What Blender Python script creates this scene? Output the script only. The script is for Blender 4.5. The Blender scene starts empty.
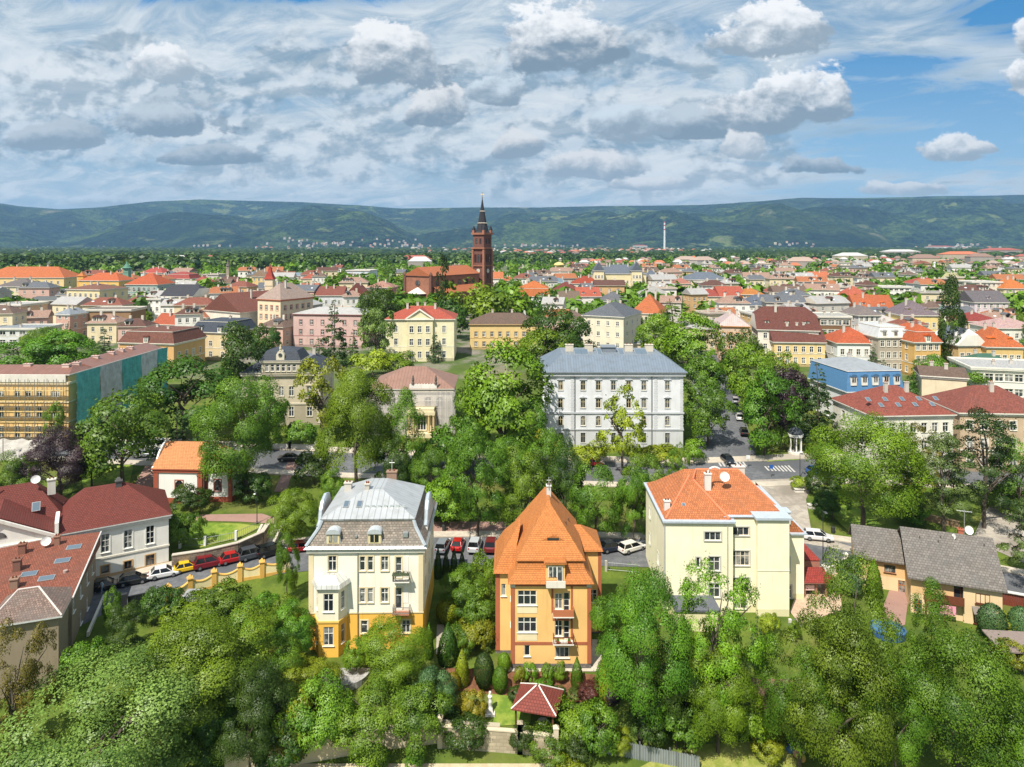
import bpy, bmesh, math, random
import numpy as np
from mathutils import Vector, Matrix
C = bpy.context
S = C.scene
R = math.radians
random.seed(7)

# ------------------------------------------------------------------ camera
CAM_H = 47.0
HOR = 243.0        # pixel row of the horizon: the camera looks level, its lens shifted down
FPX = 700.0
cam_d = bpy.data.cameras.new('camera')
cam = bpy.data.objects.new('camera', cam_d)
S.collection.objects.link(cam)
cam.location = (0, 0, CAM_H)
cam.rotation_euler = (R(90), 0, 0)
cam_d.sensor_width = 36.0
cam_d.lens = FPX / 1024 * 36.0
cam_d.shift_y = -(383.5 - HOR) / 1024
cam_d.clip_start = 1.0
cam_d.clip_end = 60000
S.camera = cam

# ------------------------------------------------------------------ render / view
S.view_settings.view_transform = 'Standard'
S.view_settings.look = 'None'
S.view_settings.exposure = 0.5
S.view_settings.gamma = 1.0
S.render.engine = 'CYCLES'
cy = S.cycles
cy.max_bounces = 5
cy.diffuse_bounces = 2
cy.glossy_bounces = 2
cy.transmission_bounces = 3
cy.transparent_max_bounces = 4
cy.volume_bounces = 0
cy.caustics_reflective = False
cy.caustics_refractive = False
cy.sample_clamp_indirect = 4.0
cy.use_adaptive_sampling = True
cy.adaptive_threshold = 0.006
cy.use_denoising = True
try:
    cy.denoiser = 'OPENIMAGEDENOISE'
    cy.denoising_input_passes = 'RGB_ALBEDO_NORMAL'
except Exception:
    pass

# ------------------------------------------------------------------ sun
SUN_EL = R(56)
SUN_AZ = R(212)           # compass-like: 0 = +Y, clockwise; 212 = behind the camera, to the left
sun_vec = Vector((math.sin(SUN_AZ) * math.cos(SUN_EL), math.cos(SUN_AZ) * math.cos(SUN_EL), math.sin(SUN_EL)))
sd = bpy.data.lights.new('sun', 'SUN')
sd.energy = 5.0
sd.angle = R(0.55)
sd.color = (1.0, 0.935, 0.82)
sun = bpy.data.objects.new('sun', sd)
sun.location = (-200, -200, 400)
sun.rotation_euler = sun_vec.to_track_quat('Z', 'Y').to_euler()
S.collection.objects.link(sun)

# ------------------------------------------------------------------ node helper
class E:
    """a node socket with arithmetic"""
    nt = None
    def __init__(s, k): s.k = k
    @staticmethod
    def m(op, a, b=None, c=None, clamp=False):
        n = E.nt.nodes.new('ShaderNodeMath'); n.operation = op; n.use_clamp = clamp
        for i, v in enumerate((a, b, c)):
            if v is None: continue
            if isinstance(v, E): E.nt.links.new(v.k, n.inputs[i])
            else: n.inputs[i].default_value = v
        return E(n.outputs[0])
    def __add__(s, o): return E.m('ADD', s, o)
    def __radd__(s, o): return E.m('ADD', s, o)
    def __sub__(s, o): return E.m('SUBTRACT', s, o)
    def __rsub__(s, o): return E.m('SUBTRACT', o, s)
    def __mul__(s, o): return E.m('MULTIPLY', s, o)
    def __rmul__(s, o): return E.m('MULTIPLY', s, o)
    def __truediv__(s, o): return E.m('DIVIDE', s, o)
    def max(s, o): return E.m('MAXIMUM', s, o)
    def min(s, o): return E.m('MINIMUM', s, o)
    def abs(s): return E.m('ABSOLUTE', s)
    def sqrt(s): return E.m('SQRT', s)
    def pow(s, o): return E.m('POWER', s, o)
    def clamp(s): return E.m('ADD', s, 0.0, clamp=True)
    def step(s, a, b):
        n = E.nt.nodes.new('ShaderNodeMapRange'); n.interpolation_type = 'SMOOTHSTEP'
        E.nt.links.new(s.k, n.inputs[0]); n.inputs[1].default_value = a; n.inputs[2].default_value = b
        return E(n.outputs[0])
def comb(x, y, z):
    n = E.nt.nodes.new('ShaderNodeCombineXYZ')
    for i, v in enumerate((x, y, z)):
        if isinstance(v, E): E.nt.links.new(v.k, n.inputs[i])
        else: n.inputs[i].default_value = v
    return n.outputs[0]
def noise(vec, scale, detail=4, rough=0.55, dist=0.0, dims='3D', out='Fac', lac=2.0):
    n = E.nt.nodes.new('ShaderNodeTexNoise'); n.noise_dimensions = dims
    E.nt.links.new(vec, n.inputs['Vector'])
    n.inputs['Scale'].default_value = scale; n.inputs['Detail'].default_value = detail
    n.inputs['Roughness'].default_value = rough; n.inputs['Distortion'].default_value = dist
    n.inputs['Lacunarity'].default_value = lac
    return E(n.outputs[0]) if out == 'Fac' else n.outputs[1]
def mix(fac, a, b, mode='MIX'):
    n = E.nt.nodes.new('ShaderNodeMix'); n.data_type = 'RGBA'; n.blend_type = mode
    if isinstance(fac, E): E.nt.links.new(fac.k, n.inputs[0])
    else: n.inputs[0].default_value = fac
    for i, v in ((6, a), (7, b)):
        if isinstance(v, (tuple, list)): n.inputs[i].default_value = (v[0], v[1], v[2], 1)
        elif isinstance(v, E): E.nt.links.new(v.k, n.inputs[i])
        else: E.nt.links.new(v, n.inputs[i])
    return n.outputs[2]

def pix_dir(px, py):
    """pixel of the photograph -> (x/y, z/y) of its direction in the world"""
    return (px - 512) / FPX, (HOR - py) / FPX

# ------------------------------------------------------------------ world: sky with clouds laid out by direction
W = bpy.data.worlds.new('World')
S.world = W
W.use_nodes = True
nt = W.node_tree
nt.nodes.clear()
E.nt = nt
sky = nt.nodes.new('ShaderNodeTexSky')
sky.sky_type = 'NISHITA'
sky.sun_disc = False
sky.sun_elevation = SUN_EL
sky.sun_rotation = SUN_AZ
sky.altitude = 300
sky.air_density = 1.0
sky.dust_density = 0.4
sky.ozone_density = 2.5
tc = nt.nodes.new('ShaderNodeTexCoord')
sep = nt.nodes.new('ShaderNodeSeparateXYZ')
nt.links.new(tc.outputs['Generated'], sep.inputs[0])
dx, dy, dz = (E(sep.outputs[i]) for i in range(3))
horiz = (dx * dx + dy * dy).sqrt()
yy = E.m('ABSOLUTE', dy).max(0.05)
sx = dx / yy
sy = dz / yy
front = dy.step(0.02, 0.25)
# high veil: streaks on a plane far overhead
zz = dz.max(0.0) + 0.20
vx = dx / zz; vy = dy / zz
veil_n = noise(comb(vx * 0.50 + vy * 0.20, vy * 0.9, 0.0), 1.1, 7, 0.6, 0.8)
veil_f = noise(comb(vx * 0.8 + vy * 0.30, vy * 0.8, 3.0), 4.2, 9, 0.66, 1.4)
SK = 8.4     # display value -> sky radiance before the Background strength of 0.09
def grey(r, g, b): return (r * SK, g * SK, b * SK)
def spots(lst):
    s = None
    for (px, py, wx, wy) in lst:
        ax, ay = pix_dir(px, py)
        d = 1.0 - (((sx - ax) * (FPX / wx)).pow(2.0) + ((sy - ay) * (FPX / wy)).pow(2.0)).sqrt()
        s = d if s is None else s.max(d)
    return s
blue_hole = spots(((930, 104, 150, 34), (905, 150, 150, 34), (1005, 130, 90, 56), (1010, 14, 70, 26), (890, 66, 80, 16), (860, 190, 110, 12), (225, -14, 210, 20), (640, -22, 90, 20)))
hole = (blue_hole + (veil_f - 0.5) * 3.4 + (veil_n - 0.5) * 1.6).step(-0.30, 0.75) * front
blue = mix(sy.step(0.0, 0.36), grey(.36, .60, .80), grey(.045, .26, .58))
base = mix(0.93, sky.outputs[0], blue)
veil_a = ((veil_n - 0.5) * 2.2 + 0.92 + (veil_f - 0.5) * 1.1 - hole * 1.15).clamp()
veil_c = mix((veil_f * 0.9 + veil_n * 0.8 - 0.85 + 0.5).step(0.28, 0.72), grey(.34, .46, .55), grey(.80, .845, .87))
col = mix(veil_a * 0.95, base, veil_c)
# broad soft grey masses and their brighter rims
cw = noise(comb(sx, sy * 1.6, 5.0), 6.0, 6, 0.58, 0.3)
cn = noise(comb(sx, sy * 1.5, 1.0), 13.0, 8, 0.56, 0.2)
cl = noise(comb(sx, sy * 1.5, 1.0), 13.0, 4, 0.55, 0.2)
cl2 = noise(comb(sx + 0.010, sy * 1.5 - 0.020, 1.0), 13.0, 4, 0.55, 0.2)
relief = cl2 - cl
fine = noise(comb(sx, sy * 1.4, 2.0), 40.0, 6, 0.62, 0.35)
fine2 = noise(comb(sx, sy * 1.3, 4.0), 130.0, 4, 0.6, 0.3)
mass = spots(((60, 128, 110, 44), (180, 110, 130, 56), (300, 150, 150, 34), (420, 110, 90, 60), (590, 120, 150, 62), (520, 160, 120, 44), (680, 150, 120, 46), (640, 60, 90, 40), (80, 66, 120, 30), (330, 70, 90, 40)))
mass_a = (mass + (cw - 0.5) * 2.4 + (cn - 0.5) * 1.6 + (fine - 0.5) * 0.5).step(-0.05, 0.32) * front
other = noise(comb(dx / (dz.max(0.0) + 0.3), dy / (dz.max(0.0) + 0.3), 7.7), 1.3, 6, 0.55)
mass_a = mass_a.max(other.step(0.50, 0.66) * (1.0 - front))
mass_l = (relief * 4.6 + 0.42 + (0.55 - cw) * 1.2 + (fine - 0.5) * 0.9 + (fine2 - 0.5) * 0.4).step(0.0, 0.9)
col = mix(mass_a * 0.58, col, mix(mass_l, grey(.20, .30, .39), grey(.78, .82, .85)))
# the single cumulus clouds: flat grey base, lit billowing top
clouds = [  # px, py of the base middle, half width, height, base darkness, top brightness
    (55, 142, 66, 24, .65, .62), (172, 126, 74, 34, .8, .66), (205, 160, 50, 16, .8, .6), (690, 132, 56, 24, .8, .68), (628, 132, 44, 34, .55, .80), (516, 150, 26, 24, .6, .82),
    (600, 172, 60, 26, .45, .84), (742, 150, 22, 22, .3, .86), (440, 116, 40, 30, .8, .84), (820, 168, 44, 18, .9, .62),
    (164, 70, 36, 30, .30, .96), (396, 68, 56, 56, .70, .96), (560, 52, 66, 60, .85, 1.0), (500, 98, 34, 26, .7, .8),
    (772, 42, 62, 46, .50, 1.0), (792, 112, 70, 56, .70, 1.0), (945, 154, 40, 24, .40, .95), (1036, 88, 36, 34, .35, 1.0), (1036, 44, 32, 34, .4, .95),
    (982, 150, 18, 11, .35, .85), (900, 192, 50, 10, .25, .85), (650, 186, 40, 12, .25, .85), (95, 204, 34, 8, .25, .8)]
for (px, py, hw, hh, dk, br) in clouds:
    ax, ay = pix_dir(px, py)
    X = (sx - ax) * (FPX / hw)
    Y = (sy - ay) * (FPX / hh)
    # dome above the base, flattened underside
    Yd = Y.max(0.0) + (0.0 - Y).max(0.0) * 2.6
    dens = 1.0 - (X * X + Yd * Yd).sqrt() + (cn - 0.5) * 2.0 + (cw - 0.5) * 0.9
    a = (dens + (fine - 0.5) * 0.45 + (fine2 - 0.5) * 0.2).step(0.03, 0.24) * front
    lit = ((Y - 0.02) * 1.15 + relief * 2.4 - X * 0.16 + (fine - 0.5) * 0.9 + (fine2 - 0.5) * 0.4 + (cn - 0.5) * 0.7).step(-0.22, 0.86)
    lo = 1.0 - dk
    cc = mix(lit, grey(.17 + .28 * lo, .25 + .28 * lo, .33 + .27 * lo), grey((.97 if br > .8 else .84) * br, (.98 if br > .8 else .95) * br, (.99 if br > .8 else 1.04) * br))
    col = mix(a * 0.96, col, cc)
# pale band of distant cloud and air along the horizon
band = (1.0 - sy.step(0.015, 0.12)) * 0.65
hz = noise(comb(sx * 1.0, sy * 3.6, 9.0), 8.0, 6, 0.6, 0.3)
rightblue = sx.step(0.05, 0.5)
col = mix(band * hz.step(0.25, 0.6), col, mix((hz - rightblue * 0.22).step(0.35, 0.62), grey(.47, .59, .67), grey(.76, .81, .84)))
below = dz.step(-0.02, 0.0)
col = mix(below, grey(.25, .30, .30), col)
bg = nt.nodes.new('ShaderNodeBackground')
bg.inputs['Strength'].default_value = 0.088
nt.links.new(col, bg.inputs['Color'])
out = nt.nodes.new('ShaderNodeOutputWorld')
nt.links.new(bg.outputs[0], out.inputs['Surface'])
W.cycles.sampling_method = 'MANUAL'
W.cycles.sample_map_resolution = 512

# ------------------------------------------------------------------ terrain profile and photo-to-ground helpers
GY = [-200, 45, 65, 70, 78, 91, 105, 128, 142, 171, 250, 400, 700, 1200, 2200, 9000]
GZ = [-8, -6, -5, -2.6, 0, .5, 2, 4.5, 6.5, 9, 12, 16, 16, 12, 3, 0]
def g(y): return float(np.interp(y, GY, GZ))
def at(px, py, h=0.0):
    """where the sight line through a pixel comes down to h above the ground: x, y, z, metres per pixel"""
    a, b = pix_dir(px, py)
    lo = None; y = 30.0
    while y < 9000:
        if CAM_H + b * y <= g(y) + h: break
        lo = y; y *= 1.004
    if lo:
        hi = y
        for _ in range(18):
            mid = (lo + hi) / 2
            if CAM_H + b * mid <= g(mid) + h: hi = mid
            else: lo = mid
        y = hi
    return a * y, y, g(y), y / FPX
def z_at(py, y):
    return CAM_H + pix_dir(512, py)[1] * y
def px_of(x, y, z):
    return 512 + FPX * x / y, HOR - FPX * (z - CAM_H) / y, y

# ------------------------------------------------------------------ materials
def lin(c): return tuple(((v / 255) / 12.92 if v / 255 <= .04045 else ((v / 255 + .055) / 1.055) ** 2.4) for v in c)
MATS = {}
def mat_base(key):
    m = bpy.data.materials.new(key)
    m.use_nodes = True
    E.nt = m.node_tree
    p = E.nt.nodes['Principled BSDF']
    return m, p
def tcoord(which='Object'):
    n = E.nt.nodes.new('ShaderNodeTexCoord'); return n.outputs[which]
def position():
    n = E.nt.nodes.new('ShaderNodeNewGeometry'); return n.outputs['Position']
def objrand():
    n = E.nt.nodes.new('ShaderNodeObjectInfo'); return E(n.outputs['Random'])
def bump(p, h, strength, dist):
    b = E.nt.nodes.new('ShaderNodeBump'); b.inputs['Strength'].default_value = strength; b.inputs['Distance'].default_value = dist
    E.nt.links.new(h.k, b.inputs['Height']); E.nt.links.new(b.outputs[0], p.inputs['Normal'])
def desat(c, f=.20):
    l = .25 * c[0] + .6 * c[1] + .15 * c[2]
    return tuple(v + (l - v) * f for v in c)
def sc(c, f): return tuple(v * f for v in c)
def plaster(rgb, rough=.9):
    k = ('plaster', rgb)
    if k in MATS: return MATS[k]
    m, p = mat_base('plaster'); c = desat(lin(rgb), .16)
    pos = position()
    n1 = noise(pos, .35, 5, .6)
    mp = E.nt.nodes.new('ShaderNodeMapping'); mp.inputs['Scale'].default_value = (1.2, 1.2, .12); E.nt.links.new(pos, mp.inputs[0])
    n2 = noise(mp.outputs[0], 1.6, 4, .6)
    n3 = noise(pos, 7, 3, .6)
    col = mix(n1.step(.35, .7), sc(c, .93), sc(c, 1.05))
    col = mix(n2.step(.50, .76) * .55, col, (c[0] * .74, c[1] * .71, c[2] * .67))
    n4 = noise(pos, .16, 4, .55)
    col = mix(n4.step(.55, .68) * .35, col, (c[0] * .86, c[1] * .88, c[2] * .92))
    col = mix(n3 * .12, col, sc(c, .8))
    E.nt.links.new(col, p.inputs['Base Color']); p.inputs['Roughness'].default_value = rough
    p.inputs['Specular IOR Level'].default_value = .2
    bump(p, n3, .25, .02)
    MATS[k] = m; return m
def plain(rgb, rough=.6, metal=0.0, name='paint', spec=.4):
    k = ('plain', rgb, rough, metal)
    if k in MATS: return MATS[k]
    m, p = mat_base(name); c = lin(rgb)
    n = noise(position(), 3.0, 3, .6)
    E.nt.links.new(mix(n.step(.3, .7), sc(c, .88), sc(c, 1.06)), p.inputs['Base Color'])
    p.inputs['Roughness'].default_value = rough; p.inputs['Metallic'].default_value = metal
    p.inputs['Specular IOR Level'].default_value = spec
    MATS[k] = m; return m
def tiles(rgb, w=.28, h=.34, var=.28, rough=.75, weather=.35):
    """clay tiles or slates laid in rows up the slope (face UVs are in metres)"""
    k = ('tiles', rgb, w, h, var)
    if k in MATS: return MATS[k]
    m, p = mat_base('roof_tiles'); c = lin(rgb); c = tuple(v * k for v, k in zip(desat(c, .17), (.76, .86, .80) if c[0] > 1.7 * c[1] else (.8, .8, .8)))
    uv = tcoord('UV')
    b = E.nt.nodes.new('ShaderNodeTexBrick')
    E.nt.links.new(uv, b.inputs['Vector'])
    b.inputs['Scale'].default_value = 1; b.inputs['Brick Width'].default_value = w; b.inputs['Row Height'].default_value = h
    b.inputs['Mortar Size'].default_value = .035; b.inputs['Mortar Smooth'].default_value = .3
    b.inputs['Color1'].default_value = (*sc(c, 1 - var), 1); b.inputs['Color2'].default_value = (*sc(c, 1 + var), 1)
    b.inputs['Mortar'].default_value = (*sc(c, .45), 1)
    pos = position()
    n1 = noise(pos, .5, 6, .65)
    col = mix(n1.step(.40, .72) * weather, b.outputs['Color'], (c[0] * .55 + .005, c[1] * .66 + .012, c[2] * .75 + .012))
    mp = E.nt.nodes.new('ShaderNodeMapping'); mp.inputs['Scale'].default_value = (3.0, .22, 1); E.nt.links.new(uv, mp.inputs[0])
    col = mix(noise(mp.outputs[0], 1.3, 4, .65).step(.48, .75) * .35, col, sc(c, .62))
    n2 = noise(pos, 2.6, 4, .7)
    col = mix(n2.step(.35, .8) * .30, col, sc(c, 1.35))
    E.nt.links.new(col, p.inputs['Base Color']); p.inputs['Roughness'].default_value = rough
    p.inputs['Specular IOR Level'].default_value = .25
    wv = E.nt.nodes.new('ShaderNodeTexWave'); wv.wave_profile = 'SAW'; wv.bands_direction = 'Y'
    E.nt.links.new(uv, wv.inputs['Vector']); wv.inputs['Scale'].default_value = 1 / h * .314 / 2 * 2
    bump(p, E(b.outputs['Fac']) * -1.0 + n2 * .5, .5, .04)
    MATS[k] = m; return m
def seam_metal(rgb, step=.6, rough=.42, metal=.35):
    """sheet metal with standing seams running up the slope"""
    k = ('seam', rgb, step)
    if k in MATS: return MATS[k]
    m, p = mat_base('sheet_metal'); c = lin(rgb)
    uv = tcoord('UV')
    s = E.nt.nodes.new('ShaderNodeSeparateXYZ'); E.nt.links.new(uv, s.inputs[0])
    f = E.m('FRACT', E(s.outputs[0]) / step)
    line = (f - .5).abs().step(.40, .48)
    row = E.m('FLOOR', E(s.outputs[0]) / step)
    n1 = noise(position(), .8, 5, .65)
    wn = E.nt.nodes.new('ShaderNodeTexWhiteNoise'); wn.noise_dimensions = '1D'; E.nt.links.new(row.k, wn.inputs['W'])
    col = mix(E(wn.outputs[0]) * .3, sc(c, .92), sc(c, 1.15))
    col = mix(n1.step(.4, .72) * .6, col, (c[0] * .70, c[1] * .68, c[2] * .64))
    col = mix(line * .55, col, sc(c, .5))
    E.nt.links.new(col, p.inputs['Base Color']); p.inputs['Roughness'].default_value = rough; p.inputs['Metallic'].default_value = metal
    bump(p, line, .5, .05)
    MATS[k] = m; return m
def masonry(rgb, w=.55, h=.3, var=.3, mortar=.7):
    k = ('masonry', rgb, w, h)
    if k in MATS: return MATS[k]
    m, p = mat_base('masonry'); c = desat(lin(rgb), .15)
    b = E.nt.nodes.new('ShaderNodeTexBrick'); E.nt.links.new(tcoord('UV'), b.inputs['Vector'])
    b.inputs['Scale'].default_value = 1; b.inputs['Brick Width'].default_value = w; b.inputs['Row Height'].default_value = h
    b.inputs['Mortar Size'].default_value = .03
    b.inputs['Color1'].default_value = (*sc(c, 1 - var), 1); b.inputs['Color2'].default_value = (*sc(c, 1 + var), 1)
    b.inputs['Mortar'].default_value = (*sc(c, mortar), 1)
    n = noise(position(), .6, 6, .7)
    E.nt.links.new(mix(n.step(.4, .75) * .5, b.outputs['Color'], sc(c, .55)), p.inputs['Base Color'])
    p.inputs['Roughness'].default_value = .9
    bump(p, E(b.outputs['Fac']) * -1.0, .4, .03)
    MATS[k] = m; return m
def surf(name, a, b, scale, detail=6, lo=.35, hi=.68, rough=.92, c=None, cscale=.08):
    """ground surfaces: two tones mixed by noise, plus large worn patches"""
    k = ('surf', name)
    if k in MATS: return MATS[k]
    m, p = mat_base(name); pos = position()
    n = noise(pos, scale, detail, .65)
    col = mix(n.step(lo, hi), lin(a), lin(b))
    if c: col = mix(noise(pos, cscale, 5, .6).step(.45, .62), col, lin(c))
    n2 = noise(pos, scale * 7, 3, .6)
    col = mix(n2.step(.3, .8) * .35, col, sc(lin(a), .7))
    E.nt.links.new(col, p.inputs['Base Color']); p.inputs['Roughness'].default_value = rough; p.inputs['Specular IOR Level'].default_value = .15
    bump(p, n2, .3, .05)
    MATS[k] = m; return m
def glass_mat():
    if 'glass' in MATS: return MATS['glass']
    m, p = mat_base('window_glass')
    r = objrand()
    n = noise(position(), .9, 3, .6)
    col = mix(r.step(.25, 1.0) * n.step(.42, .55), mix(r, (.014, .019, .024), (.05, .062, .07)), (.30, .30, .28))
    E.nt.links.new(col, p.inputs['Base Color']); p.inputs['Roughness'].default_value = .07
    p.inputs['Specular IOR Level'].default_value = .55
    MATS['glass'] = m; return m
def leaf_mat(name, dark, light, accent=None, trans=.35):
    k = ('leaf', name)
    if k in MATS: return MATS[k]
    m = bpy.data.materials.new('foliage'); m.use_nodes = True
    E.nt = m.node_tree; E.nt.nodes.clear()
    a = E.nt.nodes.new('ShaderNodeAttribute'); a.attribute_name = 'tint'
    t = E(a.outputs['Fac'])
    r = objrand()
    col = mix(t, dark, light)
    if accent: col = mix(t.step(.72, 1.0) * .7, col, accent)
    hs = E.nt.nodes.new('ShaderNodeHueSaturation')
    E.nt.links.new((r * .03 + .485).k, hs.inputs['Hue']); E.nt.links.new((r * .5 + .75).k, hs.inputs['Value'])
    hs.inputs['Saturation'].default_value = 1.0
    E.nt.links.new(col, hs.inputs['Color'])
    d = E.nt.nodes.new('ShaderNodeBsdfDiffuse'); tr = E.nt.nodes.new('ShaderNodeBsdfTranslucent')
    gl = E.nt.nodes.new('ShaderNodeBsdfGlossy'); gl.inputs['Roughness'].default_value = .45
    E.nt.links.new(hs.outputs[0], d.inputs['Color'])
    tcol = mix(.35, hs.outputs[0], (.25, .33, .02)) if 'purple' not in name else hs.outputs[0]
    E.nt.links.new(tcol, tr.inputs['Color'])
    mx = E.nt.nodes.new('ShaderNodeMixShader'); mx.inputs[0].default_value = trans * .8
    E.nt.links.new(d.outputs[0], mx.inputs[1]); E.nt.links.new(tr.outputs[0], mx.inputs[2])
    m2 = E.nt.nodes.new('ShaderNodeMixShader'); m2.inputs[0].default_value = .03
    E.nt.links.new(mx.outputs[0], m2.inputs[1]); E.nt.links.new(gl.outputs[0], m2.inputs[2])
    o = E.nt.nodes.new('ShaderNodeOutputMaterial'); E.nt.links.new(m2.outputs[0], o.inputs['Surface'])
    MATS[k] = m; return m
LEAF = {
    'green': leaf_mat('green', (.050, .128, .010), (.165, .305, .020)),
    'bright': leaf_mat('bright', (.095, .195, .010), (.240, .390, .020)),
    'dark': leaf_mat('dark', (.024, .066, .009), (.078, .150, .015)),
    'lime': leaf_mat('lime', (.150, .200, .010), (.360, .410, .022)),
    'olive': leaf_mat('olive', (.068, .138, .010), (.205, .325, .022)),
    'silver': leaf_mat('silver', (.080, .145, .022), (.240, .345, .070)),
    'purple': leaf_mat('purple', (.016, .010, .015), (.058, .032, .040), trans=.15),
    'rust': leaf_mat('rust', (.085, .080, .012), (.240, .190, .030)),
    'blue': leaf_mat('blue', (.036, .082, .026), (.100, .180, .058), trans=.1),
    'fir': leaf_mat('fir', (.020, .050, .012), (.064, .118, .020), trans=.1),
    'pine': leaf_mat('pine', (.044, .072, .018), (.130, .170, .040), trans=.1),
    'gold': leaf_mat('gold', (.190, .180, .010), (.420, .370, .022)),
    'red': leaf_mat('red', (.070, .022, .016), (.170, .055, .036)),
}
BARK = None

# ------------------------------------------------------------------ mesh builder
class MB:
    def __init__(s): s.v = []; s.f = []; s.m = []
    def poly(s, pts, m=0):
        i = len(s.v); s.v += [tuple(p) for p in pts]; s.f.append(tuple(range(i, i + len(pts)))); s.m.append(m)
    def box(s, x0, x1, y0, y1, z0, z1, m=0):
        i = len(s.v)
        s.v += [(x0, y0, z0), (x1, y0, z0), (x1, y1, z0), (x0, y1, z0), (x0, y0, z1), (x1, y0, z1), (x1, y1, z1), (x0, y1, z1)]
        for q in ((0, 3, 2, 1), (4, 5, 6, 7), (0, 1, 5, 4), (1, 2, 6, 5), (2, 3, 7, 6), (3, 0, 4, 7)):
            s.f.append(tuple(i + k for k in q)); s.m.append(m)
    def frus(s, w0, d0, z0, w1, d1, z1, m=0, cx=0, cy=0, dx=0, dy=0, top=None, bottom=True):
        """block tapering from w0 x d0 at z0 to w1 x d1 at z1 (top shifted by dx, dy)"""
        i = len(s.v)
        for w, d, z, x, y in ((w0, d0, z0, cx, cy), (w1, d1, z1, cx + dx, cy + dy)):
            s.v += [(x - w / 2, y - d / 2, z), (x + w / 2, y - d / 2, z), (x + w / 2, y + d / 2, z), (x - w / 2, y + d / 2, z)]
        fs = [(0, 1, 5, 4), (1, 2, 6, 5), (2, 3, 7, 6), (3, 0, 4, 7)]
        for q in fs: s.f.append(tuple(i + k for k in q)); s.m.append(m)
        s.f.append((i + 4, i + 5, i + 6, i + 7)); s.m.append(m if top is None else top)
        if bottom: s.f.append((i, i + 3, i + 2, i + 1)); s.m.append(m)
    def cyl(s, x, y, z0, z1, r0, r1=None, n=12, m=0, caps=True):
        r1 = r0 if r1 is None else r1
        i = len(s.v)
        for z, r in ((z0, r0), (z1, r1)):
            for k in range(n):
                a = 2 * math.pi * k / n; s.v.append((x + r * math.cos(a), y + r * math.sin(a), z))
        for k in range(n):
            j = (k + 1) % n; s.f.append((i + k, i + j, i + n + j, i + n + k)); s.m.append(m)
        if caps:
            s.f.append(tuple(i + n + k for k in range(n))); s.m.append(m)
            s.f.append(tuple(i + n - 1 - k for k in range(n))); s.m.append(m)
    def lathe(s, prof, x=0, y=0, n=16, m=0):
        for (r0, z0), (r1, z1) in zip(prof, prof[1:]):
            s.cyl(x, y, z0, z1, max(r0, .001), max(r1, .001), n, m, caps=False)
    def tube(s, pts, r, n=6, m=0, r1=None):
        pts = [Vector(p) for p in pts]; N = len(pts); i = len(s.v)
        for k, p in enumerate(pts):
            t = (pts[min(k + 1, N - 1)] - pts[max(k - 1, 0)]).normalized()
            a = t.cross(Vector((0, 0, 1)) if abs(t.z) < .9 else Vector((1, 0, 0))).normalized(); b = t.cross(a)
            rr = r if r1 is None else r + (r1 - r) * k / (N - 1)
            for q in range(n):
                an = 2 * math.pi * q / n; s.v.append(tuple(p + (a * math.cos(an) + b * math.sin(an)) * rr))
        for k in range(N - 1):
            for q in range(n):
                j = (q + 1) % n; s.f.append((i + k * n + q, i + k * n + j, i + (k + 1) * n + j, i + (k + 1) * n + q)); s.m.append(m)
        s.f.append(tuple(i + n - 1 - q for q in range(n))); s.m.append(m)
        s.f.append(tuple(i + (N - 1) * n + q for q in range(n))); s.m.append(m)
    def extrude_x(s, prof, x0, x1, m=0):
        """a closed (y, z) outline run from x0 to x1"""
        i = len(s.v); n = len(prof)
        for x in (x0, x1): s.v += [(x, y, z) for y, z in prof]
        for k in range(n):
            j = (k + 1) % n; s.f.append((i + k, i + j, i + n + j, i + n + k)); s.m.append(m)
        s.f.append(tuple(i + n - 1 - k for k in range(n))); s.m.append(m); s.f.append(tuple(i + n + k for k in range(n))); s.m.append(m)
    def extrude_y(s, prof, y0, y1, m=0):
        """a closed (x, z) outline, anticlockwise seen from the front, run from y0 to y1"""
        i = len(s.v); n = len(prof)
        for y in (y0, y1): s.v += [(x, y, z) for x, z in prof]
        for k in range(n):
            j = (k + 1) % n; s.f.append((i + j, i + k, i + n + k, i + n + j)); s.m.append(m)
        s.f.append(tuple(i + k for k in range(n))); s.m.append(m); s.f.append(tuple(i + 2 * n - 1 - k for k in range(n))); s.m.append(m)
    def mesh(s, name, mats):
        me = bpy.data.meshes.new(name)
        me.from_pydata(s.v, [], s.f)
        for mm in (mats if isinstance(mats, (list, tuple)) else [mats]): me.materials.append(mm)
        me.polygons.foreach_set('material_index', s.m)
        uv = me.uv_layers.new(name='UVMap').data
        co = s.v; buf = []
        for f in s.f:
            a, b, c = (Vector(co[f[k]]) for k in (0, 1, 2))
            n = (b - a).cross(c - b)
            if n.length < 1e-9 and len(f) > 3: n = (c - b).cross(Vector(co[f[3]]) - c)
            if n.length < 1e-9: n = Vector((0, 0, 1))
            n.normalize()
            if abs(n.z) > .995: u = Vector((1, 0, 0)); w = Vector((0, 1, 0))
            else:
                u = Vector((-n.y, n.x, 0)).normalized(); w = n.cross(u)
            for k in f:
                p = Vector(co[k]); buf += [p.dot(u), p.dot(w)]
        uv.foreach_set('uv', buf)
        me.update()
        return me
    def build(s, name, mats, parent=None, loc=None, rot=None, smooth=False):
        me = s.mesh(name, mats)
        if smooth: me.polygons.foreach_set('use_smooth', [True] * len(me.polygons))
        return link(name, me, parent, loc, rot)
def link(name, data, parent=None, loc=None, rot=None):
    o = bpy.data.objects.new(name, data)
    S.collection.objects.link(o)
    if parent: o.parent = parent
    if loc is not None: o.location = loc
    if rot is not None: o.rotation_euler = rot if not isinstance(rot, (int, float)) else (0, 0, rot)
    return o
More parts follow.
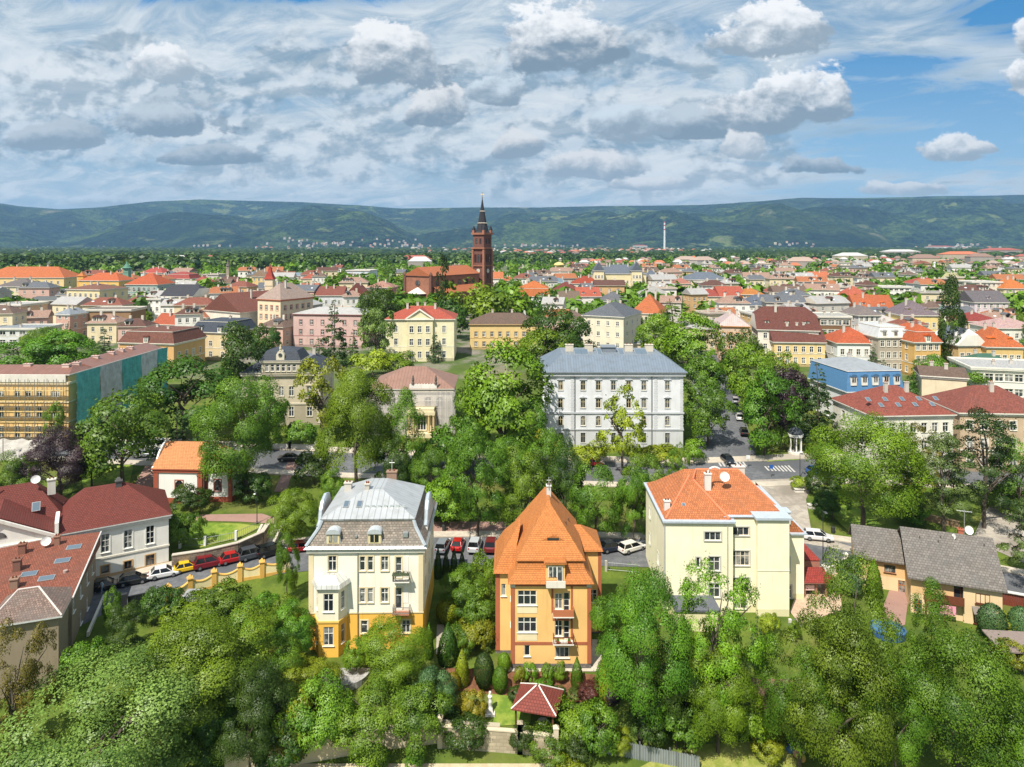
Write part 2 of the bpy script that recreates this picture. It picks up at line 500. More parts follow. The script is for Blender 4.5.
def tag(o, label=None, cat=None, group=None, kind=None):
    if label: o['label'] = label
    if cat: o['category'] = cat
    if group: o['group'] = group
    if kind: o['kind'] = kind
    return o
def thing(name, label, cat, loc, rot=0.0, group=None):
    return tag(link(name, None, None, loc, rot), label, cat, group)
KIDS = {}
def copy_tree(o, parent=None):
    c = o.copy(); S.collection.objects.link(c)
    if parent: c.parent = parent
    for ch in list(o.children): copy_tree(ch, c)
    return c

# ------------------------------------------------------------------ walls with real openings, windows
FACES = {'f': 0.0, 'r': R(90), 'b': R(180), 'l': R(-90)}
def face_frame(face, w, d):
    if face == 'f': return Vector((0, -d / 2, 0)), Vector((1, 0, 0)), w
    if face == 'r': return Vector((w / 2, 0, 0)), Vector((0, 1, 0)), d
    if face == 'b': return Vector((0, d / 2, 0)), Vector((-1, 0, 0)), w
    return Vector((-w / 2, 0, 0)), Vector((0, -1, 0)), d
def wall_face(mb, org, u, L, z0, z1, holes, m=0, reveal=.16, bands=()):
    """holes: (centre u, z, width, height, arch). bands: (z, material) - above z the wall takes that material"""
    n = Vector((u.y, -u.x, 0)); inn = -n * reveal
    us = sorted({-L / 2, L / 2, *[round(h[0] - h[2] / 2, 3) for h in holes], *[round(h[0] + h[2] / 2, 3) for h in holes]})
    vs = sorted({z0, z1, *[round(h[1], 3) for h in holes], *[round(h[1] + h[3], 3) for h in holes], *[b[0] for b in bands if z0 < b[0] < z1]})
    P = lambda a, z: org + u * a + Vector((0, 0, z))
    def mm(z):
        r = m
        for b in bands:
            if z >= b[0] - 1e-4: r = b[1]
        return r
    for a0, a1 in zip(us, us[1:]):
        if a1 - a0 < 1e-4: continue
        run = None
        for v0, v1 in zip(vs, vs[1:]):
            ca, cv = (a0 + a1) / 2, (v0 + v1) / 2
            if any(abs(ca - h[0]) < h[2] / 2 and h[1] < cv < h[1] + h[3] for h in holes): continue
            mb.poly([P(a0, v0), P(a1, v0), P(a1, v1), P(a0, v1)], mm(v0))
    for h in holes:
        a0, a1, v0, v1 = h[0] - h[2] / 2, h[0] + h[2] / 2, h[1], h[1] + h[3]
        k = mm(v0)
        q = [P(a0, v0), P(a1, v0), P(a1, v1), P(a0, v1)]
        for i in range(4):
            a, b = q[i], q[(i + 1) % 4]
            mb.poly([a, a + inn, b + inn, b][::-1], k)
        if len(h) > 4 and h[4]:
            r = h[2] / 2; zc = v1 - r
            for sgn in (-1, 1):
                corner = P(h[0] + sgn * r, v1) + n * .004
                arc = [P(h[0] + sgn * r * math.cos(t), zc + r * math.sin(t)) + n * .004 for t in [math.pi / 2 * i / 5 for i in range(6)]]
                for a, b in zip(arc, arc[1:]):
                    mb.poly([corner, b, a] if sgn > 0 else [corner, a, b], k)
                    mb.poly([a, b, b + inn, a + inn] if sgn > 0 else [b, a, a + inn, b + inn], k)
WIN = {}
def window_meshes(w, h, style, fcol, scol, near):
    key = (round(w, 2), round(h, 2), style, fcol, scol, near)
    if key in WIN: return WIN[key]
    mb = MB(); t = .07 if near else .09
    y0, y1 = .06, .15
    arch = 'arch' in style
    mb.box(-w / 2, -w / 2 + t, y0, y1, 0, h); mb.box(w / 2 - t, w / 2, y0, y1, 0, h)
    mb.box(-w / 2 + t, w / 2 - t, y0, y1, 0, t); mb.box(-w / 2 + t, w / 2 - t, y0, y1, h - t, h)
    nv = 3 if '4' in style else 2 if '3' in style else 1 if w > .8 else 0
    for i in range(nv):
        x = -w / 2 + w * (i + 1) / (nv + 1)
        mb.box(x - t * .55, x + t * .55, y0 + .005, y1 - .005, t, h - t)
    if h > 1.25 and 'plainp' not in style:
        z = h * .64; a = t * .5
        for i in range(nv + 1):
            xa = -w / 2 + w * i / (nv + 1) + t * .56; xb = -w / 2 + w * (i + 1) / (nv + 1) - t * .56
            mb.box(xa, xb, y0 + .01, y1 - .01, z - a, z + a)
    if 'cross' in style:
        z = h * .32
        mb.box(-w / 2 + t, w / 2 - t, y0 + .02, y1 - .02, z - .03, z + .03)
    if scol:
        b = .16
        mb.box(-w / 2 - b, -w / 2 - .002, -.05, .02, -.02, h + b, 1); mb.box(w / 2 + .002, w / 2 + b, -.05, .02, -.02, h + b, 1)
        mb.box(-w / 2 - .002, w / 2 + .002, -.05, .02, h + .002, h + b, 1)
        if 'hood' in style:
            mb.box(-w / 2 - .3, w / 2 + .3, -.2, .02, h + b + .12, h + b + .26, 1)
            mb.box(-w / 2 - .16, w / 2 + .16, -.06, .02, h + b, h + b + .12, 1)
        if 'pedi' in style:
            mb.extrude_y([(-w / 2 - .3, h + b + .1), (w / 2 + .3, h + b + .1), (0, h + b + .5)], -.2, .02, 1)
    if 'door' not in style:
        mb.box(-w / 2 - .12, w / 2 + .12, -.13, .03, -.09, -.022, 1)
    pane = MB(); pm = pane if near else mb
    pm.poly([(-w / 2 + .03, .11, .03), (w / 2 - .03, .11, .03), (w / 2 - .03, .11, h - .03), (-w / 2 + .03, .11, h - .03)], 0 if near else 2)
    fm = plain(fcol, .45, name='window_frame'); sm = plaster(scol) if scol else fm
    me = mb.mesh('window', [fm, sm] if near else [fm, sm, glass_mat()])
    pe = pane.mesh('pane', [glass_mat()]) if near else None
    WIN[key] = (me, pe); return WIN[key]
def put_window(root, face, w_, d_, u, z, w, h, style='cas', fcol=(232, 230, 224), scol=None, near=False, name='window', label=None):
    org, ud, L = face_frame(face, w_, d_)
    me, pe = window_meshes(w, h, style, fcol, scol, near)
    p = org + ud * u; p.z = z
    o = link('door' if 'door' in style else name, me, root, p, FACES[face])
    if label: o['label'] = label
    if pe: link('pane', pe, o)
    return o
def rows(face, nfl, fh, n, span, ww=1.1, wh=1.6, z0=1.0, style='cas', us=None, skip=()):
    """n window columns over the middle `span` metres of a face, on nfl floors"""
    res = []
    for i in range(nfl):
        for k in range(n):
            if (i, k) in skip: continue
            u = us[k] if us else (-span / 2 + span * (k + .5) / n)
            res.append((face, u, z0 + i * fh, ww, wh, style))
    return res
def shell(root, w, d, h, wins, mats, bands=(), zb=-3.0, cx=0, cy=0, gable=None, gh=0, fcol=(232, 230, 224), scol=None, near=False, name='wall', faces='frbl', m0=0):
    """outer walls with openings as one child mesh, windows as children; cx, cy shift this block inside the thing"""
    mb = MB(); off = Vector((cx, cy, 0))
    for f in faces:
        org, u, L = face_frame(f, w, d)
        hs = [(x[1], x[2], x[3], x[4], 'arch' in x[5]) for x in wins if x[0] == f]
        wall_face(mb, org + off, u, L, zb, h, hs, m0, bands=bands)
        if gable == 'x' and f in 'rl' or gable == 'y' and f in 'fb':
            mb.poly([org + off - u * L / 2 + Vector((0, 0, h)), org + off + u * L / 2 + Vector((0, 0, h)), org + off + Vector((0, 0, h + gh))], bands[-1][1] if bands else m0)
    o = mb.build(name, mats, root)
    for x in wins:
        q = put_window(root, x[0], w, d, x[1], x[2], x[3], x[4], x[5], x[6] if len(x) > 6 else fcol, x[7] if len(x) > 7 else scol, near)
        q.location += off
    return o

# ------------------------------------------------------------------ roofs
def roof_mesh(kind, w, d, h, rh, o=.45, along=None, s=1.2, mh=2.4, t=.2, ridge_shift=0.0):
    mb = MB(); W_, D_ = w + 2 * o, d + 2 * o
    along = along or ('x' if w >= d else 'y')
    mb.frus(W_, D_, h, W_, D_, h + t, 1)
    z0 = h + t
    if kind == 'flat':
        mb.frus(W_, D_, z0, W_, D_, z0 + .12, 0)
        for a in ((-W_ / 2, W_ / 2, -D_ / 2, -D_ / 2 + .25), (-W_ / 2, W_ / 2, D_ / 2 - .25, D_ / 2), (-W_ / 2, -W_ / 2 + .25, -D_ / 2 + .25, D_ / 2 - .25), (W_ / 2 - .25, W_ / 2, -D_ / 2 + .25, D_ / 2 - .25)):
            mb.box(*a, z0 + .121, z0 + .45, 1)
        return mb
    if kind == 'mansard':
        mb.frus(W_ - .1, D_ - .1, z0, w - 2 * s, d - 2 * s, z0 + mh, 0)
        mb.frus(w - 2 * s + .25, d - 2 * s + .25, z0 + mh + .002, w - 2 * s + .25, d - 2 * s + .25, z0 + mh + .14, 1)
        z0 += mh + .141; W_, D_ = w - 2 * s + .2, d - 2 * s + .2; kind = 'hip'
    if kind in ('hip', 'pyr'):
        q = min(W_, D_)
        if kind == 'pyr': a, b = .02, .02
        elif along == 'x': a, b = max(W_ - D_ * .92, .05), .02
        else: a, b = .02, max(D_ - W_ * .92, .05)
        mb.frus(W_, D_, z0, a, b, z0 + rh, 2 if s < .3 else 0, dy=ridge_shift)
    elif kind == 'deck':
        mb.frus(W_, D_, z0, W_ - 2 * s, D_ - 2 * s, z0 + rh, 0, top=2)
    elif kind == 'gable':
        if along == 'x':
            mb.extrude_x([(-D_ / 2, z0), (D_ / 2, z0), (ridge_shift, z0 + rh)], -W_ / 2, W_ / 2, 0)
        else:
            mb.extrude_y([(-W_ / 2, z0), (W_ / 2, z0), (ridge_shift, z0 + rh)], -D_ / 2, D_ / 2, 0)
    elif kind == 'half':   # half-hipped: gable with clipped ends
        L2, k = (W_ if along == 'x' else D_) / 2, .35
        q = (D_ if along == 'x' else W_) / 2
        top, mid, rr = z0 + rh, z0 + rh * (1 - k), L2 - rh * k * 1.3
        V = [(-L2, -q, z0), (L2, -q, z0), (L2, q, z0), (-L2, q, z0), (-L2, -q * k, mid), (L2, -q * k, mid), (L2, q * k, mid), (-L2, q * k, mid), (-rr, 0, top), (rr, 0, top)]
        if along == 'y': V = [(-p[1], p[0], p[2]) for p in V]
        for f in ((0, 1, 5, 9, 8, 4), (2, 3, 7, 8, 9, 6), (5, 6, 9), (7, 4, 8)): mb.poly([V[i] for i in f], 0)
        for f in ((1, 2, 6, 5), (3, 0, 4, 7)): mb.poly([V[i] for i in f], 1)
    return mb
def chimney(roof, x, y, z, h=1.6, w=.7, d=.5, rgb=(196, 188, 176)):
    mb = MB(); mb.box(x - w / 2, x + w / 2, y - d / 2, y + d / 2, z - 1.0, z + h, 0)
    mb.box(x - w / 2 - .08, x + w / 2 + .08, y - d / 2 - .08, y + d / 2 + .08, z + h + .002, z + h + .14, 0)
    for k in (-1, 1): mb.cyl(x + k * w * .22, y, z + h + .141, z + h + .4, .11, .09, 8, 1)
    return mb.build('chimney', [plaster(rgb), plain((120, 70, 50), .8)], roof)
def dormer(roof, x, y, z, w=1.3, h=1.5, d=1.6, rot=0.0, wall=(230, 225, 210), rcol=(120, 125, 130), arch=False):
    """small roofed window box; the front looks along -y before rot"""
    mb = MB()
    mb.box(-w / 2, w / 2, 0, d, -.4, h, 0)
    mb.box(-w * .32, w * .32, -.05, -.002, .3, h - .15, 2); mb.box(-w * .32 - .08, w * .32 + .08, -.03, -.001, .2, .3, 0)
    mb.box(-.04, .04, -.08, -.051, .3, h - .15, 0)
    if arch:
        pr = [(w / 2 * 1.15 * math.cos(t), h + w / 2 * .8 * math.sin(t)) for t in [math.pi * i / 10 for i in range(11)]]
        mb.extrude_y(pr, -.15, d * 1.1, 1)
    else:
        mb.extrude_y([(-w / 2 - .2, h + .002), (w / 2 + .2, h + .002), (0, h + w * .38)], -.2, d * 1.15, 1)
    return mb.build('dormer', [plaster(wall), plain(rcol, .6), glass_mat()], roof, (x, y, z), rot)
def skylight(roof, x, y, z, w, l, slope, rot=0.0):
    mb = MB(); mb.box(-w / 2, w / 2, -l / 2, l / 2, .02, .10, 0); mb.box(-w / 2 + .08, w / 2 - .08, -l / 2 + .08, l / 2 - .08, .101, .12, 1)
    o = mb.build('skylight', [plain((150, 152, 155), .4), sky_glass()], roof, (x, y, z))
    o.rotation_euler = (slope, 0, rot); return o
def sky_glass():
    if 'skyglass' in MATS: return MATS['skyglass']
    m, p = mat_base('skylight_glass'); p.inputs['Base Color'].default_value = (.10, .14, .18, 1); p.inputs['Roughness'].default_value = .05
    p.inputs['Specular IOR Level'].default_value = .8; MATS['skyglass'] = m; return m
def dish(parent, x, y, z, r=.55, rot=0.0, name='satellite_dish'):
    mb = MB(); n = 14
    prof = [(r * k / 5, .28 * r * (k / 5) ** 2) for k in range(6)]
    mb.lathe(prof, n=n); mb.lathe([(a, b - .03) for a, b in prof], n=n)
    o = mb.build(name, plain((225, 225, 222), .4), parent, (x, y, z), smooth=True)
    o.rotation_euler = (R(68), 0, rot)
    a = MB(); a.tube([(0, 0, 0), (0, .3, -1.0)], .04); a.tube([(0, 0, 0), (0, 0, r * .9)], .02); a.build('mount', plain((120, 122, 124), .5, .6), o)
    return o
def ring(root, w, d, z0, z1, proud, mat, name='cornice', cx=0, cy=0):
    mb = MB(); a, b = w / 2 + proud, d / 2 + proud; i = w / 2 - .05, d / 2 - .05
    mb.box(cx - a, cx + a, cy - b, cy - i[1], z0, z1); mb.box(cx - a, cx + a, cy + i[1], cy + b, z0, z1)
    mb.box(cx - a, cx - i[0], cy - i[1], cy + i[1], z0, z1); mb.box(cx + i[0], cx + a, cy - i[1], cy + i[1], z0, z1)
    return mb.build(name, mat, root)

def roof_mat(rc, kind='tile'):
    if kind == 'tile': return tiles(rc)
    if kind == 'slate': return tiles(rc, .3, .25, .18)
    if kind == 'seam': return seam_metal(rc)
    return plain(rc, .8)
HOUSES = []     # footprints, kept clear of trees and filler houses
def town_house(name, label, cat, pxl, pxr, pye, nfl, d, roof, rh, wall, rc, cols, rot=0.0, rk='tile', fh=3.3, ww=1.1, wh=1.7, side=2, scol='auto', style='cas', band=True, base=None, group=None, s=1.2, mh=2.6, along=None, dorm=0, chim=2, o=.45, near=False, h=None, trim=(226, 220, 206), zroof=None):
    """a building placed by the pixel run of its front eave; rot in degrees, positive = right end farther"""
    h = h or nfl * fh + .7
    X, Y, Z, mpp = at((pxl + pxr) / 2, pye, h)
    a = R(rot)
    w = (pxr - pxl) * mpp / max(math.cos(a), .3)
    Z = g(Y + d * .2)
    c = Vector((X, Y, 0)) + Vector((-math.sin(a), math.cos(a), 0)) * d / 2
    root = thing(name, label, cat, (c.x, c.y, Z), a, group)
    HOUSES.append((c.x, c.y, max(w, d) * .5))
    if scol == 'auto': scol = trim
    wins = rows('f', nfl, fh, cols, w * .94, ww, wh, .9, style) if cols else []
    if side:
        wins += rows('r' if -c.x * math.cos(a) - c.y * math.sin(a) > 0 else 'l', nfl, fh, side, d * .9, ww, wh, .9, style)
    gab = along or ('x' if w >= d else 'y') if roof == 'gable' else None
    mats = [plaster(wall), plaster(base) if base else plaster(tuple(int(v * .8) for v in wall))]
    bands = ((-3, 1), (.7, 0))
    shell(root, w, d, h, wins, mats, bands, gable=gab, gh=rh, scol=scol, near=near)
    tm = plaster(trim)
    rm = roof_mat(rc, rk)
    ro = roof_mesh(roof, w, d, h, rh, o, along, s, mh).build('roof', [rm, tm, seam_metal((170, 174, 178))], root)
    if band:
        ring(root, w, d, h - .38, h - .004, .22, tm)
        if nfl > 1: ring(root, w, d, fh + .35, fh + .55, .06, tm, 'string_course')
    rr = random.Random(int(pxl * 7 + pye))
    top = h + .2 + (mh if roof == 'mansard' else 0)
    for k in range(chim):
        x = (-.28 + .56 * (k + .5) / chim + rr.uniform(-.06, .06)) * w
        if roof == 'flat': chimney(ro, x, rr.uniform(-.2, .2) * d, top, .9)
        else: chimney(ro, x, rr.choice((-.12, .12)) * d, top + rh * .62, rh * .42 + .7)
    for k in range(dorm):
        x = -w / 2 + w * (k + .5) / dorm
        if roof == 'mansard': dormer(ro, x, -d / 2 - o * .95, h + (.35 if s > .3 else 1.9), 1.3, 1.5, 2.0, arch=True, rcol=tuple(int(v * .8) for v in rc))
        else:
            ty = -d / 2 * .72
            dormer(ro, x, ty - .3, h + .25 + rh * .22, 1.2, 1.1, 1.8, wall=wall, rcol=rc)
    return root, w, d, h, ro

# ------------------------------------------------------------------ trees
def leaf_mesh(name, pts, nrm, size, tint, seed, flat=.5, asp=1.0):
    """one foliage mesh: a small four-cornered leaf spray at each point"""
    rg = np.random.default_rng(seed); n = len(pts)
    j = nrm + rg.normal(0, flat, (n, 3)); j *= np.sign((j * nrm).sum(1))[:, None]; j /= np.linalg.norm(j, axis=1)[:, None] + 1e-9
    a = np.cross(j, rg.normal(0, 1, (n, 3))); a /= np.linalg.norm(a, axis=1)[:, None] + 1e-9
    b = np.cross(j, a)
    s = size * rg.uniform(.65, 1.4, (n, 1))
    bend = j * s * .25
    k = np.array([1, 1, 1 / asp]); a, b, bend = a * k, b * k, bend * k
    v = np.stack([pts - a * s, pts - b * s * .62 - bend, pts + a * s, pts + b * s * .62 - bend], 1).reshape(-1, 3)
    me = bpy.data.meshes.new(name)
    me.vertices.add(4 * n); me.vertices.foreach_set('co', v.astype(np.float32).ravel())
    me.loops.add(4 * n); me.loops.foreach_set('vertex_index', np.arange(4 * n, dtype=np.int32))
    me.polygons.add(n); me.polygons.foreach_set('loop_start', np.arange(0, 4 * n, 4, dtype=np.int32))
    me.polygons.foreach_set('loop_total', np.full(n, 4, np.int32))
    me.polygons.foreach_set('use_smooth', np.ones(n, bool))
    me.update(); me.validate()
    at_ = me.attributes.new('tint', 'FLOAT', 'POINT'); at_.data.foreach_set('value', np.repeat(tint, 4).astype(np.float32))
    nn = nrm + rg.normal(0, .13, (n, 3)); nn /= np.linalg.norm(nn, axis=1)[:, None] + 1e-9
    me.normals_split_custom_set_from_vertices(np.repeat(nn, 4, 0).tolist())
    return me
def sphere_dirs(rg, n):
    d = rg.normal(0, 1, (n, 3)); return d / np.linalg.norm(d, axis=1)[:, None]
def crown(kind, seed, nclump, nleaf, leaf, cr=.13):
    """foliage in a unit box: x, y in -.5..+.5, z in 0..1"""
    rg = np.random.default_rng(seed)
    cen = np.array([0, 0, .54]); rad = np.array([.5, .5, .46])
    if kind == 'bush': cen = np.array([0, 0, .46]); rad = np.array([.5, .5, .5])
    lob = sphere_dirs(rg, 7); la = rg.uniform(-.42, .24, 7)
    def outline(d): return 1 + (np.clip(d @ lob.T, 0, 1) ** 3 @ la)
    if kind in ('round', 'bush', 'sparse'):
        d = sphere_dirs(rg, nclump * 3); d = d[d[:, 2] > (-.9 if kind != 'bush' else -.6)][:nclump]
        r = np.where(rg.random(len(d)) < .86, rg.uniform(.70, .95, len(d)), rg.uniform(.25, .6, len(d))) * outline(d)
        c = cen + d * r[:, None] * rad
        rr = cr * rg.uniform(.65, 1.35, len(d))
    elif kind == 'cone':
        t = 1 - np.sqrt(rg.random(nclump)) * .98; z = .05 + t * .93
        an = rg.uniform(0, 6.283, nclump); r = (1 - t) * .44 * rg.uniform(.55, 1.05, nclump) + .01
        c = np.stack([r * np.cos(an), r * np.sin(an), z - r * .12], 1); rr = cr * (.45 + .75 * (1 - t)) * rg.uniform(.7, 1.2, nclump)
    elif kind == 'pine':
        k = nclump; z = rg.uniform(.25, .97, k); an = rg.uniform(0, 6.283, k)
        prof = np.interp(z, [.25, .45, .75, 1], [.34, .46, .36, .08]); r = prof * np.sqrt(rg.random(k))
        c = np.stack([r * np.cos(an), r * np.sin(an), z], 1); rr = cr * rg.uniform(.7, 1.3, k)
    elif kind == 'column':
        z = rg.uniform(.05, .98, nclump); an = rg.uniform(0, 6.283, nclump)
        prof = np.interp(z, [0, .12, .45, .8, 1], [.20, .40, .46, .30, .03]) * (1 + .12 * np.sin(z * 19 + seed)); r = prof * rg.uniform(.45, 1.0, nclump)
        c = np.stack([r * np.cos(an), r * np.sin(an), z], 1); rr = cr * rg.uniform(.7, 1.3, nclump)
    elif kind in ('egg', 'spike'):
        d = sphere_dirs(rg, nleaf)
        if kind == 'egg': p = np.array([0, 0, .5]) + d * np.array([.5, .5, .5]) * rg.uniform(.9, 1.02, (nleaf, 1))
        else:
            z = rg.random(nleaf) ** 1.2; an = rg.uniform(0, 6.283, nleaf); r = np.interp(z, [0, .2, .6, 1], [.4, .5, .36, .02]) * rg.uniform(.85, 1.05, nleaf)
            p = np.stack([r * np.cos(an), r * np.sin(an), z], 1); d = p - np.array([0, 0, .4]); d /= np.linalg.norm(d, axis=1)[:, None]
        return leaf_mesh('crown', p, d, leaf, rg.random(nleaf), seed, .6)
    elif kind == 'hedge':
        f = rg.random((nleaf, 3)); ax = rg.integers(0, 5, nleaf); p = f - np.array([.5, .5, 0]); nr = np.zeros((nleaf, 3))
        for k, (i, v, s_) in enumerate(((0, -.5, -1), (0, .5, 1), (1, -.5, -1), (1, .5, 1), (2, 1.0, 1))):
            q = ax == k; p[q, i] = v; nr[q, i] = s_
        p += rg.normal(0, .03, p.shape); return leaf_mesh('crown', p, nr, leaf, rg.random(nleaf), seed, .6)
    w = rr ** 2; w /= w.sum()
    idx = rg.choice(len(c), nleaf, p=w)
    d = sphere_dirs(rg, nleaf); out_ = c[idx] - np.array([0, 0, .45]); ol = np.linalg.norm(out_, axis=1)[:, None]; out_ = out_ / (ol + 1e-6)
    flip = (d * out_).sum(1) < -.25; d[flip] *= -1
    d[:, 2] = np.where(d[:, 2] < -.22, -d[:, 2], d[:, 2])
    rad_l = rr[idx] * np.where(rg.random(nleaf) < .75, rg.uniform(.8, 1.08, nleaf), rg.uniform(.3, .8, nleaf))
    asp = {'column': 2.2, 'cone': 2.0, 'pine': 1.5, 'bush': .85}.get(kind, 1.2)
    squash = np.array([1, 1, (.62 if kind in ('pine', 'cone') else .95) / asp * (1.5 if kind == 'column' else 1)])
    p = c[idx] + d * rad_l[:, None] * squash
    # spread stray twigs so that the outline breaks up
    st = rg.random(nleaf) < .035; p[st] += out_[st] * rg.uniform(.0, .07, (st.sum(), 1))
    nr = d * 1.0 + out_ * .30 + np.array([0, 0, .18]); nr /= np.linalg.norm(nr, axis=1)[:, None]
    tint = np.clip(rg.normal(.5, .13, nleaf) + rg.normal(0, .22, len(c))[idx], 0, 1)
    p[:, 2] = np.maximum(p[:, 2], .01)
    return leaf_mesh('crown', p, nr, leaf, tint, seed, .5, asp)
def bark():
    if 'bark' in MATS: return MATS['bark']
    m, p = mat_base('bark'); n = noise(tcoord('Object'), 14, 4, .6)
    E.nt.links.new(mix(n, (.05, .038, .028), (.13, .105, .08)), p.inputs['Base Color']); p.inputs['Roughness'].default_value = .95
    bump(p, n, .6, .03); MATS['bark'] = m; return m
def trunk_mesh(kind, seed):
    rg = random.Random(seed); mb = MB()
    top = {'cone': .95, 'pine': .95, 'column': .8}.get(kind, .62)
    r0 = .028 if kind != 'bush' else .02
    pts = [(rg.uniform(-.012, .012) * k, rg.uniform(-.012, .012) * k, -.04 + top * k / 5) for k in range(6)]
    mb.tube(pts, r0, 8, 0, r0 * .25)
    if kind in ('round', 'sparse', 'bush', 'pine'):
        for k in range(7):
            z = rg.uniform(.22, .55); a = rg.uniform(0, 6.28); L = rg.uniform(.2, .36)
            mb.tube([(0, 0, z), (L * .5 * math.cos(a), L * .5 * math.sin(a), z + L * .45), (L * math.cos(a), L * math.sin(a), z + L * .8)], r0 * .45, 5, 0, r0 * .1)
    return mb.mesh('trunk', bark())
CROWNS = {}
def crown_get(kind, var, lod):
    key = (kind, var, lod)
    if key not in CROWNS:
        spec = {  # clumps, leaves, leaf size, clump radius per level of detail (near, middle, far, very near)
            'round': ((66, 24000, .0105, .125), (48, 9000, .0175, .145), (26, 900, .050, .19), (68, 52000, .0070, .128)),
            'sparse': ((80, 9500, .0115, .080), (52, 4200, .019, .10), (22, 500, .052, .16), (80, 24000, .0078, .080)),
            'bush': ((60, 7500, .0190, .13), (40, 3000, .030, .16), (14, 450, .080, .22), (56, 16000, .0125, .135)),
            'cone': ((150, 11000, .0130, .080), (110, 5200, .020, .10), (40, 700, .052, .15), (150, 11000, .0130, .080)),
            'pine': ((70, 14000, .0105, .105), (54, 6000, .017, .125), (22, 700, .050, .17), (70, 14000, .0105, .105)),
            'column': ((120, 24000, .0125, .120), (80, 11000, .024, .14), (30, 700, .056, .18), (120, 20000, .0120, .12)),
            'egg': ((0, 5200, .026, 0), (0, 1800, .045, 0), (0, 300, .1, 0), (0, 5200, .026, 0)),
            'spike': ((0, 3600, .030, 0), (0, 1500, .05, 0), (0, 300, .1, 0), (0, 3600, .03, 0)),
            'hedge': ((0, 5200, .026, 0), (0, 1500, .05, 0), (0, 300, .1, 0), (0, 5200, .026, 0))}[kind][lod]
        sd_ = var * 31 + lod * 7 + sum(map(ord, kind))
        CROWNS[key] = (crown(kind, sd_, *spec[:2], spec[2], spec[3]), None if kind in ('egg', 'spike', 'hedge') else trunk_mesh(kind, sd_))
    return CROWNS[key]
LEAFM = {}
def add_tree(name, label, cat, kind, col, x, y, z, w, h, var=0, lod=0, group=None, d=None, rot=None):
    me, tr = crown_get(kind, var, lod)
    key = (kind, var, lod, col)
    if key not in LEAFM:
        m2 = me.copy(); m2.materials.clear(); m2.materials.append(LEAF[col]); LEAFM[key] = m2
    d = d or w
    if tr is None:
        o = link(name, LEAFM[key], None, (x, y, z), rot or 0.0)
        o.scale = (w, d, h); return tag(o, label, cat, group)
    root = thing(name, label, cat, (x, y, z), rot if rot is not None else random.uniform(0, 6.28), group)
    root.scale = (w, d, h)
    link('trunk', tr, root)
    link('crown', LEAFM[key], root)
    return root
TREES = []
def tree(label, kind, col, px, top, bot, wpx, var=None, lod=None, cat='tree', name='tree', group=None, wd=1.0):
    """a tree by its foot pixel (px, bot), the pixel row of its top and its crown width in pixels"""
    x, y, z, mpp = at(px, bot)
    h = max(z_at(top, y) - z, .6)
    w = wpx * mpp
    if lod is None: lod = (3 if wpx > 62 and kind in ('round', 'sparse', 'bush') else 0) if mpp < .175 else 1 if mpp < .36 else 2
    if var is None: var = len(TREES) % 4
    TREES.append((x, y, w / 2))
    return add_tree(name, label, cat, kind, col, x, y, z - .1, w, h, var, lod, group, w * wd)

# ================================================================== TERRAIN
KN = sorted(set([v for v in GY] + list(range(40, 420, 4)) + list(range(420, 1300, 40)) + list(range(1300, 9001, 300))))
def ground_mat():
    m, p = mat_base('ground'); pos = position()
    s = E.nt.nodes.new('ShaderNodeSeparateXYZ'); E.nt.links.new(pos, s.inputs[0]); y = E(s.outputs[1])
    n1 = noise(pos, .35, 6, .65); n2 = noise(pos, .05, 5, .6); n3 = noise(pos, 3.0, 4, .65)
    grass = mix(n1.step(.3, .7), (.055, .090, .016), (.125, .170, .026))
    grass = mix(n3.step(.4, .75) * .6, grass, (.07, .11, .02))
    grass = mix(n2.step(.52, .66) * .6, grass, (.17, .15, .05))
    town = mix(noise(pos, .09, 5, .6).step(.42, .6), (.055, .100, .020), (.22, .20, .17))
    town = mix(noise(pos, .9, 4, .6).step(.45, .8) * .6, town, (.10, .095, .085))
    far = mix(noise(pos, .006, 6, .6).step(.4, .62), (.022, .046, .016), (.060, .100, .024))
    c = mix(y.step(165, 230), grass, town)
    c = mix(y.step(900, 1500), c, far)
    E.nt.links.new(c, p.inputs['Base Color']); p.inputs['Roughness'].default_value = .95; p.inputs['Specular IOR Level'].default_value = .1
    bump(p, n3, .5, .15)
    return m
gm = MB()
xs_ = [-9000, -1500, -300, 0, 300, 1500, 9000]
vi = {}
for j, y in enumerate([-200] + [k for k in KN if k > -200]):
    for i, x in enumerate(xs_): gm.v.append((x, y, g(y)))
nx_ = len(xs_)
for j in range(len(gm.v) // nx_ - 1):
    for i in range(nx_ - 1):
        a = j * nx_ + i; gm.f.append((a, a + 1, a + nx_ + 1, a + nx_)); gm.m.append(0)
tag(gm.build('ground', ground_mat()), kind='structure')

def draped(name, pts, mat, dz=.05, kind='structure', skirt=0.0):
    """a flat sheet of ground following the terrain, cut where the slope changes"""
    bm = bmesh.new()
    bm.faces.new([bm.verts.new((x, y, 0)) for x, y in pts])
    ys = [y for x, y in pts]
    for k in KN:
        if min(ys) < k < max(ys):
            bmesh.ops.bisect_plane(bm, geom=bm.verts[:] + bm.edges[:] + bm.faces[:], plane_co=(0, k, 0), plane_no=(0, 1, 0))
    bmesh.ops.recalc_face_normals(bm, faces=bm.faces[:])
    for f in bm.faces:
        if f.normal.z < 0: f.normal_flip()
    if skirt:
        be = [e for e in bm.edges if e.is_boundary]
        r = bmesh.ops.extrude_edge_only(bm, edges=be)
        for v in [q for q in r['geom'] if isinstance(q, bmesh.types.BMVert)]: v.co.z = -skirt
    for v in bm.verts: v.co.z = g(v.co.y) + dz + v.co.z
    me = bpy.data.meshes.new(name); bm.to_mesh(me); bm.free(); me.materials.append(mat)
    return tag(link(name, me), kind=kind)
def gp(*px): return [at(a, b)[:2] for a, b in px]
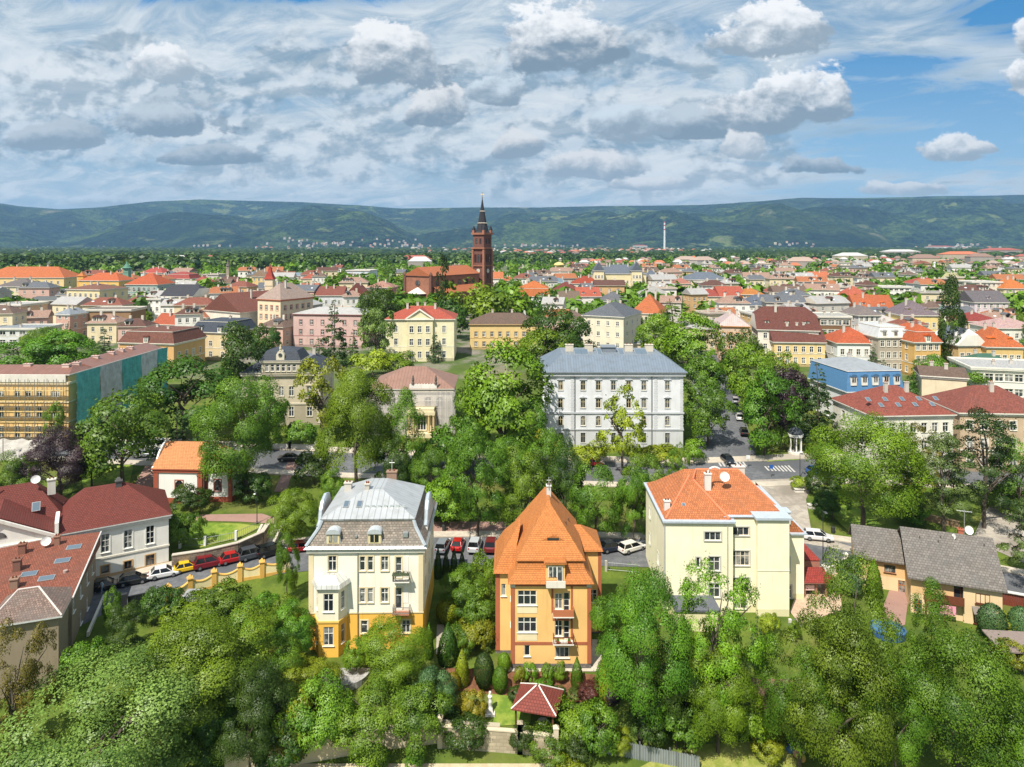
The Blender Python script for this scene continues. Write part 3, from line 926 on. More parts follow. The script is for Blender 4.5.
def smooth_line(pts, n=8):
    P = [Vector((p[0], p[1])) for p in pts]; P = [P[0] * 2 - P[1]] + P + [P[-1] * 2 - P[-2]]; res = []
    for i in range(1, len(P) - 2):
        for k in range(n):
            t = k / n; a, b, c, d = P[i - 1:i + 3]
            res.append(.5 * ((2 * b) + (c - a) * t + (2 * a - 5 * b + 4 * c - d) * t * t + (3 * b - a - 3 * c + d) * t ** 3))
    return res + [P[-2]]
def ribbon(name, line, width, mat, dz=.05, off=0.0, skirt=0.0):
    L = smooth_line(line); l, r = [], []
    for i, p in enumerate(L):
        t = (L[min(i + 1, len(L) - 1)] - L[max(i - 1, 0)]).normalized(); n = Vector((-t.y, t.x))
        l.append(p + n * (off + width / 2)); r.append(p + n * (off - width / 2))
    mb = MB()
    for i in range(len(L)):
        mb.v += [(l[i].x, l[i].y, g(l[i].y) + dz), (r[i].x, r[i].y, g(r[i].y) + dz)]
        if skirt: mb.v += [(l[i].x, l[i].y, g(l[i].y) - skirt), (r[i].x, r[i].y, g(r[i].y) - skirt)]
    k = 4 if skirt else 2
    for i in range(len(L) - 1):
        a, b = i * k, (i + 1) * k
        mb.f.append((a, a + 1, b + 1, b)); mb.m.append(0)
        if skirt: mb.f += [(a + 2, a, b, b + 2), (a + 1, a + 3, b + 3, b + 1)]; mb.m += [0, 0]
    return tag(mb.build(name, mat), kind='structure')
ASPH = surf('asphalt', (92, 94, 98), (112, 113, 116), 1.2, c=(84, 86, 90))
PAVE = surf('pavement', (176, 166, 152), (196, 186, 170), 1.6, c=(160, 152, 140))
BRICKP = masonry((170, 130, 116), .3, .15, .15, .8)
SOIL = surf('soil', (96, 66, 48), (132, 92, 68), 1.4)
LAWN = surf('lawn', (94, 120, 44), (124, 146, 52), .8, c=(146, 152, 72), cscale=.2)
COBBLE = surf('cobbles', (150, 142, 132), (178, 170, 158), 1.1, c=(128, 120, 110))
street_line = gp((20, 640), (75, 612), (110, 597), (160, 585), (210, 574), (261, 563), (320, 556), (400, 552), (480, 551), (560, 551), (640, 553), (720, 554), (800, 552), (850, 556), (905, 566), (1035, 592))
ribbon('street', street_line, 7.4, ASPH, .06)
ribbon('pavement', street_line, 1.6, PAVE, .16, off=4.6, skirt=.3)
cross_line = gp((-30, 447), (60, 448), (140, 451), (220, 456), (300, 461), (400, 465), (500, 468), (600, 472), (690, 474), (760, 472), (830, 469), (900, 472), (1040, 478))
ribbon('road', cross_line, 8.0, ASPH, .05)
ribbon('pavement', cross_line, 2.2, PAVE, .17, off=5.2, skirt=.3)
ribbon('pavement', cross_line, 1.8, PAVE, .17, off=-5.0, skirt=.3)
north_line = gp((731, 471), (724, 440), (718, 410), (713, 380), (709, 358), (705, 338))
ribbon('road', north_line, 11.0, ASPH, .075)
draped('plaza', gp((742, 482), (772, 478), (815, 478), (806, 500), (812, 535), (858, 549), (858, 553), (800, 543), (756, 520), (738, 500)), COBBLE, .07)
draped('lawn', gp((822, 512), (832, 516), (858, 541), (880, 546), (884, 530), (866, 510), (840, 505)), LAWN, .09)
draped('lawn', gp((764, 452), (800, 460), (768, 462), (756, 458)), LAWN, .09)
draped('car_park', gp((972, 540), (1050, 575), (1100, 545), (1060, 500), (1000, 492), (985, 512)), COBBLE, .055)
draped('car_park', gp((128, 446), (176, 446), (180, 458), (124, 457)), COBBLE, .065)
draped('footpath', gp((150, 459), (163, 461), (155, 480), (150, 492), (132, 492), (138, 478)), BRICKP, .075)
draped('footpath', gp((120, 494), (150, 492), (168, 494), (164, 500), (124, 502)), BRICKP, .07)
draped('footpath', gp((196, 515), (262, 514), (274, 518), (274, 524), (240, 522), (196, 521)), BRICKP, .07)
draped('footpath', gp((288, 462), (298, 463), (290, 480), (287, 492), (274, 492), (281, 476)), BRICKP, .075)
draped('parking_bay', gp((430, 522), (560, 522), (566, 534), (428, 534)), BRICKP, .065)
draped('lawn', gp((196, 523), (240, 524), (262, 527), (240, 538), (200, 548), (180, 548)), LAWN, .08)
draped('lawn', gp((80, 472), (134, 464), (128, 490), (86, 500)), LAWN, .08)
draped('garden_soil', gp((440, 668), (560, 672), (606, 676), (612, 700), (560, 704), (486, 694), (446, 690)), SOIL, .05)
draped('lawn', gp((488, 694), (534, 699), (530, 724), (494, 727)), LAWN, .07)
draped('garden_path', gp((592, 640), (604, 640), (608, 672), (500, 672), (496, 668), (590, 667)), PAVE, .075)
draped('garden_path', gp((436, 655), (446, 655), (444, 625), (437, 625)), PAVE, .075)
draped('garden_soil', gp((252, 640), (278, 632), (276, 652), (254, 656)), SOIL, .05)
draped('yard', gp((806, 560), (838, 566), (842, 610), (800, 625), (790, 612)), surf('yard', (176, 152, 130), (196, 172, 150), 1.2), .06)
draped('yard', gp((893, 580), (910, 585), (905, 625), (886, 632), (880, 615)), BRICKP, .06)
draped('footpath', gp((650, 762), (700, 745), (770, 740), (800, 748), (800, 790), (600, 790)), surf('dry_grass', (112, 124, 50), (150, 148, 84), .9), .05)
draped('garden_path', gp((228, 764), (420, 764), (560, 764), (560, 800), (200, 800)), surf('lane', (170, 156, 128), (190, 178, 150), .9), .05)
# crossings painted on the asphalt
zebra = plain((178, 176, 172), .7, name='road_paint')
def crossing(px0, px1, n, L):
    a, b = Vector(at(*px0)[:2]), Vector(at(*px1)[:2]); t = (b - a) / n
    mb = MB(); w = Vector((-t.y, t.x)).normalized() * L / 2
    for k in range(n):
        p, q = a + t * k, a + t * (k + .5)
        mb.poly([(v.x, v.y, g(v.y) + .09) for v in (p - w, q - w, q + w, p + w)])
    return tag(mb.build('crossing_stripes', zebra), kind='structure')
crossing((718, 463), (746, 463), 8, 3.2)
crossing((768, 471), (795, 470), 8, 3.4)

# ================================================================== MOUNTAINS, PLAIN
def mountain():
    xs = np.linspace(-13000, 13000, 420); ys = np.concatenate([np.linspace(5600, 12000, 130), [12600, 14000]])
    X, Y = np.meshgrid(xs, ys)
    rg = np.random.default_rng(3)
    def vnoise(X, Y, s):
        gx, gy = X / s, Y / s; ix, iy = np.floor(gx).astype(int), np.floor(gy).astype(int); fx, fy = gx - ix, gy - iy
        fx, fy = fx * fx * (3 - 2 * fx), fy * fy * (3 - 2 * fy)
        T = np.random.default_rng(int(s)).random((256, 256))
        q = lambda a, b: T[a % 256, b % 256]
        return (q(ix, iy) * (1 - fx) + q(ix + 1, iy) * fx) * (1 - fy) + (q(ix, iy + 1) * (1 - fx) + q(ix + 1, iy + 1) * fx) * fy
    skx = [-200, 0, 20, 60, 100, 150, 200, 300, 360, 400, 470, 540, 600, 660, 700, 760, 800, 860, 930, 1024, 1250]
    sky_ = [207, 203, 206, 209, 207, 201, 199, 201.5, 205, 208, 207, 207, 205.5, 205, 204.5, 201, 197.5, 197.5, 196, 194.5, 196]
    D = 10500.
    colx = 512 + X / Y * FPX
    top = np.interp(colx, skx, sky_)
    hz = np.array([pix_dir(512, t)[1] for t in np.linspace(190, 250, 61)])
    Htop = np.interp(top, np.linspace(190, 250, 61), hz) * D + CAM_H
    t = np.clip((Y - 6000) / (D - 6000), 0, 1)
    spur = vnoise(X + .25 * Y, Y * .35, 1150.) * .6 + vnoise(X - .3 * Y, Y * .5, 520.) * .3 + vnoise(X, Y, 260.) * .1
    prof = t ** 1.15
    z = Htop * np.clip(prof + (spur - .5) * 1.45 * np.sin(np.pi * np.clip(t, 0, 1)) ** .8, 0, 1.0 )
    hill = np.exp(-((Y - 7500) / 620) ** 2) * (60 + 300 * np.maximum(vnoise(X, Y * .3, 1700.) - .40, 0) * 2.2)
    z = np.maximum(z, hill * np.clip((Y - 6000) / 800, 0, 1))
    z += ((vnoise(X, Y, 140.) - .5) * 40 + (vnoise(X + .5 * Y, Y * .6, 420.) - .5) * 130) * t * (1 - t) * 3
    z = np.minimum(z, (np.interp(top, np.linspace(190, 250, 61), hz) * Y + CAM_H) * (.90 + .10 * np.clip((Y - 6500) / 4000, 0, 1)))
    z = np.where(Y > D, Htop * .995 - (Y - D) * .08, z)
    z = np.maximum(z, 0) - 3
    V = np.stack([X, Y, z], -1).reshape(-1, 3); nx, ny = len(xs), len(ys)
    i = np.arange(ny * nx).reshape(ny, nx)
    F = np.stack([i[:-1, :-1], i[:-1, 1:], i[1:, 1:], i[1:, :-1]], -1).reshape(-1, 4)
    me = bpy.data.meshes.new('mountain'); me.from_pydata(V.tolist(), [], F.tolist())
    me.polygons.foreach_set('use_smooth', [True] * len(F))
    m, p = mat_base('mountain_forest'); pos = position()
    n1 = noise(pos, .0011, 7, .62, .6); n2 = noise(pos, .009, 5, .65); n3 = noise(pos, .0030, 6, .6); n5 = noise(pos, .03, 4, .65)
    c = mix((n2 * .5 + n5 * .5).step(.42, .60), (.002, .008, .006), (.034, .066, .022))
    c = mix(n1.step(.50, .57) * .65, c, mix((n2 * .5 + n5 * .5).step(.42, .58), (.026, .056, .014), (.105, .150, .034)))
    c = mix(n3.step(.60, .65) * .7, c, (.170, .200, .065))
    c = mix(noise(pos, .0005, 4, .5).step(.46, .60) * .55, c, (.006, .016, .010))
    c = mix((n3 * .6 + n1 * .4).step(.62, .65) * .6, c, (.21, .18, .14))
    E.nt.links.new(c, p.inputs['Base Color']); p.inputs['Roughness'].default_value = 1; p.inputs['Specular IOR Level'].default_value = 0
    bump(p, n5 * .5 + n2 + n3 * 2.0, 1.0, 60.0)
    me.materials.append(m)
    return tag(link('mountains', me), kind='structure')
MT = mountain()

def blobs(name, pts, size, col, seed, squash=.8):
    """a wood seen from far: one lumpy crown per point, all in one mesh"""
    bm = bmesh.new(); bmesh.ops.create_icosphere(bm, subdivisions=2, radius=1); bm.verts.ensure_lookup_table()
    v = np.array([q.co[:] for q in bm.verts]); f = np.array([[q.index for q in t.verts] for t in bm.faces]); bm.free()
    rg = np.random.default_rng(seed); n = len(pts)
    s = size * rg.uniform(.6, 1.35, (n, 1, 1)); j = 1 + rg.normal(0, .17, (n, len(v), 1))
    z = np.array([1, 1, squash]) * rg.uniform(.8, 1.3, (n, 1, 3))
    V = (v[None] * j * z * s + pts[:, None]).reshape(-1, 3)
    F = (f[None] + np.arange(n)[:, None, None] * len(v)).reshape(-1, 3)
    me = bpy.data.meshes.new(name)
    me.vertices.add(len(V)); me.vertices.foreach_set('co', V.astype(np.float32).ravel())
    me.loops.add(F.size); me.loops.foreach_set('vertex_index', F.astype(np.int32).ravel())
    me.polygons.add(len(F)); me.polygons.foreach_set('loop_start', np.arange(0, F.size, 3, dtype=np.int32)); me.polygons.foreach_set('loop_total', np.full(len(F), 3, np.int32))
    me.update(); me.validate()
    a = me.attributes.new('tint', 'FLOAT', 'POINT'); a.data.foreach_set('value', np.repeat(np.clip(rg.normal(.5, .28, n), 0, 1), len(v)).astype(np.float32))
    me.materials.append(col)
    return tag(link(name, me), kind='stuff')
def grove(name, pts, width, m, leaf, col, seed):
    """a wood at middle distance: every crown a ball of leaf sprays, all in one mesh"""
    rg = np.random.default_rng(seed); n = len(pts)
    d = sphere_dirs(rg, n * m).reshape(n, m, 3); d[..., 2] = np.where(d[..., 2] < -.35, -d[..., 2], d[..., 2])
    s = width * rg.uniform(.55, 1.4, (n, 1, 1)); asp = rg.uniform(.85, 1.5, (n, 1, 1)) * np.array([0, 0, 1]) + np.array([1, 1, 0])
    lobe = 1 + .28 * np.sin(d[..., :1] * 5 + rg.uniform(0, 6, (n, 1, 1))) * np.sin(d[..., 1:2] * 4 + rg.uniform(0, 6, (n, 1, 1)))
    P = d * rg.uniform(.62, 1.0, (n, m, 1)) * lobe * s * .5 * asp; P[..., 2:] += s * .5; P += pts[:, None]
    j = d + rg.normal(0, .3, d.shape); j *= np.sign((j * d).sum(-1, keepdims=True)); j /= np.linalg.norm(j, axis=-1, keepdims=True)
    a = np.cross(j, rg.normal(0, 1, d.shape)); a /= np.linalg.norm(a, axis=-1, keepdims=True) + 1e-9; b = np.cross(j, a)
    q = leaf * s * rg.uniform(.7, 1.3, (n, m, 1))
    V = np.stack([P - a * q, P - b * q * .7, P + a * q, P + b * q * .7], 2).reshape(-1, 3); N = n * m
    me = bpy.data.meshes.new(name)
    me.vertices.add(4 * N); me.vertices.foreach_set('co', V.astype(np.float32).ravel())
    me.loops.add(4 * N); me.loops.foreach_set('vertex_index', np.arange(4 * N, dtype=np.int32))
    me.polygons.add(N); me.polygons.foreach_set('loop_start', np.arange(0, 4 * N, 4, dtype=np.int32)); me.polygons.foreach_set('loop_total', np.full(N, 4, np.int32))
    me.update()
    t = np.clip(rg.normal(.45, .26, (n, 1)) + rg.normal(0, .14, (n, m)), 0, 1)
    at_ = me.attributes.new('tint', 'FLOAT', 'POINT'); at_.data.foreach_set('value', np.repeat(t.ravel(), 4).astype(np.float32))
    me.materials.append(col)
    return tag(link(name, me), kind='stuff')
rg = np.random.default_rng(11)
def scatter(n, y0, y1, k=.86, keep=None):
    y = 1 / rg.uniform(1 / y1, 1 / y0, n); x = rg.uniform(-k, k, n) * y
    if keep is not None:
        q = keep(x, y); x, y = x[q], y[q]
    z = np.interp(y, GY, GZ); return np.stack([x, y, z], 1)
wood = leaf_mat('wood', (.008, .026, .008), (.046, .084, .016), trans=.1)
wood2 = leaf_mat('wood2', (.016, .042, .010), (.085, .128, .018), trans=.15)
def woods(x, y):
    px = 512 + x / y * FPX
    lim = np.interp(px, [-100, 0, 240, 300, 470, 600, 720, 1100], [760, 760, 800, 900, 1050, 1250, 1500, 1900])
    return (y > lim) & ~((np.abs(px - 430) < 34) & (y > 2050) & (y < 2900))
p_ = scatter(14000, 760, 2300, keep=woods); p_[:, 2] -= 1
grove('woodland', p_, 11, 26, .22, wood2, 1)
p_ = scatter(7500, 1900, 6200, keep=woods); p_[:, 2] += 4
blobs('woodland', p_, 15, wood, 2, .6)
draped('meadow', [(-300, 2080), (-205, 2080), (-215, 2900), (-400, 2900)], surf('meadow', (140, 160, 62), (172, 184, 84), .02), 2.5)

# ================================================================== HAZE (the air between here and the hills)
def haze():
    mb = MB(); mb.box(-14500, 14500, -260, 15000, -60, 760)
    m = bpy.data.materials.new('haze'); m.use_nodes = True; m.node_tree.nodes.clear()
    v = m.node_tree.nodes.new('ShaderNodeVolumePrincipled'); o = m.node_tree.nodes.new('ShaderNodeOutputMaterial')
    v.inputs['Color'].default_value = (.34, .62, 1.0, 1); v.inputs['Density'].default_value = HAZE_D; v.inputs['Anisotropy'].default_value = .15
    m.node_tree.links.new(v.outputs[0], o.inputs['Volume'])
    m.cycles.homogeneous_volume = True
    return tag(mb.build('haze', m), kind='stuff')
HAZE_D = 5.4e-5
if HAZE_D: haze()

# ================================================================== NEAR BUILDINGS
WHITE = (232, 228, 214)
def rail(parent, w, d, h=1.0, rgb=(70, 72, 74), name='railing', bars=14, solid=None):
    mb = MB()
    if solid:
        mb.box(-w / 2, w / 2, -d, -d + .08, .12, h); mb.box(-w / 2, -w / 2 + .08, -d + .08, 0, .12, h); mb.box(w / 2 - .08, w / 2, -d + .08, 0, .12, h)
        return mb.build(name, plaster(solid), parent)
    mb.box(-w / 2, w / 2, -d, -d + .06, h - .06, h); mb.box(-w / 2, w / 2, -d, -d + .05, .18, .23)
    for s in (-1, 1):
        x = s * (w / 2 - .03); mb.box(x - .03, x + .03, -d + .06, 0, h - .06, h); mb.box(x - .03, x + .03, -d + .06, 0, .18, .23)
    for k in range(bars + 1):
        x = -w / 2 + .03 + (w - .06) * k / bars; mb.box(x - .02, x + .02, -d + .01, -d + .04, .23, h - .06)
    for s in (-1, 1):
        for k in range(1, 5): 
            x = s * (w / 2 - .03); y = -d + d * k / 5; mb.box(x - .02, x + .02, y - .02, y + .02, .23, h - .06)
    return mb.build(name, plain(rgb, .5, .3), parent)
def balcony(root, x, y, z, w, d, slab=(226, 222, 212), rgb=(70, 72, 74), solid=None, h=1.0):
    mb = MB(); mb.box(-w / 2, w / 2, -d, -.002, 0, .12)
    for s in (-1, 1): mb.box(s * w * .32 - .1, s * w * .32 + .1, -d * .7, -.003, -.3, -.002)
    b = mb.build('balcony', plaster(slab), root, (x, y, z))
    rail(b, w - .06, d - .03, h, rgb, solid=solid); return b

# ---- white villa with a yellow base and a silver mansard roof
def white_villa():
    X, Y, Z = -16.5, 75.0, .1; w, d, h = 13.4, 13.5, 12.7
    a = R(1.0)
    r = thing('villa', 'white villa with yellow ground floor and silver grey mansard roof', 'villa', (X - math.sin(a) * d / 2, Y + d / 2, Z), a)
    HOUSES.append((X, Y + d / 2, 8))
    cream = (222, 204, 160)
    U = [('f', -3.95, 9.9, .95, 1.9, 'cas'), ('f', -.42, 9.9, .62, 1.8, 'cas'), ('f', .52, 9.9, .62, 1.8, 'cas'), ('f', 2.2, 9.9, .85, 1.8, 'cas'), ('f', 3.85, 9.0, .7, 2.6, 'cas cross'),
         ('f', -.42, 5.9, .62, 1.8, 'cas'), ('f', .52, 5.9, .62, 1.8, 'cas'), ('f', 2.2, 5.9, .85, 1.8, 'cas'), ('f', 3.85, 5.0, .75, 2.7, 'door'),
         ('f', -.2, 2.0, .75, 1.6, 'cas'), ('f', 4.7, 2.0, .95, 1.6, 'cas')]
    for k in range(3):
        for zz_ in (9.9, 5.9): U.append(('r', -4.2 + 4.2 * k, zz_, .95, 1.8, 'cas')); U.append(('l', -4.2 + 4.2 * k, zz_, .95, 1.8, 'cas'))
    shell(r, w, d, h, U, [plaster((246, 184, 20)), plaster((240, 234, 214))], bands=((4.6, 1),), scol=cream, near=True)
    ring(r, w, d, 4.52, 4.68, .08, plaster(cream), 'string_course')
    ring(r, w, d, h - .45, h - .004, .25, plaster((214, 210, 196)))
    for s in (-1, 1): q = MB(); q.box(s * (w / 2 - .25) - .28, s * (w / 2 - .25) + .28, -d / 2 - .05, -d / 2 + .2, 4.69, h - .46); q.build('corner_strip', plaster(cream), r)
    for a0, a1 in ((9.75, 11.7), (5.8, 7.6)): p = MB(); p.box(4.35, 5.0, -d / 2 - .04, -d / 2 + .1, a0, a1); p.build('blind_panel', plaster((232, 228, 216)), r)
    pipe = MB(); pipe.tube([(-.95, -d / 2 - .1, 0), (-.95, -d / 2 - .1, h - .5)], .06, 8); pipe.build('downpipe', plain((150, 152, 150), .5, .4), r)
    # two storey bay
    bx, by = -4.05, -d / 2
    hw, ow, bd = 1.15, 1.9, 1.5
    b = MB()
    plan = [(bx - ow, by), (bx - hw, by - bd), (bx + hw, by - bd), (bx + ow, by)]
    for (x0, y0), (x1, y1) in zip(plan, plan[1:]):
        u = Vector((x1 - x0, y1 - y0, 0)); L = u.length; u.normalize()
        mid = Vector(((x0 + x1) / 2, (y0 + y1) / 2, 0))
        big = abs(x1 - x0 - 2 * hw) < .01
        ww = 1.15 if big else .62
        hs = [(0, 5.6, ww, 2.2), (0, 1.4, ww, 2.3)]
        wall_face(b, mid, u, L, -3, 8.5, hs, 0, bands=((4.3, 1),))
        ang = math.atan2(u.y, u.x)
        for hh in hs:
            me, pe = window_meshes(ww, hh[3], 'cas', (232, 230, 224), None, True)
            o = link('window', me, r, (mid.x, mid.y, hh[1]), ang); link('pane', pe, o)
    bay = b.build('bay', [plaster((246, 184, 20)), plaster((240, 230, 200))], r)
    t = MB(); big = lambda f, z: [(bx + (x - bx) * f, by + (y - by) * f - (0 if y < by else 0), z) for x, y in plan]
    A, B, D_ = big(1.22, 8.5), big(1.12, 9.0), big(.55, 9.75)
    for P_, Q_ in ((A, B), (B, D_)):
        for k in range(3): t.poly([P_[k], P_[k + 1], Q_[k + 1], Q_[k]])
    t.poly(D_); t.poly(A[::-1]); t.build('bay_roof', seam_metal((214, 214, 210)), bay)
    t = MB(); A, B = big(1.06, 4.2), big(1.06, 4.45)
    for k in range(3): t.poly([A[k], A[k + 1], B[k + 1], B[k]])
    t.poly(B); t.poly(A[::-1]); t.build('ledge', plaster((236, 190, 70)), bay)
    b1 = balcony(r, 4.2, -d / 2, 8.75, 2.0, .9); 
    pl = MB(); 
    for k in range(8): pl.frus(.3, .3, 1.0, .16, .16, 1.3 + .1 * (k % 3), 0, cx=-.85 + .24 * k, cy=-.98)
    pl.build('planter', plain((74, 84, 60), .9), b1)
    balcony(r, 4.2, -d / 2, 4.68, 2.0, .9, slab=(186, 120, 88), rgb=(150, 150, 150))
    # roof: flared patterned slope, metal hips, low metal upper roof
    m = MB(); o = .5
    lv = [(o, 0.0), (o * .55, .28), (-.35, 1.2), (-.95, 2.1), (-1.25, 2.9)]
    for (o0, z0), (o1, z1) in zip(lv, lv[1:]):
        m.frus(w + 2 * o0, d + 2 * o0, h + z0 + .12, w + 2 * o1, d + 2 * o1, h + z1 + .12, 0 if z0 > .2 else 1, bottom=z0 == 0, top=1)
    tt = h + 3.02
    m.frus(w - 2.3, d - 2.3, tt + .002, w - 2.1, d - 2.1, tt + .25, 1)
    m.frus(w - 2.2, d - 2.2, tt + .252, 2.2, 4.2, tt + 2.4, 1, dy=.8)
    roof = m.build('roof', [tiles((150, 136, 122), .4, .3, .35, weather=.5), seam_metal((188, 191, 193), .7), plain((120, 124, 128))], r)
    for sx_ in (-1, 1):
        hp = MB()
        for (o0, z0), (o1, z1) in zip(lv[1:], lv[2:]):
            hp.tube([(sx_ * (w / 2 + o0), -d / 2 - o0, h + z0 + .15), (sx_ * (w / 2 + o1), -d / 2 - o1, h + z1 + .15)], .22, 6)
        hp.build('hip_flashing', plain((178, 186, 192), .4, .3), roof)
    for ux in (-3.85, 1.0):
        dormer(roof, ux, -d / 2 - .1, h + .55, 1.5, 1.35, 2.0, 0, (222, 204, 150), (176, 182, 186), arch=True)
        sk = MB(); sk.extrude_y([(-1.5, 0), (1.5, 0), (.95, .25), (.8, 1.2), (-.8, 1.2), (-.95, .25)], -.05, .1); sk.build('dormer_apron', plain((176, 182, 186), .45, .3), roof, (ux, -d / 2 + .0, h + .42))
    for ux, sz in ((-1.2, .28), (4.6, .6)):
        q = MB(); q.box(-sz / 2, sz / 2, -.12, .6, 0, sz * .9); q.build('vent', plain((150, 156, 158), .5, .3), roof, (ux, -d / 2 + .25, h + 1.3))
    # shaped side gables rising above the mansard
    for s in (-1, 1):
        prof = [(-3.6, 0), (-3.5, 1.0), (-2.6, 1.4), (-2.1, 2.7), (-1.4, 3.5), (0, 3.9), (1.4, 3.5), (2.1, 2.7), (2.6, 1.4), (3.5, 1.0), (3.6, 0)]
        q = MB(); x0 = s * (w / 2 - .1)
        q.extrude_x([(y_, z_) for y_, z_ in prof], x0 - .25, x0 + .25, 0)
        q.build('side_gable', plaster((206, 204, 198)), r, (0, .6, h))
        cp = MB(); cp.tube([(x0, y_ + .6, h + z_ + .05) for y_, z_ in prof[1:-1]], .3, 6); cp.build('gable_coping', plain((176, 186, 194), .45, .3), r)
    chimney(roof, -.9, -1.0, tt + 1.0, 2.0, .55, .8); chimney(roof, -4.0, 2.2, tt + .6, 1.4, .9, .7); chimney(roof, 1.4, 4.0, tt + 1.6, 1.3, 1.3, .8, (150, 120, 100))
    fin = MB(); fin.tube([(1.4, 4.0, tt + 3.2), (1.4, 4.0, tt + 4.6)], .06); fin.tube([(1.05, 4.0, tt + 4.2), (1.75, 4.0, tt + 4.2)], .05); fin.build('aerial', plain((190, 192, 190), .4, .5), roof)
    for ux in (-3.0, -1.4): skylight(roof, ux, -3.55, tt + 1.30, .7, 1.1, math.atan2(2.15, 4.35))
    ss = MB()
    for k in range(7): ss.box(-.2 + .75 * k, .2 + .75 * k, -.05, .05, 0, .35)
    ss.build('snow_guard', plain((200, 206, 210), .4, .4), roof, (-.4, -4.0, tt + 1.02))
white_villa()

# ---- orange house
def orange_house():
    X, Y, Z = 4.0, 71.5, -.3; w, d, h = 10.0, 13.0, 10.6
    r = thing('apartment_house', 'orange apartment house with steep orange tiled roof and small balconies', 'house', (X, Y + d / 2, Z))
    HOUSES.append((X, Y + d / 2, 8))
    wl, rust, stone = plaster((240, 188, 100)), plaster((176, 96, 56)), masonry((118, 112, 108), .4, .28, .35)
    U = [('f', -3.0, 7.9, 2.35, 1.75, 'cas3'), ('f', -3.0, 4.6, 2.35, 1.8, 'cas3'), ('f', -3.0, 1.7, .7, 1.3, 'cas plainp'),
         ('f', .95, 7.4, .95, 1.9, 'cas'), ('f', 1.95, 7.0, .75, 2.4, 'door cross'), ('f', .95, 4.1, .95, 1.9, 'cas'), ('f', 1.95, 3.7, .75, 2.4, 'door cross'), ('f', 1.4, 1.5, 1.7, 1.25, 'cas3'),
         ('r', -3.6, 7.6, 1.2, 1.6, 'cas'), ('r', -3.6, 4.4, 1.2, 1.6, 'cas'), ('l', 4.5, 7.6, 1.2, 1.6, 'cas'), ('l', 4.5, 4.4, 1.2, 1.6, 'cas')]
    shell(r, w, d, h, U, [stone, wl], bands=((.75, 1),), near=True, scol=None, fcol=(238, 236, 230))
    t = MB()
    for s in (-1, 1):
        t.box(s * (w / 2 - .2) - .25, s * (w / 2 - .2) + .25, -d / 2 - .06, -d / 2 + .3, .78, h - .05)
        t.box(s * (w / 2 + .02) - .045, s * (w / 2 + .02) + .045, -d / 2 + .301, -d / 2 + .8, .78, h - .05)
    t.box(-w / 2 + .46, w / 2 - .46, -d / 2 - .04, -d / 2 + .1, 3.05, 3.4)
    t.box(-w / 2 + .46, w / 2 - .46, -d / 2 - .05, -d / 2 + .1, h - .42, h - .05)
    t.box(.2, 2.6, -d / 2 - .03, -d / 2 + .1, 6.0, 6.9); t.box(2.5, 2.75, -d / 2 - .03, -d / 2 + .1, 3.42, h - .43); t.box(.05, .3, -d / 2 - .031, -d / 2 + .1, 6.91, h - .43)
    t.build('pilaster_trim', rust, r)
    p = MB(); p.box(-4.25, -1.75, -d / 2 - .035, -d / 2 + .1, 6.9, 7.7); p.box(-4.25, -1.75, -d / 2 - .035, -d / 2 + .1, 3.55, 4.4); p.build('light_panel', plaster((232, 214, 168)), r)
    cp = MB()
    for s in (-1, 1): cp.box(s * (w / 2 - .2) - .32, s * (w / 2 - .2) + .32, -d / 2 - .12, -d / 2 + .2, h - .55, h - .06)
    cp.build('capital', plaster((214, 204, 184)), r)
    balcony(r, 1.5, -d / 2, 6.85, 2.6, 1.0, rgb=(190, 120, 80), solid=(188, 108, 62), h=.95)
    bb = balcony(r, 1.5, -d / 2, 3.55, 2.6, 1.0, rgb=(120, 60, 40))
    for s in (-1, 1):
        f = MB(); f.frus(.4, .22, .2, .45, .25, .42, 0); f.frus(.36, .2, .43, .2, .1, .75, 1); f.build('flower_box', [plain((150, 70, 44), .7), plain((70, 100, 36), .9)], bb, (s * .7, -.9, .1))
    # flared mansard and hipped top
    m = MB(); lv = [(.42, 0), (.22, .3), (-.55, 1.2), (-.95, 2.25)]
    for (o0, z0), (o1, z1) in zip(lv, lv[1:]):
        m.frus(w + 2 * o0, d + 2 * o0, h + z0, w + 2 * o1, d + 2 * o1, h + z1, 0, bottom=z0 == 0)
    tt = h + 2.25
    m.frus(w - 1.3, d - 1.3, tt + .004, w - 1.3, d - 1.3, tt + .12, 0)
    m.frus(w - 1.2, d - 1.2, tt + .122, .5, 5.6, tt + 5.3, 0, dy=1.6)
    orange = tiles((230, 126, 38), .2, .25, .14, weather=.22)
    roof = m.build('roof', [orange, rust], r)
    # front roof window with balcony
    q = MB(); q.box(-1.2, 1.2, -.25, 1.9, -.3, 2.35, 0); q.extrude_y([(-1.45, 2.352), (1.45, 2.352), (1.3, 2.6), (-1.3, 2.6)], -.55, 3.2, 1)
    q.box(-.85, .15, -.33, -.251, .75, 1.95, 2); q.box(.25, .85, -.33, -.251, .1, 1.95, 2)
    for x0 in (-.9, -.37, .12, .2, .82): q.box(x0, x0 + .07, -.37, -.331, .1 if x0 > .15 else .75, 1.98, 3)
    q.box(-.9, .89, -.365, -.331, 1.981, 2.05, 3)
    dm = q.build('dormer', [wl, orange, glass_mat(), plain((238, 236, 230), .5)], roof, (.55, -d / 2 + .1, h + .05))
    s = MB(); s.box(-1.2, 1.2, -1.05, -.3, -.22, -.04); s.box(-1.2, 1.2, -1.05, -.98, -.04, .62, 0); s.build('balcony', plaster((222, 214, 200)), r, (.55, -d / 2 + .1, h + .05))
    # eyebrow window
    e = MB(); pr = [(-1.5 + 3 * k / 12, .55 * math.sin(math.pi * k / 12) ** 1.6) for k in range(13)]
    e.extrude_y(pr[::-1], 0, 2.0, 0)
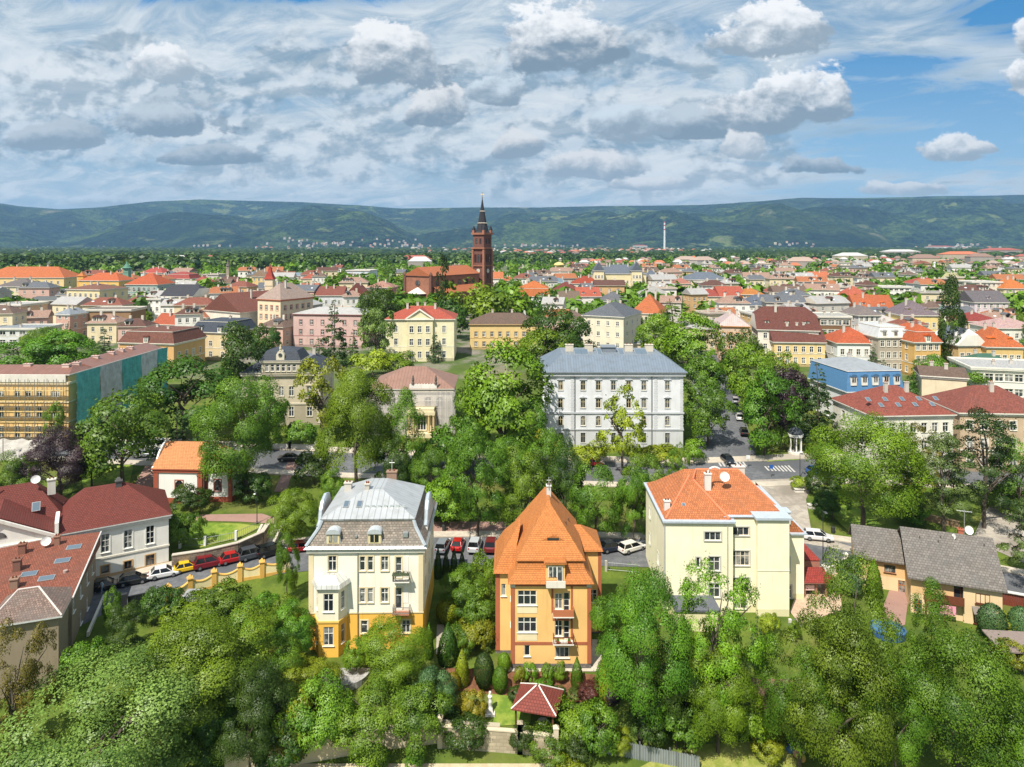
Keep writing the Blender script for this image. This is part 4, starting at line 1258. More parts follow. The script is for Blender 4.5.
    e.build('eyebrow_dormer', [orange], roof, (.4, -d / 2 + 2.2, tt + 1.9))
    e = MB(); e.box(-.75, .75, -.06, -.01, .05, .32, 0); e.build('eyebrow_window', glass_mat(), roof, (.4, -d / 2 + 2.2, tt + 1.88))
    # left wing, right bay
    lw, ld = 2.0, 8.0
    shell(r, lw, ld, h, [('f', 0, 7.6, .6, 1.5, 'cas plainp')], [stone, wl], bands=((.75, 1),), cx=-w / 2 - lw / 2 + .01, cy=-d / 2 + 2.6 + ld / 2, faces='flb', near=True, name='wing_wall')
    k = MB(); cx = -w / 2 - lw / 2 + .3; cyw = -d / 2 + 2.6 + ld / 2
    k.frus(lw + 1.2, ld + .9, h + .003, lw + .6, ld + .2, h + .4, 0, cx=cx, cy=cyw); k.frus(lw + .6, ld + .2, h + .401, 1.6, ld - 1.9, h + 2.2, 0, cx=cx, cy=cyw, dx=.5)
    k.frus(1.6, ld - 1.9, h + 2.201, .3, 2.0, h + 4.6, 0, cx=cx + .5, cy=cyw, dx=1.3)
    k.build('wing_roof', [orange], r)
    tr = MB(); tr.box(-w / 2 - lw - .04, -w / 2 - lw + .5, cyw - ld / 2 - .06, cyw - ld / 2 + .3, .78, h - .05); tr.build('pilaster_trim', rust, r)
    bw, bdp, bh = 2.2, 5.2, h + .9
    shell(r, bw, bdp, bh, [('f', 0, 4.6, 1.1, 1.7, 'cas'), ('r', 0, 7.6, 1.2, 1.6, 'cas'), ('r', 0, 4.4, 1.2, 1.6, 'cas')], [stone, wl], bands=((.75, 1),), cx=w / 2 + bw / 2 - .01, cy=2.6, faces='frb', near=True, name='wing_wall')
    tr = MB(); tr.box(w / 2 + bw - .4, w / 2 + bw + .05, 2.6 - bdp / 2 - .06, 2.6 - bdp / 2 + .3, .78, bh - .02); tr.build('pilaster_trim', rust, r)
    k = MB(); k.frus(bw + 1.1, bdp + .9, bh, bw + .9, bdp + .7, bh + .2, 0, cx=w / 2 + bw / 2 - .3, cy=2.6); k.frus(bw + .9, bdp + .7, bh + .201, 1.0, .3, bh + 2.2, 0, cx=w / 2 + bw / 2 - .3, cy=2.6, dx=-1.6)
    k.build('bay_roof', [orange], r)
    pz = tt + 4.9
    c = chimney(roof, .2, 1.9, pz + .2, 1.3, .6, .6, (206, 204, 200)); mm = MB(); mm.tube([(0, 0, 0), (0, 0, 1.6)], .05); mm.tube([(-.3, 0, 1.2), (.3, 0, 1.2)], .04); mm.build('aerial', plain((200, 200, 200), .4, .5), roof, (.2, 1.5, pz + 1.2))
    v = MB(); v.box(-.3, .3, -.3, .3, -.8, .5); v.build('vent', plain((214, 212, 206), .6), roof, (-.75, -2.3, tt + 3.2))
    lp = MB(); lp.tube([(-1.3, -4.0, tt + 1.45), (-.1, 1.0, tt + 5.35)], .05); lp.build('lightning_rod', plain((120, 110, 100), .5), roof)
    for xx, yy_ in ((2.3, -1.5), (2.9, 1.2)):
        v = MB(); v.cyl(0, 0, -.5, .5, .1, .1, 8); v.build('vent', plain((110, 80, 60), .6), roof, (xx, yy_, tt + 5.3 - xx * 1.18))
    pth = MB(); pth.box(w / 2 + .05, w / 2 + 2.5, -d / 2 + 1.0, 0, -.6, .02); 
orange_house()

# ---- pale yellow house
def yellow_house():
    X, Y, Z = 22.2, 82.0, .3; h = 12.7
    r = thing('apartment_house', 'pale yellow house with red orange hipped roof and blue grey flashing', 'house', (22.2 + 4.8, 90.0, Z), R(-1))
    HOUSES.append((27, 90, 10))
    yl, bl = plaster((247, 238, 200)), plain((186, 196, 206), .45, .2)
    base = plaster((222, 214, 164))
    st = (198, 196, 184)
    A = dict(cx=-4.5, cy=-1.0, w=8.4, d=14)
    shell(r, A['w'], A['d'], h, [('f', 1.7, 10.3, 2.0, 1.15, 'cas3'), ('f', -.1, 6.6, .45, 1.4, 'plainp'), ('f', 1.9, 6.2, 1.35, 1.9, 'cas'), ('f', 1.9, 2.6, 1.35, 1.9, 'cas'), ('l', -3.6, 8.9, 1.0, 1.5, 'cas'), ('l', -3.6, 5.0, 1.0, 1.5, 'cas'), ('l', 2.6, 5.0, 1.0, 1.5, 'cas')],
          [base, yl], bands=((1.0, 1),), cx=A['cx'], cy=A['cy'], scol=st, near=True)
    shell(r, 4.0, 13.0, h + .3, [('f', 0.1, 10.6, 2.1, 1.15, 'cas3'), ('f', .1, 6.5, 2.2, 2.0, 'cas4'), ('f', .1, 3.0, 2.2, 1.8, 'cas4'), ('f', .1, .6, 1.4, 1.2, 'cas')], [base, yl], bands=((1.0, 1),), cx=.8, cy=-.6, scol=st, near=True, fcol=(226, 214, 196))
    shell(r, 3.9, 11.5, h + .45, [('r', -3.4, 10.6, 1.0, 1.5, 'cas')], [base, yl], bands=((1.0, 1),), cx=4.7, cy=-2.2, near=True)
    shell(r, 3.4, 9.0, 9.4, [('f', -.6, 4.0, .9, 2.2, 'cas'), ('f', -.5, .4, 1.2, 1.8, 'cas'), ('r', -2, 4.0, 1.0, 1.8, 'cas'), ('r', 2, 4.0, 1.0, 1.8, 'cas')], [base, yl], bands=((1.0, 1),), cx=8.3, cy=.6, scol=st, near=True, faces='frb')
    red = tiles((208, 110, 54), .3, .36, .22, weather=.35)
    m = MB()
    m.frus(9.0, 14.6, h, 9.0, 14.6, h + .25, 1, cx=-4.5, cy=-1.0)
    m.frus(4.0, 13.2, h + .301, 4.0, 13.4, h + .5, 1, cx=.8, cy=-.6)
    m.frus(4.5, 12.1, h + .451, 4.5, 12.1, h + .75, 1, cx=4.7, cy=-2.2)
    m.frus(3.9, 9.6, 9.4, 3.9, 9.6, 9.6, 1, cx=8.4, cy=.6)
    roof = m.build('roof', [red, bl], r)
    k = MB(); k.frus(8.3, 13.6, h + .253, .4, 3.0, h + 3.4, 0, cx=-4.5, cy=-.8, dx=.9, dy=1.0); k.build('roof_slope', [red], roof)
    k = MB(); k.frus(14.2, 13.9, h + .25, 7.5, .4, h + 3.8, 0, cx=-.4, cy=-.25, dy=2.25); k.build('roof_slope', [red], roof)
    k = MB(); k.poly([(6.6, -3.7, h + .5), (10.1, -3.7, 9.62), (10.1, 5.0, 9.62), (6.6, 5.0, h + .9)]); k.poly([(6.6, -3.7, 9.61), (10.1, -3.7, 9.61), (6.6, -3.7, h + .5)]); k.poly([(6.6, 5.0, h + .9), (10.1, 5.0, 9.61), (6.6, 5.0, 9.61)])
    k.build('roof_slope', [red], roof)
    k = MB()
    for pts in ([(-8.5, -7.6, h + .35), (-3.8, .3, h + 3.45)], [(-.6, -7.6, h + .35), (-3.6, -1.2, h + 3.4)], [(-3.6, -1.0, h + 3.45), (-2.5, 2.0, h + 3.8), (3.2, 2.0, h + 3.8)], [(3.2, 2.0, h + 3.8), (6.6, -3.8, h + .5)]):
        k.tube(pts, .16, 6)
    k.build('ridge_tiles', plain((206, 120, 84), .8), roof)
    dm = MB(); dm.box(-.5, .9, -.5, 1.2, 0, 1.6, 0); dm.box(-.35, .55, -.56, -.501, .4, 1.4, 1); dm.box(-.6, 1.0, -.6, 1.3, 1.602, 1.75, 2); dm.build('dormer', [plain((214, 214, 210)), glass_mat(), bl], roof, (7.4, -3.4, h - 1.9))
    chimney(roof, -1.9, -2.0, h + 2.3, 2.2, .8, .55, (216, 212, 204)); chimney(roof, -7.9, -5.2, h + .3, 1.5, .7, .6, (216, 212, 204)); chimney(roof, 3.4, 2.4, h + 3.0, 1.1, 1.6, .8, (206, 200, 190))
    ar = MB(); ar.tube([(-1.9 + .9 - .9 * math.cos(t), -2.0, h + 4.6 + .9 * math.sin(t)) for t in [math.pi * i / 8 for i in range(7)]], .16, 8); ar.build('flue', plain((220, 220, 216), .4, .3), roof)
    dish(roof, .2, -2.2, h + 4.2, .68, R(10))
    for x_, y_, z_ in ((-5.8, -5.3, h + 1.3), (-3.2, -3.2, h + 2.3)): skylight(roof, x_, y_, z_, .5, .6, R(30))
    for xx in (-8.75, -1.0): 
        v = MB(); v.tube([(xx, -8.1, 0), (xx, -8.1, h - .3)], .06, 8); v.build('downpipe', plain((190, 194, 190), .5, .3), r)
    b = MB(); b.box(2.74, 6.66, -8.0, -7.9, 6.2, 6.3); b.build('string_course', plaster((232, 228, 190)), r)
    c = MB(); c.frus(5.0, 3.4, .0, 5.0, 3.4, 2.6, 0, cx=-5.5, cy=-9.8); c.frus(5.4, 3.8, 2.601, 5.4, 3.8, 2.85, 1, cx=-5.5, cy=-9.8)
    c.build('annex', [base, plain((92, 96, 104), .8)], r)
    # porch with small red roofs
    p = MB()
    p.box(10.1, 13.2, -1.5, 2.5, -.3, 2.6, 0)
    for x_ in (10.3, 11.8, 13.1): p.box(x_ - .12, x_ + .12, -3.4, -3.16, -.3, 2.5, 1)
    p.poly([(9.9, -3.9, 2.55), (13.6, -3.9, 2.55), (13.6, -1.2, 3.5), (9.9, -1.2, 3.5)], 2); p.poly([(9.9, -1.2, 3.4), (13.6, -1.2, 3.4), (13.6, -3.9, 2.45), (9.9, -3.9, 2.45)], 1)
    p.poly([(9.9, -.9, 4.3), (13.4, -.9, 4.3), (12.2, 2.6, 5.6), (9.9, 2.6, 5.6)], 2); p.box(10.0, 13.3, -.8, 2.4, 2.61, 4.2, 1)
    p.poly([(13.6, -3.6, 2.5), (15.2, -3.4, 2.0), (15.2, -.4, 2.0), (13.6, -.4, 2.6)], 2)
    p.box(14.9, 15.1, -3.3, -3.1, -.3, 2.0, 1)
    p.build('porch', [plaster((206, 190, 170)), plaster((170, 110, 90)), tiles((170, 50, 40), .3, .3, .15)], r)
    sg = MB(); sg.box(10.4, 11.6, -3.3, -3.22, 1.2, 1.9); sg.build('board', plain((226, 190, 186), .6), r)
yellow_house()

# ---- house with the grey slate roof
def slate_house():
    a = R(-21); w, d, h, rh = 11.0, 11.5, 5.3, 4.0
    fx, fy = 55.7, 81.0
    r = thing('house', 'ochre house with large grey shingle roof and brown balcony', 'house', (fx - math.sin(a) * d / 2, fy + math.cos(a) * d / 2, .35), a)
    HOUSES.append((fx, fy + 6, 8))
    och = plaster((222, 180, 118)); pale = plaster((230, 200, 150))
    gr = tiles((126, 118, 111), .45, .38, .22, weather=.3)
    brown = (96, 48, 30)
    U = [('f', 3.2, 3.0, 1.6, 1.4, 'cas plainp', brown), ('f', 3.0, .1, 2.0, 1.9, 'door', brown), ('f', -4.6, .2, 1.0, 1.8, 'door', (190, 110, 50)), ('r', -2.0, 3.0, 1.2, 1.3, 'cas', brown), ('r', 2.0, 3.0, 1.2, 1.3, 'cas', brown),
         ('f', .6, 3.0, 1.6, 1.9, 'door', brown), ('f', -2.0, .2, 2.2, 1.9, 'cas3', brown)]
    shell(r, w, d, h, U, [och, pale], bands=((2.7, 0),), gable='x', gh=rh, near=True, m0=1)
    m = MB()
    W2, D2 = w / 2 + .5, d / 2 + .75
    m.extrude_x([(-D2, h - .35), (-D2, h - .12), (0, h + rh + .2), (D2, h - .12), (D2, h - .35), (0, h + rh)], -W2, W2, 0)
    roof = m.build('roof', [gr], r)
    e = MB(); e.frus(.1, .1, h, .1, .1, h + .1)
    # projecting right part
    k = MB(); k.box(.9, 5.5, -d / 2 - .25, -d / 2 - .002, -2, h - .36, 0); k.build('front_wall', [pale], r)
    for u, z, ww, hh in ((3.2, 2.9, 1.7, 1.3), (3.2, .2, 2.1, 1.7)):
        me, pe = window_meshes(ww, hh, 'cas3 plainp', brown, None, True); o = link('window', me, r, (u, -d / 2 - .35, z)); link('pane', pe, o)
    aw = MB(); aw.poly([(1.9, -d / 2 - 1.4, 1.9), (4.6, -d / 2 - 1.4, 1.9), (4.6, -d / 2 - .26, 2.4), (1.9, -d / 2 - .26, 2.4)]); aw.poly([(1.9, -d / 2 - .26, 2.36), (4.6, -d / 2 - .26, 2.36), (4.6, -d / 2 - 1.4, 1.86), (1.9, -d / 2 - 1.4, 1.86)]); aw.build('awning', plain((120, 112, 106), .8), r)
    b = MB(); b.box(-3.9, .85, -d / 2 - 1.1, -d / 2 - .01, 2.5, 2.65); b.box(-3.9, .85, -d / 2 - 1.1, -d / 2 - 1.0, 2.66, 3.6); bl = b.build('balcony', plain((104, 56, 34), .8, name='brown_wood'), r)
    ps = MB(); 
    for x_ in (-3.8, -1.5): ps.box(x_ - .1, x_ + .1, -d / 2 - 1.08, -d / 2 - .88, -1, 2.49)
    ps.build('post', plain((104, 56, 34), .8, name='brown_wood'), bl)
    cl = MB(); cl.box(-1.6, .1, -d / 2 - 1.16, -d / 2 - 1.12, 1.2, 2.4); o = cl.build('laundry', plain((226, 150, 170), .9), None)
    o.parent = None; o.matrix_world = r.matrix_world; o.location = r.location; o.rotation_euler = r.rotation_euler; tag(o, 'pink sheet hanging below the brown balcony of the grey roofed house', 'sheet')
    chimney(roof, 2.0, .3, h + rh - .3, 1.0, .7, .6, (176, 96, 66)); dish(roof, 3.0, .2, h + rh + .8, .6, R(15)); dish(roof, 1.0, -.6, h + rh - .1, .4, R(-60))
    ae = MB(); ae.tube([(2.6, .8, h + rh), (2.6, .8, h + rh + 3.4)], .05); ae.tube([(1.6, .8, h + rh + 3.2), (3.6, .8, h + rh + 3.2)], .035)
    for k_ in range(6): ae.tube([(1.7 + .35 * k_, .45, h + rh + 3.2), (1.7 + .35 * k_, 1.15, h + rh + 3.2)], .025)
    ae.build('aerial', plain((180, 182, 182), .4, .5), roof)
    for x_, y_ in ((-3.6, -1.3), (-.8, -.9), (4.6, -1.2), (-1.2, -1.5)):
        v = MB(); v.cyl(0, 0, -.3, .35, .09, .09, 8); v.build('vent', plain((90, 86, 84), .7), roof, (x_, y_, h + rh + .2 + y_ * .69))
    # left lower wing
    lw, ld = 7.2, 7.0
    cx, cyw = -w / 2 - lw / 2 + .6, 2.4
    shell(r, lw, ld, h - .3, [('f', 1.0, 3.0, 1.5, 1.1, 'cas', brown), ('f', 2.6, .2, 1.0, 1.9, 'door', (196, 116, 50))], [och, pale], bands=((2.4, 0),), gable='x', gh=2.8, cx=cx, cy=cyw, near=True, name='wing_wall', faces='flb', m0=1)
    m = MB(); hh = h - .3
    m.extrude_x([(cyw - ld / 2 - .6, hh - .35), (cyw - ld / 2 - .6, hh - .15), (cyw, hh + 3.0), (cyw + ld / 2 + .6, hh - .15), (cyw + ld / 2 + .6, hh - .35), (cyw, hh + 2.8)], cx - lw / 2 - .4, cx + lw / 2 - .7, 0); m.build('wing_roof', [gr], r)
slate_house()

# ---- chapel
def chapel():
    y0 = 116.5; w, d, h, rh = 8.4, 8.5, 5.6, 3.6; X = -57.0
    r = thing('chapel', 'small white chapel with rust red trim and orange roof', 'chapel', (X, y0 + d / 2, 3.7), R(-3))
    HOUSES.append((X + 2, y0 + 4, 8))
    wt, rust = plaster((232, 230, 224)), plaster((164, 78, 52))
    rf = tiles((228, 136, 72), .3, .3, .14, weather=.2)
    fc = (92, 52, 40)
    shell(r, w, d, h, [('f', .2, 1.7, 1.3, 2.0, 'arch', fc, (164, 78, 52)), ('l', 0, 1.7, 1.2, 2.0, 'arch', fc, (164, 78, 52))], [rust, wt], bands=((.6, 1),), near=True, gable='x', gh=rh)
    for s in (-1, 1): t = MB(); t.box(s * (w / 2 - .35) - .42, s * (w / 2 - .35) + .42, -d / 2 - .12, -d / 2 + .3, -2, h - .5); t.build('corner_pilaster', rust, r)
    ring(r, w, d, h - .5, h - .003, .2, rust)
    roof = roof_mesh('gable', w, d, h, rh, .35, 'x').build('roof', [rf, rust], r)
    fg = MB(); fg.extrude_x([(-4.5, 0), (-4.4, .6), (-3.3, 1.2), (-2.4, 2.6), (-1.1, 3.8), (0, 4.3), (1.1, 3.8), (2.4, 2.6), (3.3, 1.2), (4.4, .6), (4.5, 0)], -w / 2 - .38, -w / 2 - .1); fg.build('front_gable', wt, r, (0, 0, h - .2))
    cr = MB(); cr.tube([(-w / 2 - .25, 0, h + 4), (-w / 2 - .25, 0, h + 5.4)], .06); cr.tube([(-w / 2 - .25, -.35, h + 5.0), (-w / 2 - .25, .35, h + 5.0)], .06); cr.build('cross', plain((110, 96, 80), .5, .4), r)
    aw, ad = 4.8, 6.6
    shell(r, aw, ad, h - .3, [('f', -.1, 1.6, 1.15, 2.0, 'arch', fc, (164, 78, 52))], [rust, wt], bands=((.6, 1),), near=True, cx=w / 2 + aw / 2, name='apse_wall', faces='frb')
    t = MB()
    for s in (-1, 1): t.box(w / 2 + aw / 2 + s * (aw / 2 - .3) - .32, w / 2 + aw / 2 + s * (aw / 2 - .3) + .32, -ad / 2 - .1, -ad / 2 + .2, -2, h - .6)
    t.box(w / 2, w / 2 + aw + .15, -ad / 2 - .16, ad / 2 + .16, h - .62, h - .31); t.build('apse_trim', rust, r)
    k = MB(); k.frus(aw + .9, ad + .8, h - .3, aw + .9, ad + .8, h - .12, 1, cx=w / 2 + aw / 2 + .2); k.frus(aw + .9, ad + .8, h - .119, .8, .1, h + 3.4, 0, cx=w / 2 + aw / 2 + .2, dx=-1.6); k.build('apse_roof', [rf, rust], r)
chapel()

# ---- white school
def white_school():
    w, d, h = 28.0, 17.0, 15.6; X, Y, Z = 21.0, 138.0, 6.2
    r = thing('school', 'pale grey four storey school with grey seam roof and skylights', 'school', (X, Y + d / 2, Z), R(-.5))
    HOUSES.append((X, Y + 8, 16))
    us = [-11, -6.4, -3.3, -.2, 2.9, 6.0, 10.8]; U = []
    fc = (206, 190, 150)
    for u in us:
        U += [('f', u, 11.9, .95, 1.9, 'cas hood', fc), ('f', u, 8.2, .95, 1.9, 'cas pedi', fc), ('f', u, 4.5, .95, 2.0, 'arch', fc), ('f', u, .9, .95, 2.1, 'cas', (150, 140, 116))]
    for k in range(4):
        for z in (11.9, 8.2, 4.5): U += [(f, -6 + 4 * k, z, .95, 1.9, 'cas', fc) for f in 'rl']
    wm = plaster((216, 218, 222))
    shell(r, w, d, h, U, [plaster((200, 202, 206)), wm], bands=((3.6, 1),), scol=(204, 206, 210), near=True)
    sc_ = plaster((186, 190, 196))
    ring(r, w, d, 3.55, 3.85, .14, sc_, 'string_course'); ring(r, w, d, 7.0, 7.35, .2, sc_, 'string_course'); ring(r, w, d, h - .7, h - .004, .45, plaster((206, 208, 212)))
    for x in (-w / 2 + .3, -8.6, 8.4, w / 2 - .3):
        q = MB()
        for k in range(30): q.box(x - .35 + .06 * (k % 2), x + .35 - .06 * (k % 2), -d / 2 - .07, -d / 2 + .1, 3.9 + .37 * k, 3.9 + .37 * k + .33)
        q.build('quoins', plaster((204, 206, 210)), r)
    p = MB(); p.tube([(-8.1, -d / 2 - .12, 0), (-8.1, -d / 2 - .12, h - .7)], .09); p.tube([(7.6, -d / 2 - .12, 0), (7.6, -d / 2 - .12, h - .7)], .09); p.build('downpipe', plain((120, 124, 128), .5, .4), r)
    roof = roof_mesh('deck', w, d, h, 2.9, .75, s=4.2).build('roof', [seam_metal((120, 132, 146), .55, .5, .25), plain((126, 134, 142), .6), seam_metal((132, 142, 152), .7, .5, .2)], r)
    z = h + 3.1
    for x in (-8.6, -4.4, 4.2, 8.6): chimney(roof, x, 0, z + .2, 1.2, 1.7, .9, (206, 196, 176))
    for x, ww in ((-7.0, 1.6), (-5.6, 1.6), (-2.4, 1.0), (2.2, 1.2), (5.8, 1.4), (7.0, 1.4)): skylight(roof, x, -2.6, z + .25, ww, 2.8, R(14))
    b = MB(); b.box(-1.6, 1.3, -1.2, 2.2, z - .2, z + 1.0); b.box(-1.8, 1.5, -1.4, 2.4, z + 1.001, z + 1.12); b.build('roof_cabin', plain((120, 128, 136), .6), roof)
white_school()

# ---- long white house with wine red roof, at the left
def wine_red_house():
    a = R(31); u = Vector((math.cos(a), math.sin(a))); n = Vector((-u.y, u.x))
    c0 = Vector((-48.8, 95.6))      # right front corner
    w, d, h = 13.6, 11, 7.4; mid = c0 - u * w / 2 + n * d / 2
    r = thing('town_house', 'long white house with wine red roof and pedimented middle part', 'house', (mid.x, mid.y, 1.3), a)
    HOUSES.append((mid.x, mid.y, 9)); HOUSES.append((mid.x - 12, mid.y - 7, 9))
    wt = plaster((230, 228, 218)); tan = (206, 164, 104)
    us = [-3.9, -1.2, 1.6, 4.4]
    U = [('f', x, 3.6, 1.05, 2.7, 'cas4 cross' if 0 else 'cas cross', (226, 224, 216), (234, 232, 224)) for x in us] + [('f', x, .5, .95, 1.15, 'cas plainp', (120, 96, 70), tan) for x in us[:3]] + [('f', us[3], 0, 1.1, 1.9, 'door', (120, 96, 70), tan)]
    U += [('r', x, 3.6, 1.0, 2.6, 'cas') for x in (-3, 0, 3)]
    shell(r, w, d, h, U, [wt, wt], near=True)
    ring(r, w, d, h - .45, h - .004, .3, plaster((214, 210, 200))); ring(r, w, d, 2.7, 2.95, .1, plaster((214, 208, 192)), 'string_course')
    p = MB(); p.box(-w / 2 - .04, w / 2 + .04, -d / 2 - .05, -d / 2 + .05, -2, .35); p.build('plinth', plaster((196, 160, 112)), r)
    red = tiles((132, 54, 46), .3, .3, .14, weather=.25)
    m = MB(); m.frus(w + .9, d + .9, h, w + .9, d + .9, h + .18, 1); m.frus(w + .9, d + .9, h + .181, 5.0, .3, h + 4.4, 0, dx=-1.2)
    roof = m.build('roof', [red, plain((206, 204, 198), .6)], r)
    k = MB(); k.box(-.4, .4, -.35, .35, 0, 1.0); k.box(-.5, .5, -.45, .45, 1.001, 1.15); k.frus(.8, .7, 1.151, .3, .3, 1.6); k.build('roof_vent', plain((82, 80, 80), .7), roof, (.6, -.4, h + 3.8))
    # pedimented middle part, further left
    w2, d2, h2 = 13.0, 13.5, 7.6; cx, cyw = -w / 2 - w2 / 2, .6
    U2 = [('f', -4.0, 4.2, 1.5, 1.4, 'cas'), ('f', 0, 4.2, 1.7, 1.4, 'cas3'), ('f', 4.0, 4.2, 1.5, 1.4, 'cas'), ('f', -4.0, 1.0, 1.3, 1.6, 'cas'), ('f', 0, 1.0, 1.3, 1.6, 'cas'), ('f', 4, 1.0, 1.3, 1.6, 'cas')]
    shell(r, w2, d2, h2, U2, [wt, wt], near=True, cx=cx, cy=cyw, name='centre_wall', gable='y', gh=3.4)
    t = MB(); yf = cyw - d2 / 2
    t.box(cx - w2 / 2 - .3, cx + w2 / 2 + .3, yf - .35, yf - .002, h2 - .3, h2)
    for s in (-1, 1):
        t.extrude_y([(cx + s * (w2 / 2 + .3), h2 + .02), (cx + s * (w2 / 2 - .5), h2 + .02), (cx, h2 + 3.35), (cx, h2 + 3.8)][::s], yf - .35, yf - .002)
    t.build('pediment', plaster((222, 218, 208)), r)
    lu = MB(); pr = [(.95 * math.cos(x_), .85 * math.sin(x_)) for x_ in [math.pi * i / 10 for i in range(11)]]; lu.extrude_y(pr, -.03, .02); lu.build('lunette_window', glass_mat(), r, (cx, yf - .03, h2 + 1.0))
    m = MB(); m.extrude_y([(cx - w2 / 2 - .4, h2 + .05), (cx + w2 / 2 + .4, h2 + .05), (cx, h2 + 3.9)], yf + .3, yf + 8, 0); m.frus(w2 + 8, 9.5, h2 + .2, w2 + 2, .3, h2 + 5.2, 0, cx=cx - 3, cy=cyw + 3.0, dx=-1)
    ro2 = m.build('centre_roof', [red], r)
    fw = MB(); fw.box(-w / 2 - .3, -w / 2 + .15, yf + .2, yf + 5, h2 - .5, h2 + 1.7); fw.build('fire_wall', wt, r)
    chimney(ro2, cx + 5.5, cyw + 2.2, h2 + 4.2, 1.2, 1.0, .7, (206, 202, 190)); dish(ro2, cx + 3.6, cyw + 1.8, h2 + 5.9, .6, R(0))
    skylight(ro2, cx + 3.8, cyw - .7, h2 + 2.6, 1.0, 1.4, R(47)); 
    ra = MB(); ra.tube([(cx - 1, cyw + 2, h2 + 4.8), (cx - 1, cyw + 2, h2 + 6.2)], .1); ra.build('flue', plain((220, 220, 216), .5), ro2)
wine_red_house()

# ---- grey-beige house at the left edge
def beige_house():
    a = R(20); u = Vector((math.cos(a), math.sin(a))); n = Vector((-u.y, u.x))
    c0 = Vector((-50.2, 69.8)); w, d, h, rh = 13.0, 19.0, 8.2, 2.7
    mid = c0 - u * w / 2 + n * d / 2
    r = thing('house', 'grey beige rendered house with red brown roof and skylights', 'house', (mid.x, mid.y, -.8), a)
    HOUSES.append((mid.x, mid.y, 10))
    wl = plaster((150, 134, 110))
    U = [('r', -2.6, 4.9, 1.0, 1.7, 'cas'), ('r', 1.0, 4.9, 1.0, 1.7, 'cas'), ('r', 4.6, 4.9, 1.0, 1.7, 'cas'), ('r', 1.0, 1.4, 1.0, 1.7, 'cas'), ('r', 4.6, 1.4, 1.0, 1.7, 'cas'), ('r', 7.6, 4.9, .8, 1.4, 'cas')]
    f0 = 4.2
    shell(r, w, d - f0, h, [(q[0], q[1] - f0 / 2, *q[2:]) for q in U], [wl, wl], near=True, cy=f0 / 2)
    red = tiles((156, 80, 60), .26, .32, .28, weather=.55)
    y0, y1 = -d / 2 + f0 - .5, d / 2 + .4; zr = lambda y: h + 1.7 * (y - y0) / (y1 - y0)
    m = MB(); m.extrude_x([(y0, h - .25), (y1, h - .25), (y1, zr(y1)), (y0, h)], -w / 2 - 4, w / 2 + .5)
    roof = m.build('roof', [red], r)
    gt = MB(); gt.tube([(w / 2 + .58, y0, h), (w / 2 + .58, y1, zr(y1))], .1, 8); gt.build('gutter', plain((214, 214, 210), .4, .2), roof)
    for xv, yv in ((3.2, -.6), (4.0, 3.2), (4.6, 6.4), (1.0, 1.0)): skylight(roof, xv, yv, zr(yv), 1.7, 1.1, math.atan2(1.7, y1 - y0))
    chimney(roof, -.6, 2.4, zr(2), 1.4, .8, .8, (126, 88, 74)); chimney(roof, -1.2, 6.6, zr(6), 1.3, .8, .7, (136, 92, 74)); dish(roof, 1.2, 7.4, zr(7) + .9, .6, R(10)); chimney(roof, 2.4, 7.8, zr(7), 1.2, .6, .6, (150, 110, 90))
    chimney(roof, .2, -1.6, zr(-1), 1.0, .8, .8, (150, 120, 100))
    v = MB(); v.cyl(0, 0, -.3, .3, .25, .25, 10); v.build('vent', plain((170, 150, 140), .6), roof, (5.0, 0.2, zr(.2)))
    # lower hipped block in front
    bw, bd = 6.4, 6.0; bx, by = w / 2 - bw / 2, -d / 2 + bd / 2
    shell(r, bw, bd, h - .2, [], [wl, wl], cx=bx, cy=by, name='front_block')
    k = MB(); k.frus(bw + .9, bd + .9, h - .2, bw + .9, bd + .9, h, 1, cx=bx, cy=by); k.frus(bw + .9, bd + .9, h + .001, 2.0, .2, h + 1.9, 0, cx=bx, cy=by, dx=-.6, dy=.8); k.build('front_roof', [tiles((146, 112, 104), .26, .3, .35, weather=.6), plain((200, 202, 200), .5)], r)
    hp = MB(); z1 = h + 1.95
    for sx_ in (-1, 1): hp.tube([(bx + sx_ * (bw / 2 + .4), by - bd / 2 - .4, h + .06), (bx - .6 + sx_ * 1.0, by + .8, z1)], .1)
    hp.tube([(bx - 1.6, by + .8, z1), (bx + .4, by + .8, z1)], .1); hp.build('ridge_tiles', plain((196, 186, 180), .7), r)
    gw = MB(); gw.box(w / 2 + 1.2, w / 2 + 1.5, -2, d / 2 + 2, -1, 1.6); o = gw.build('garden_wall', plaster((216, 212, 200)), None, r.location, a); tag(o, 'white garden wall beside the grey beige house', 'wall')
beige_house()

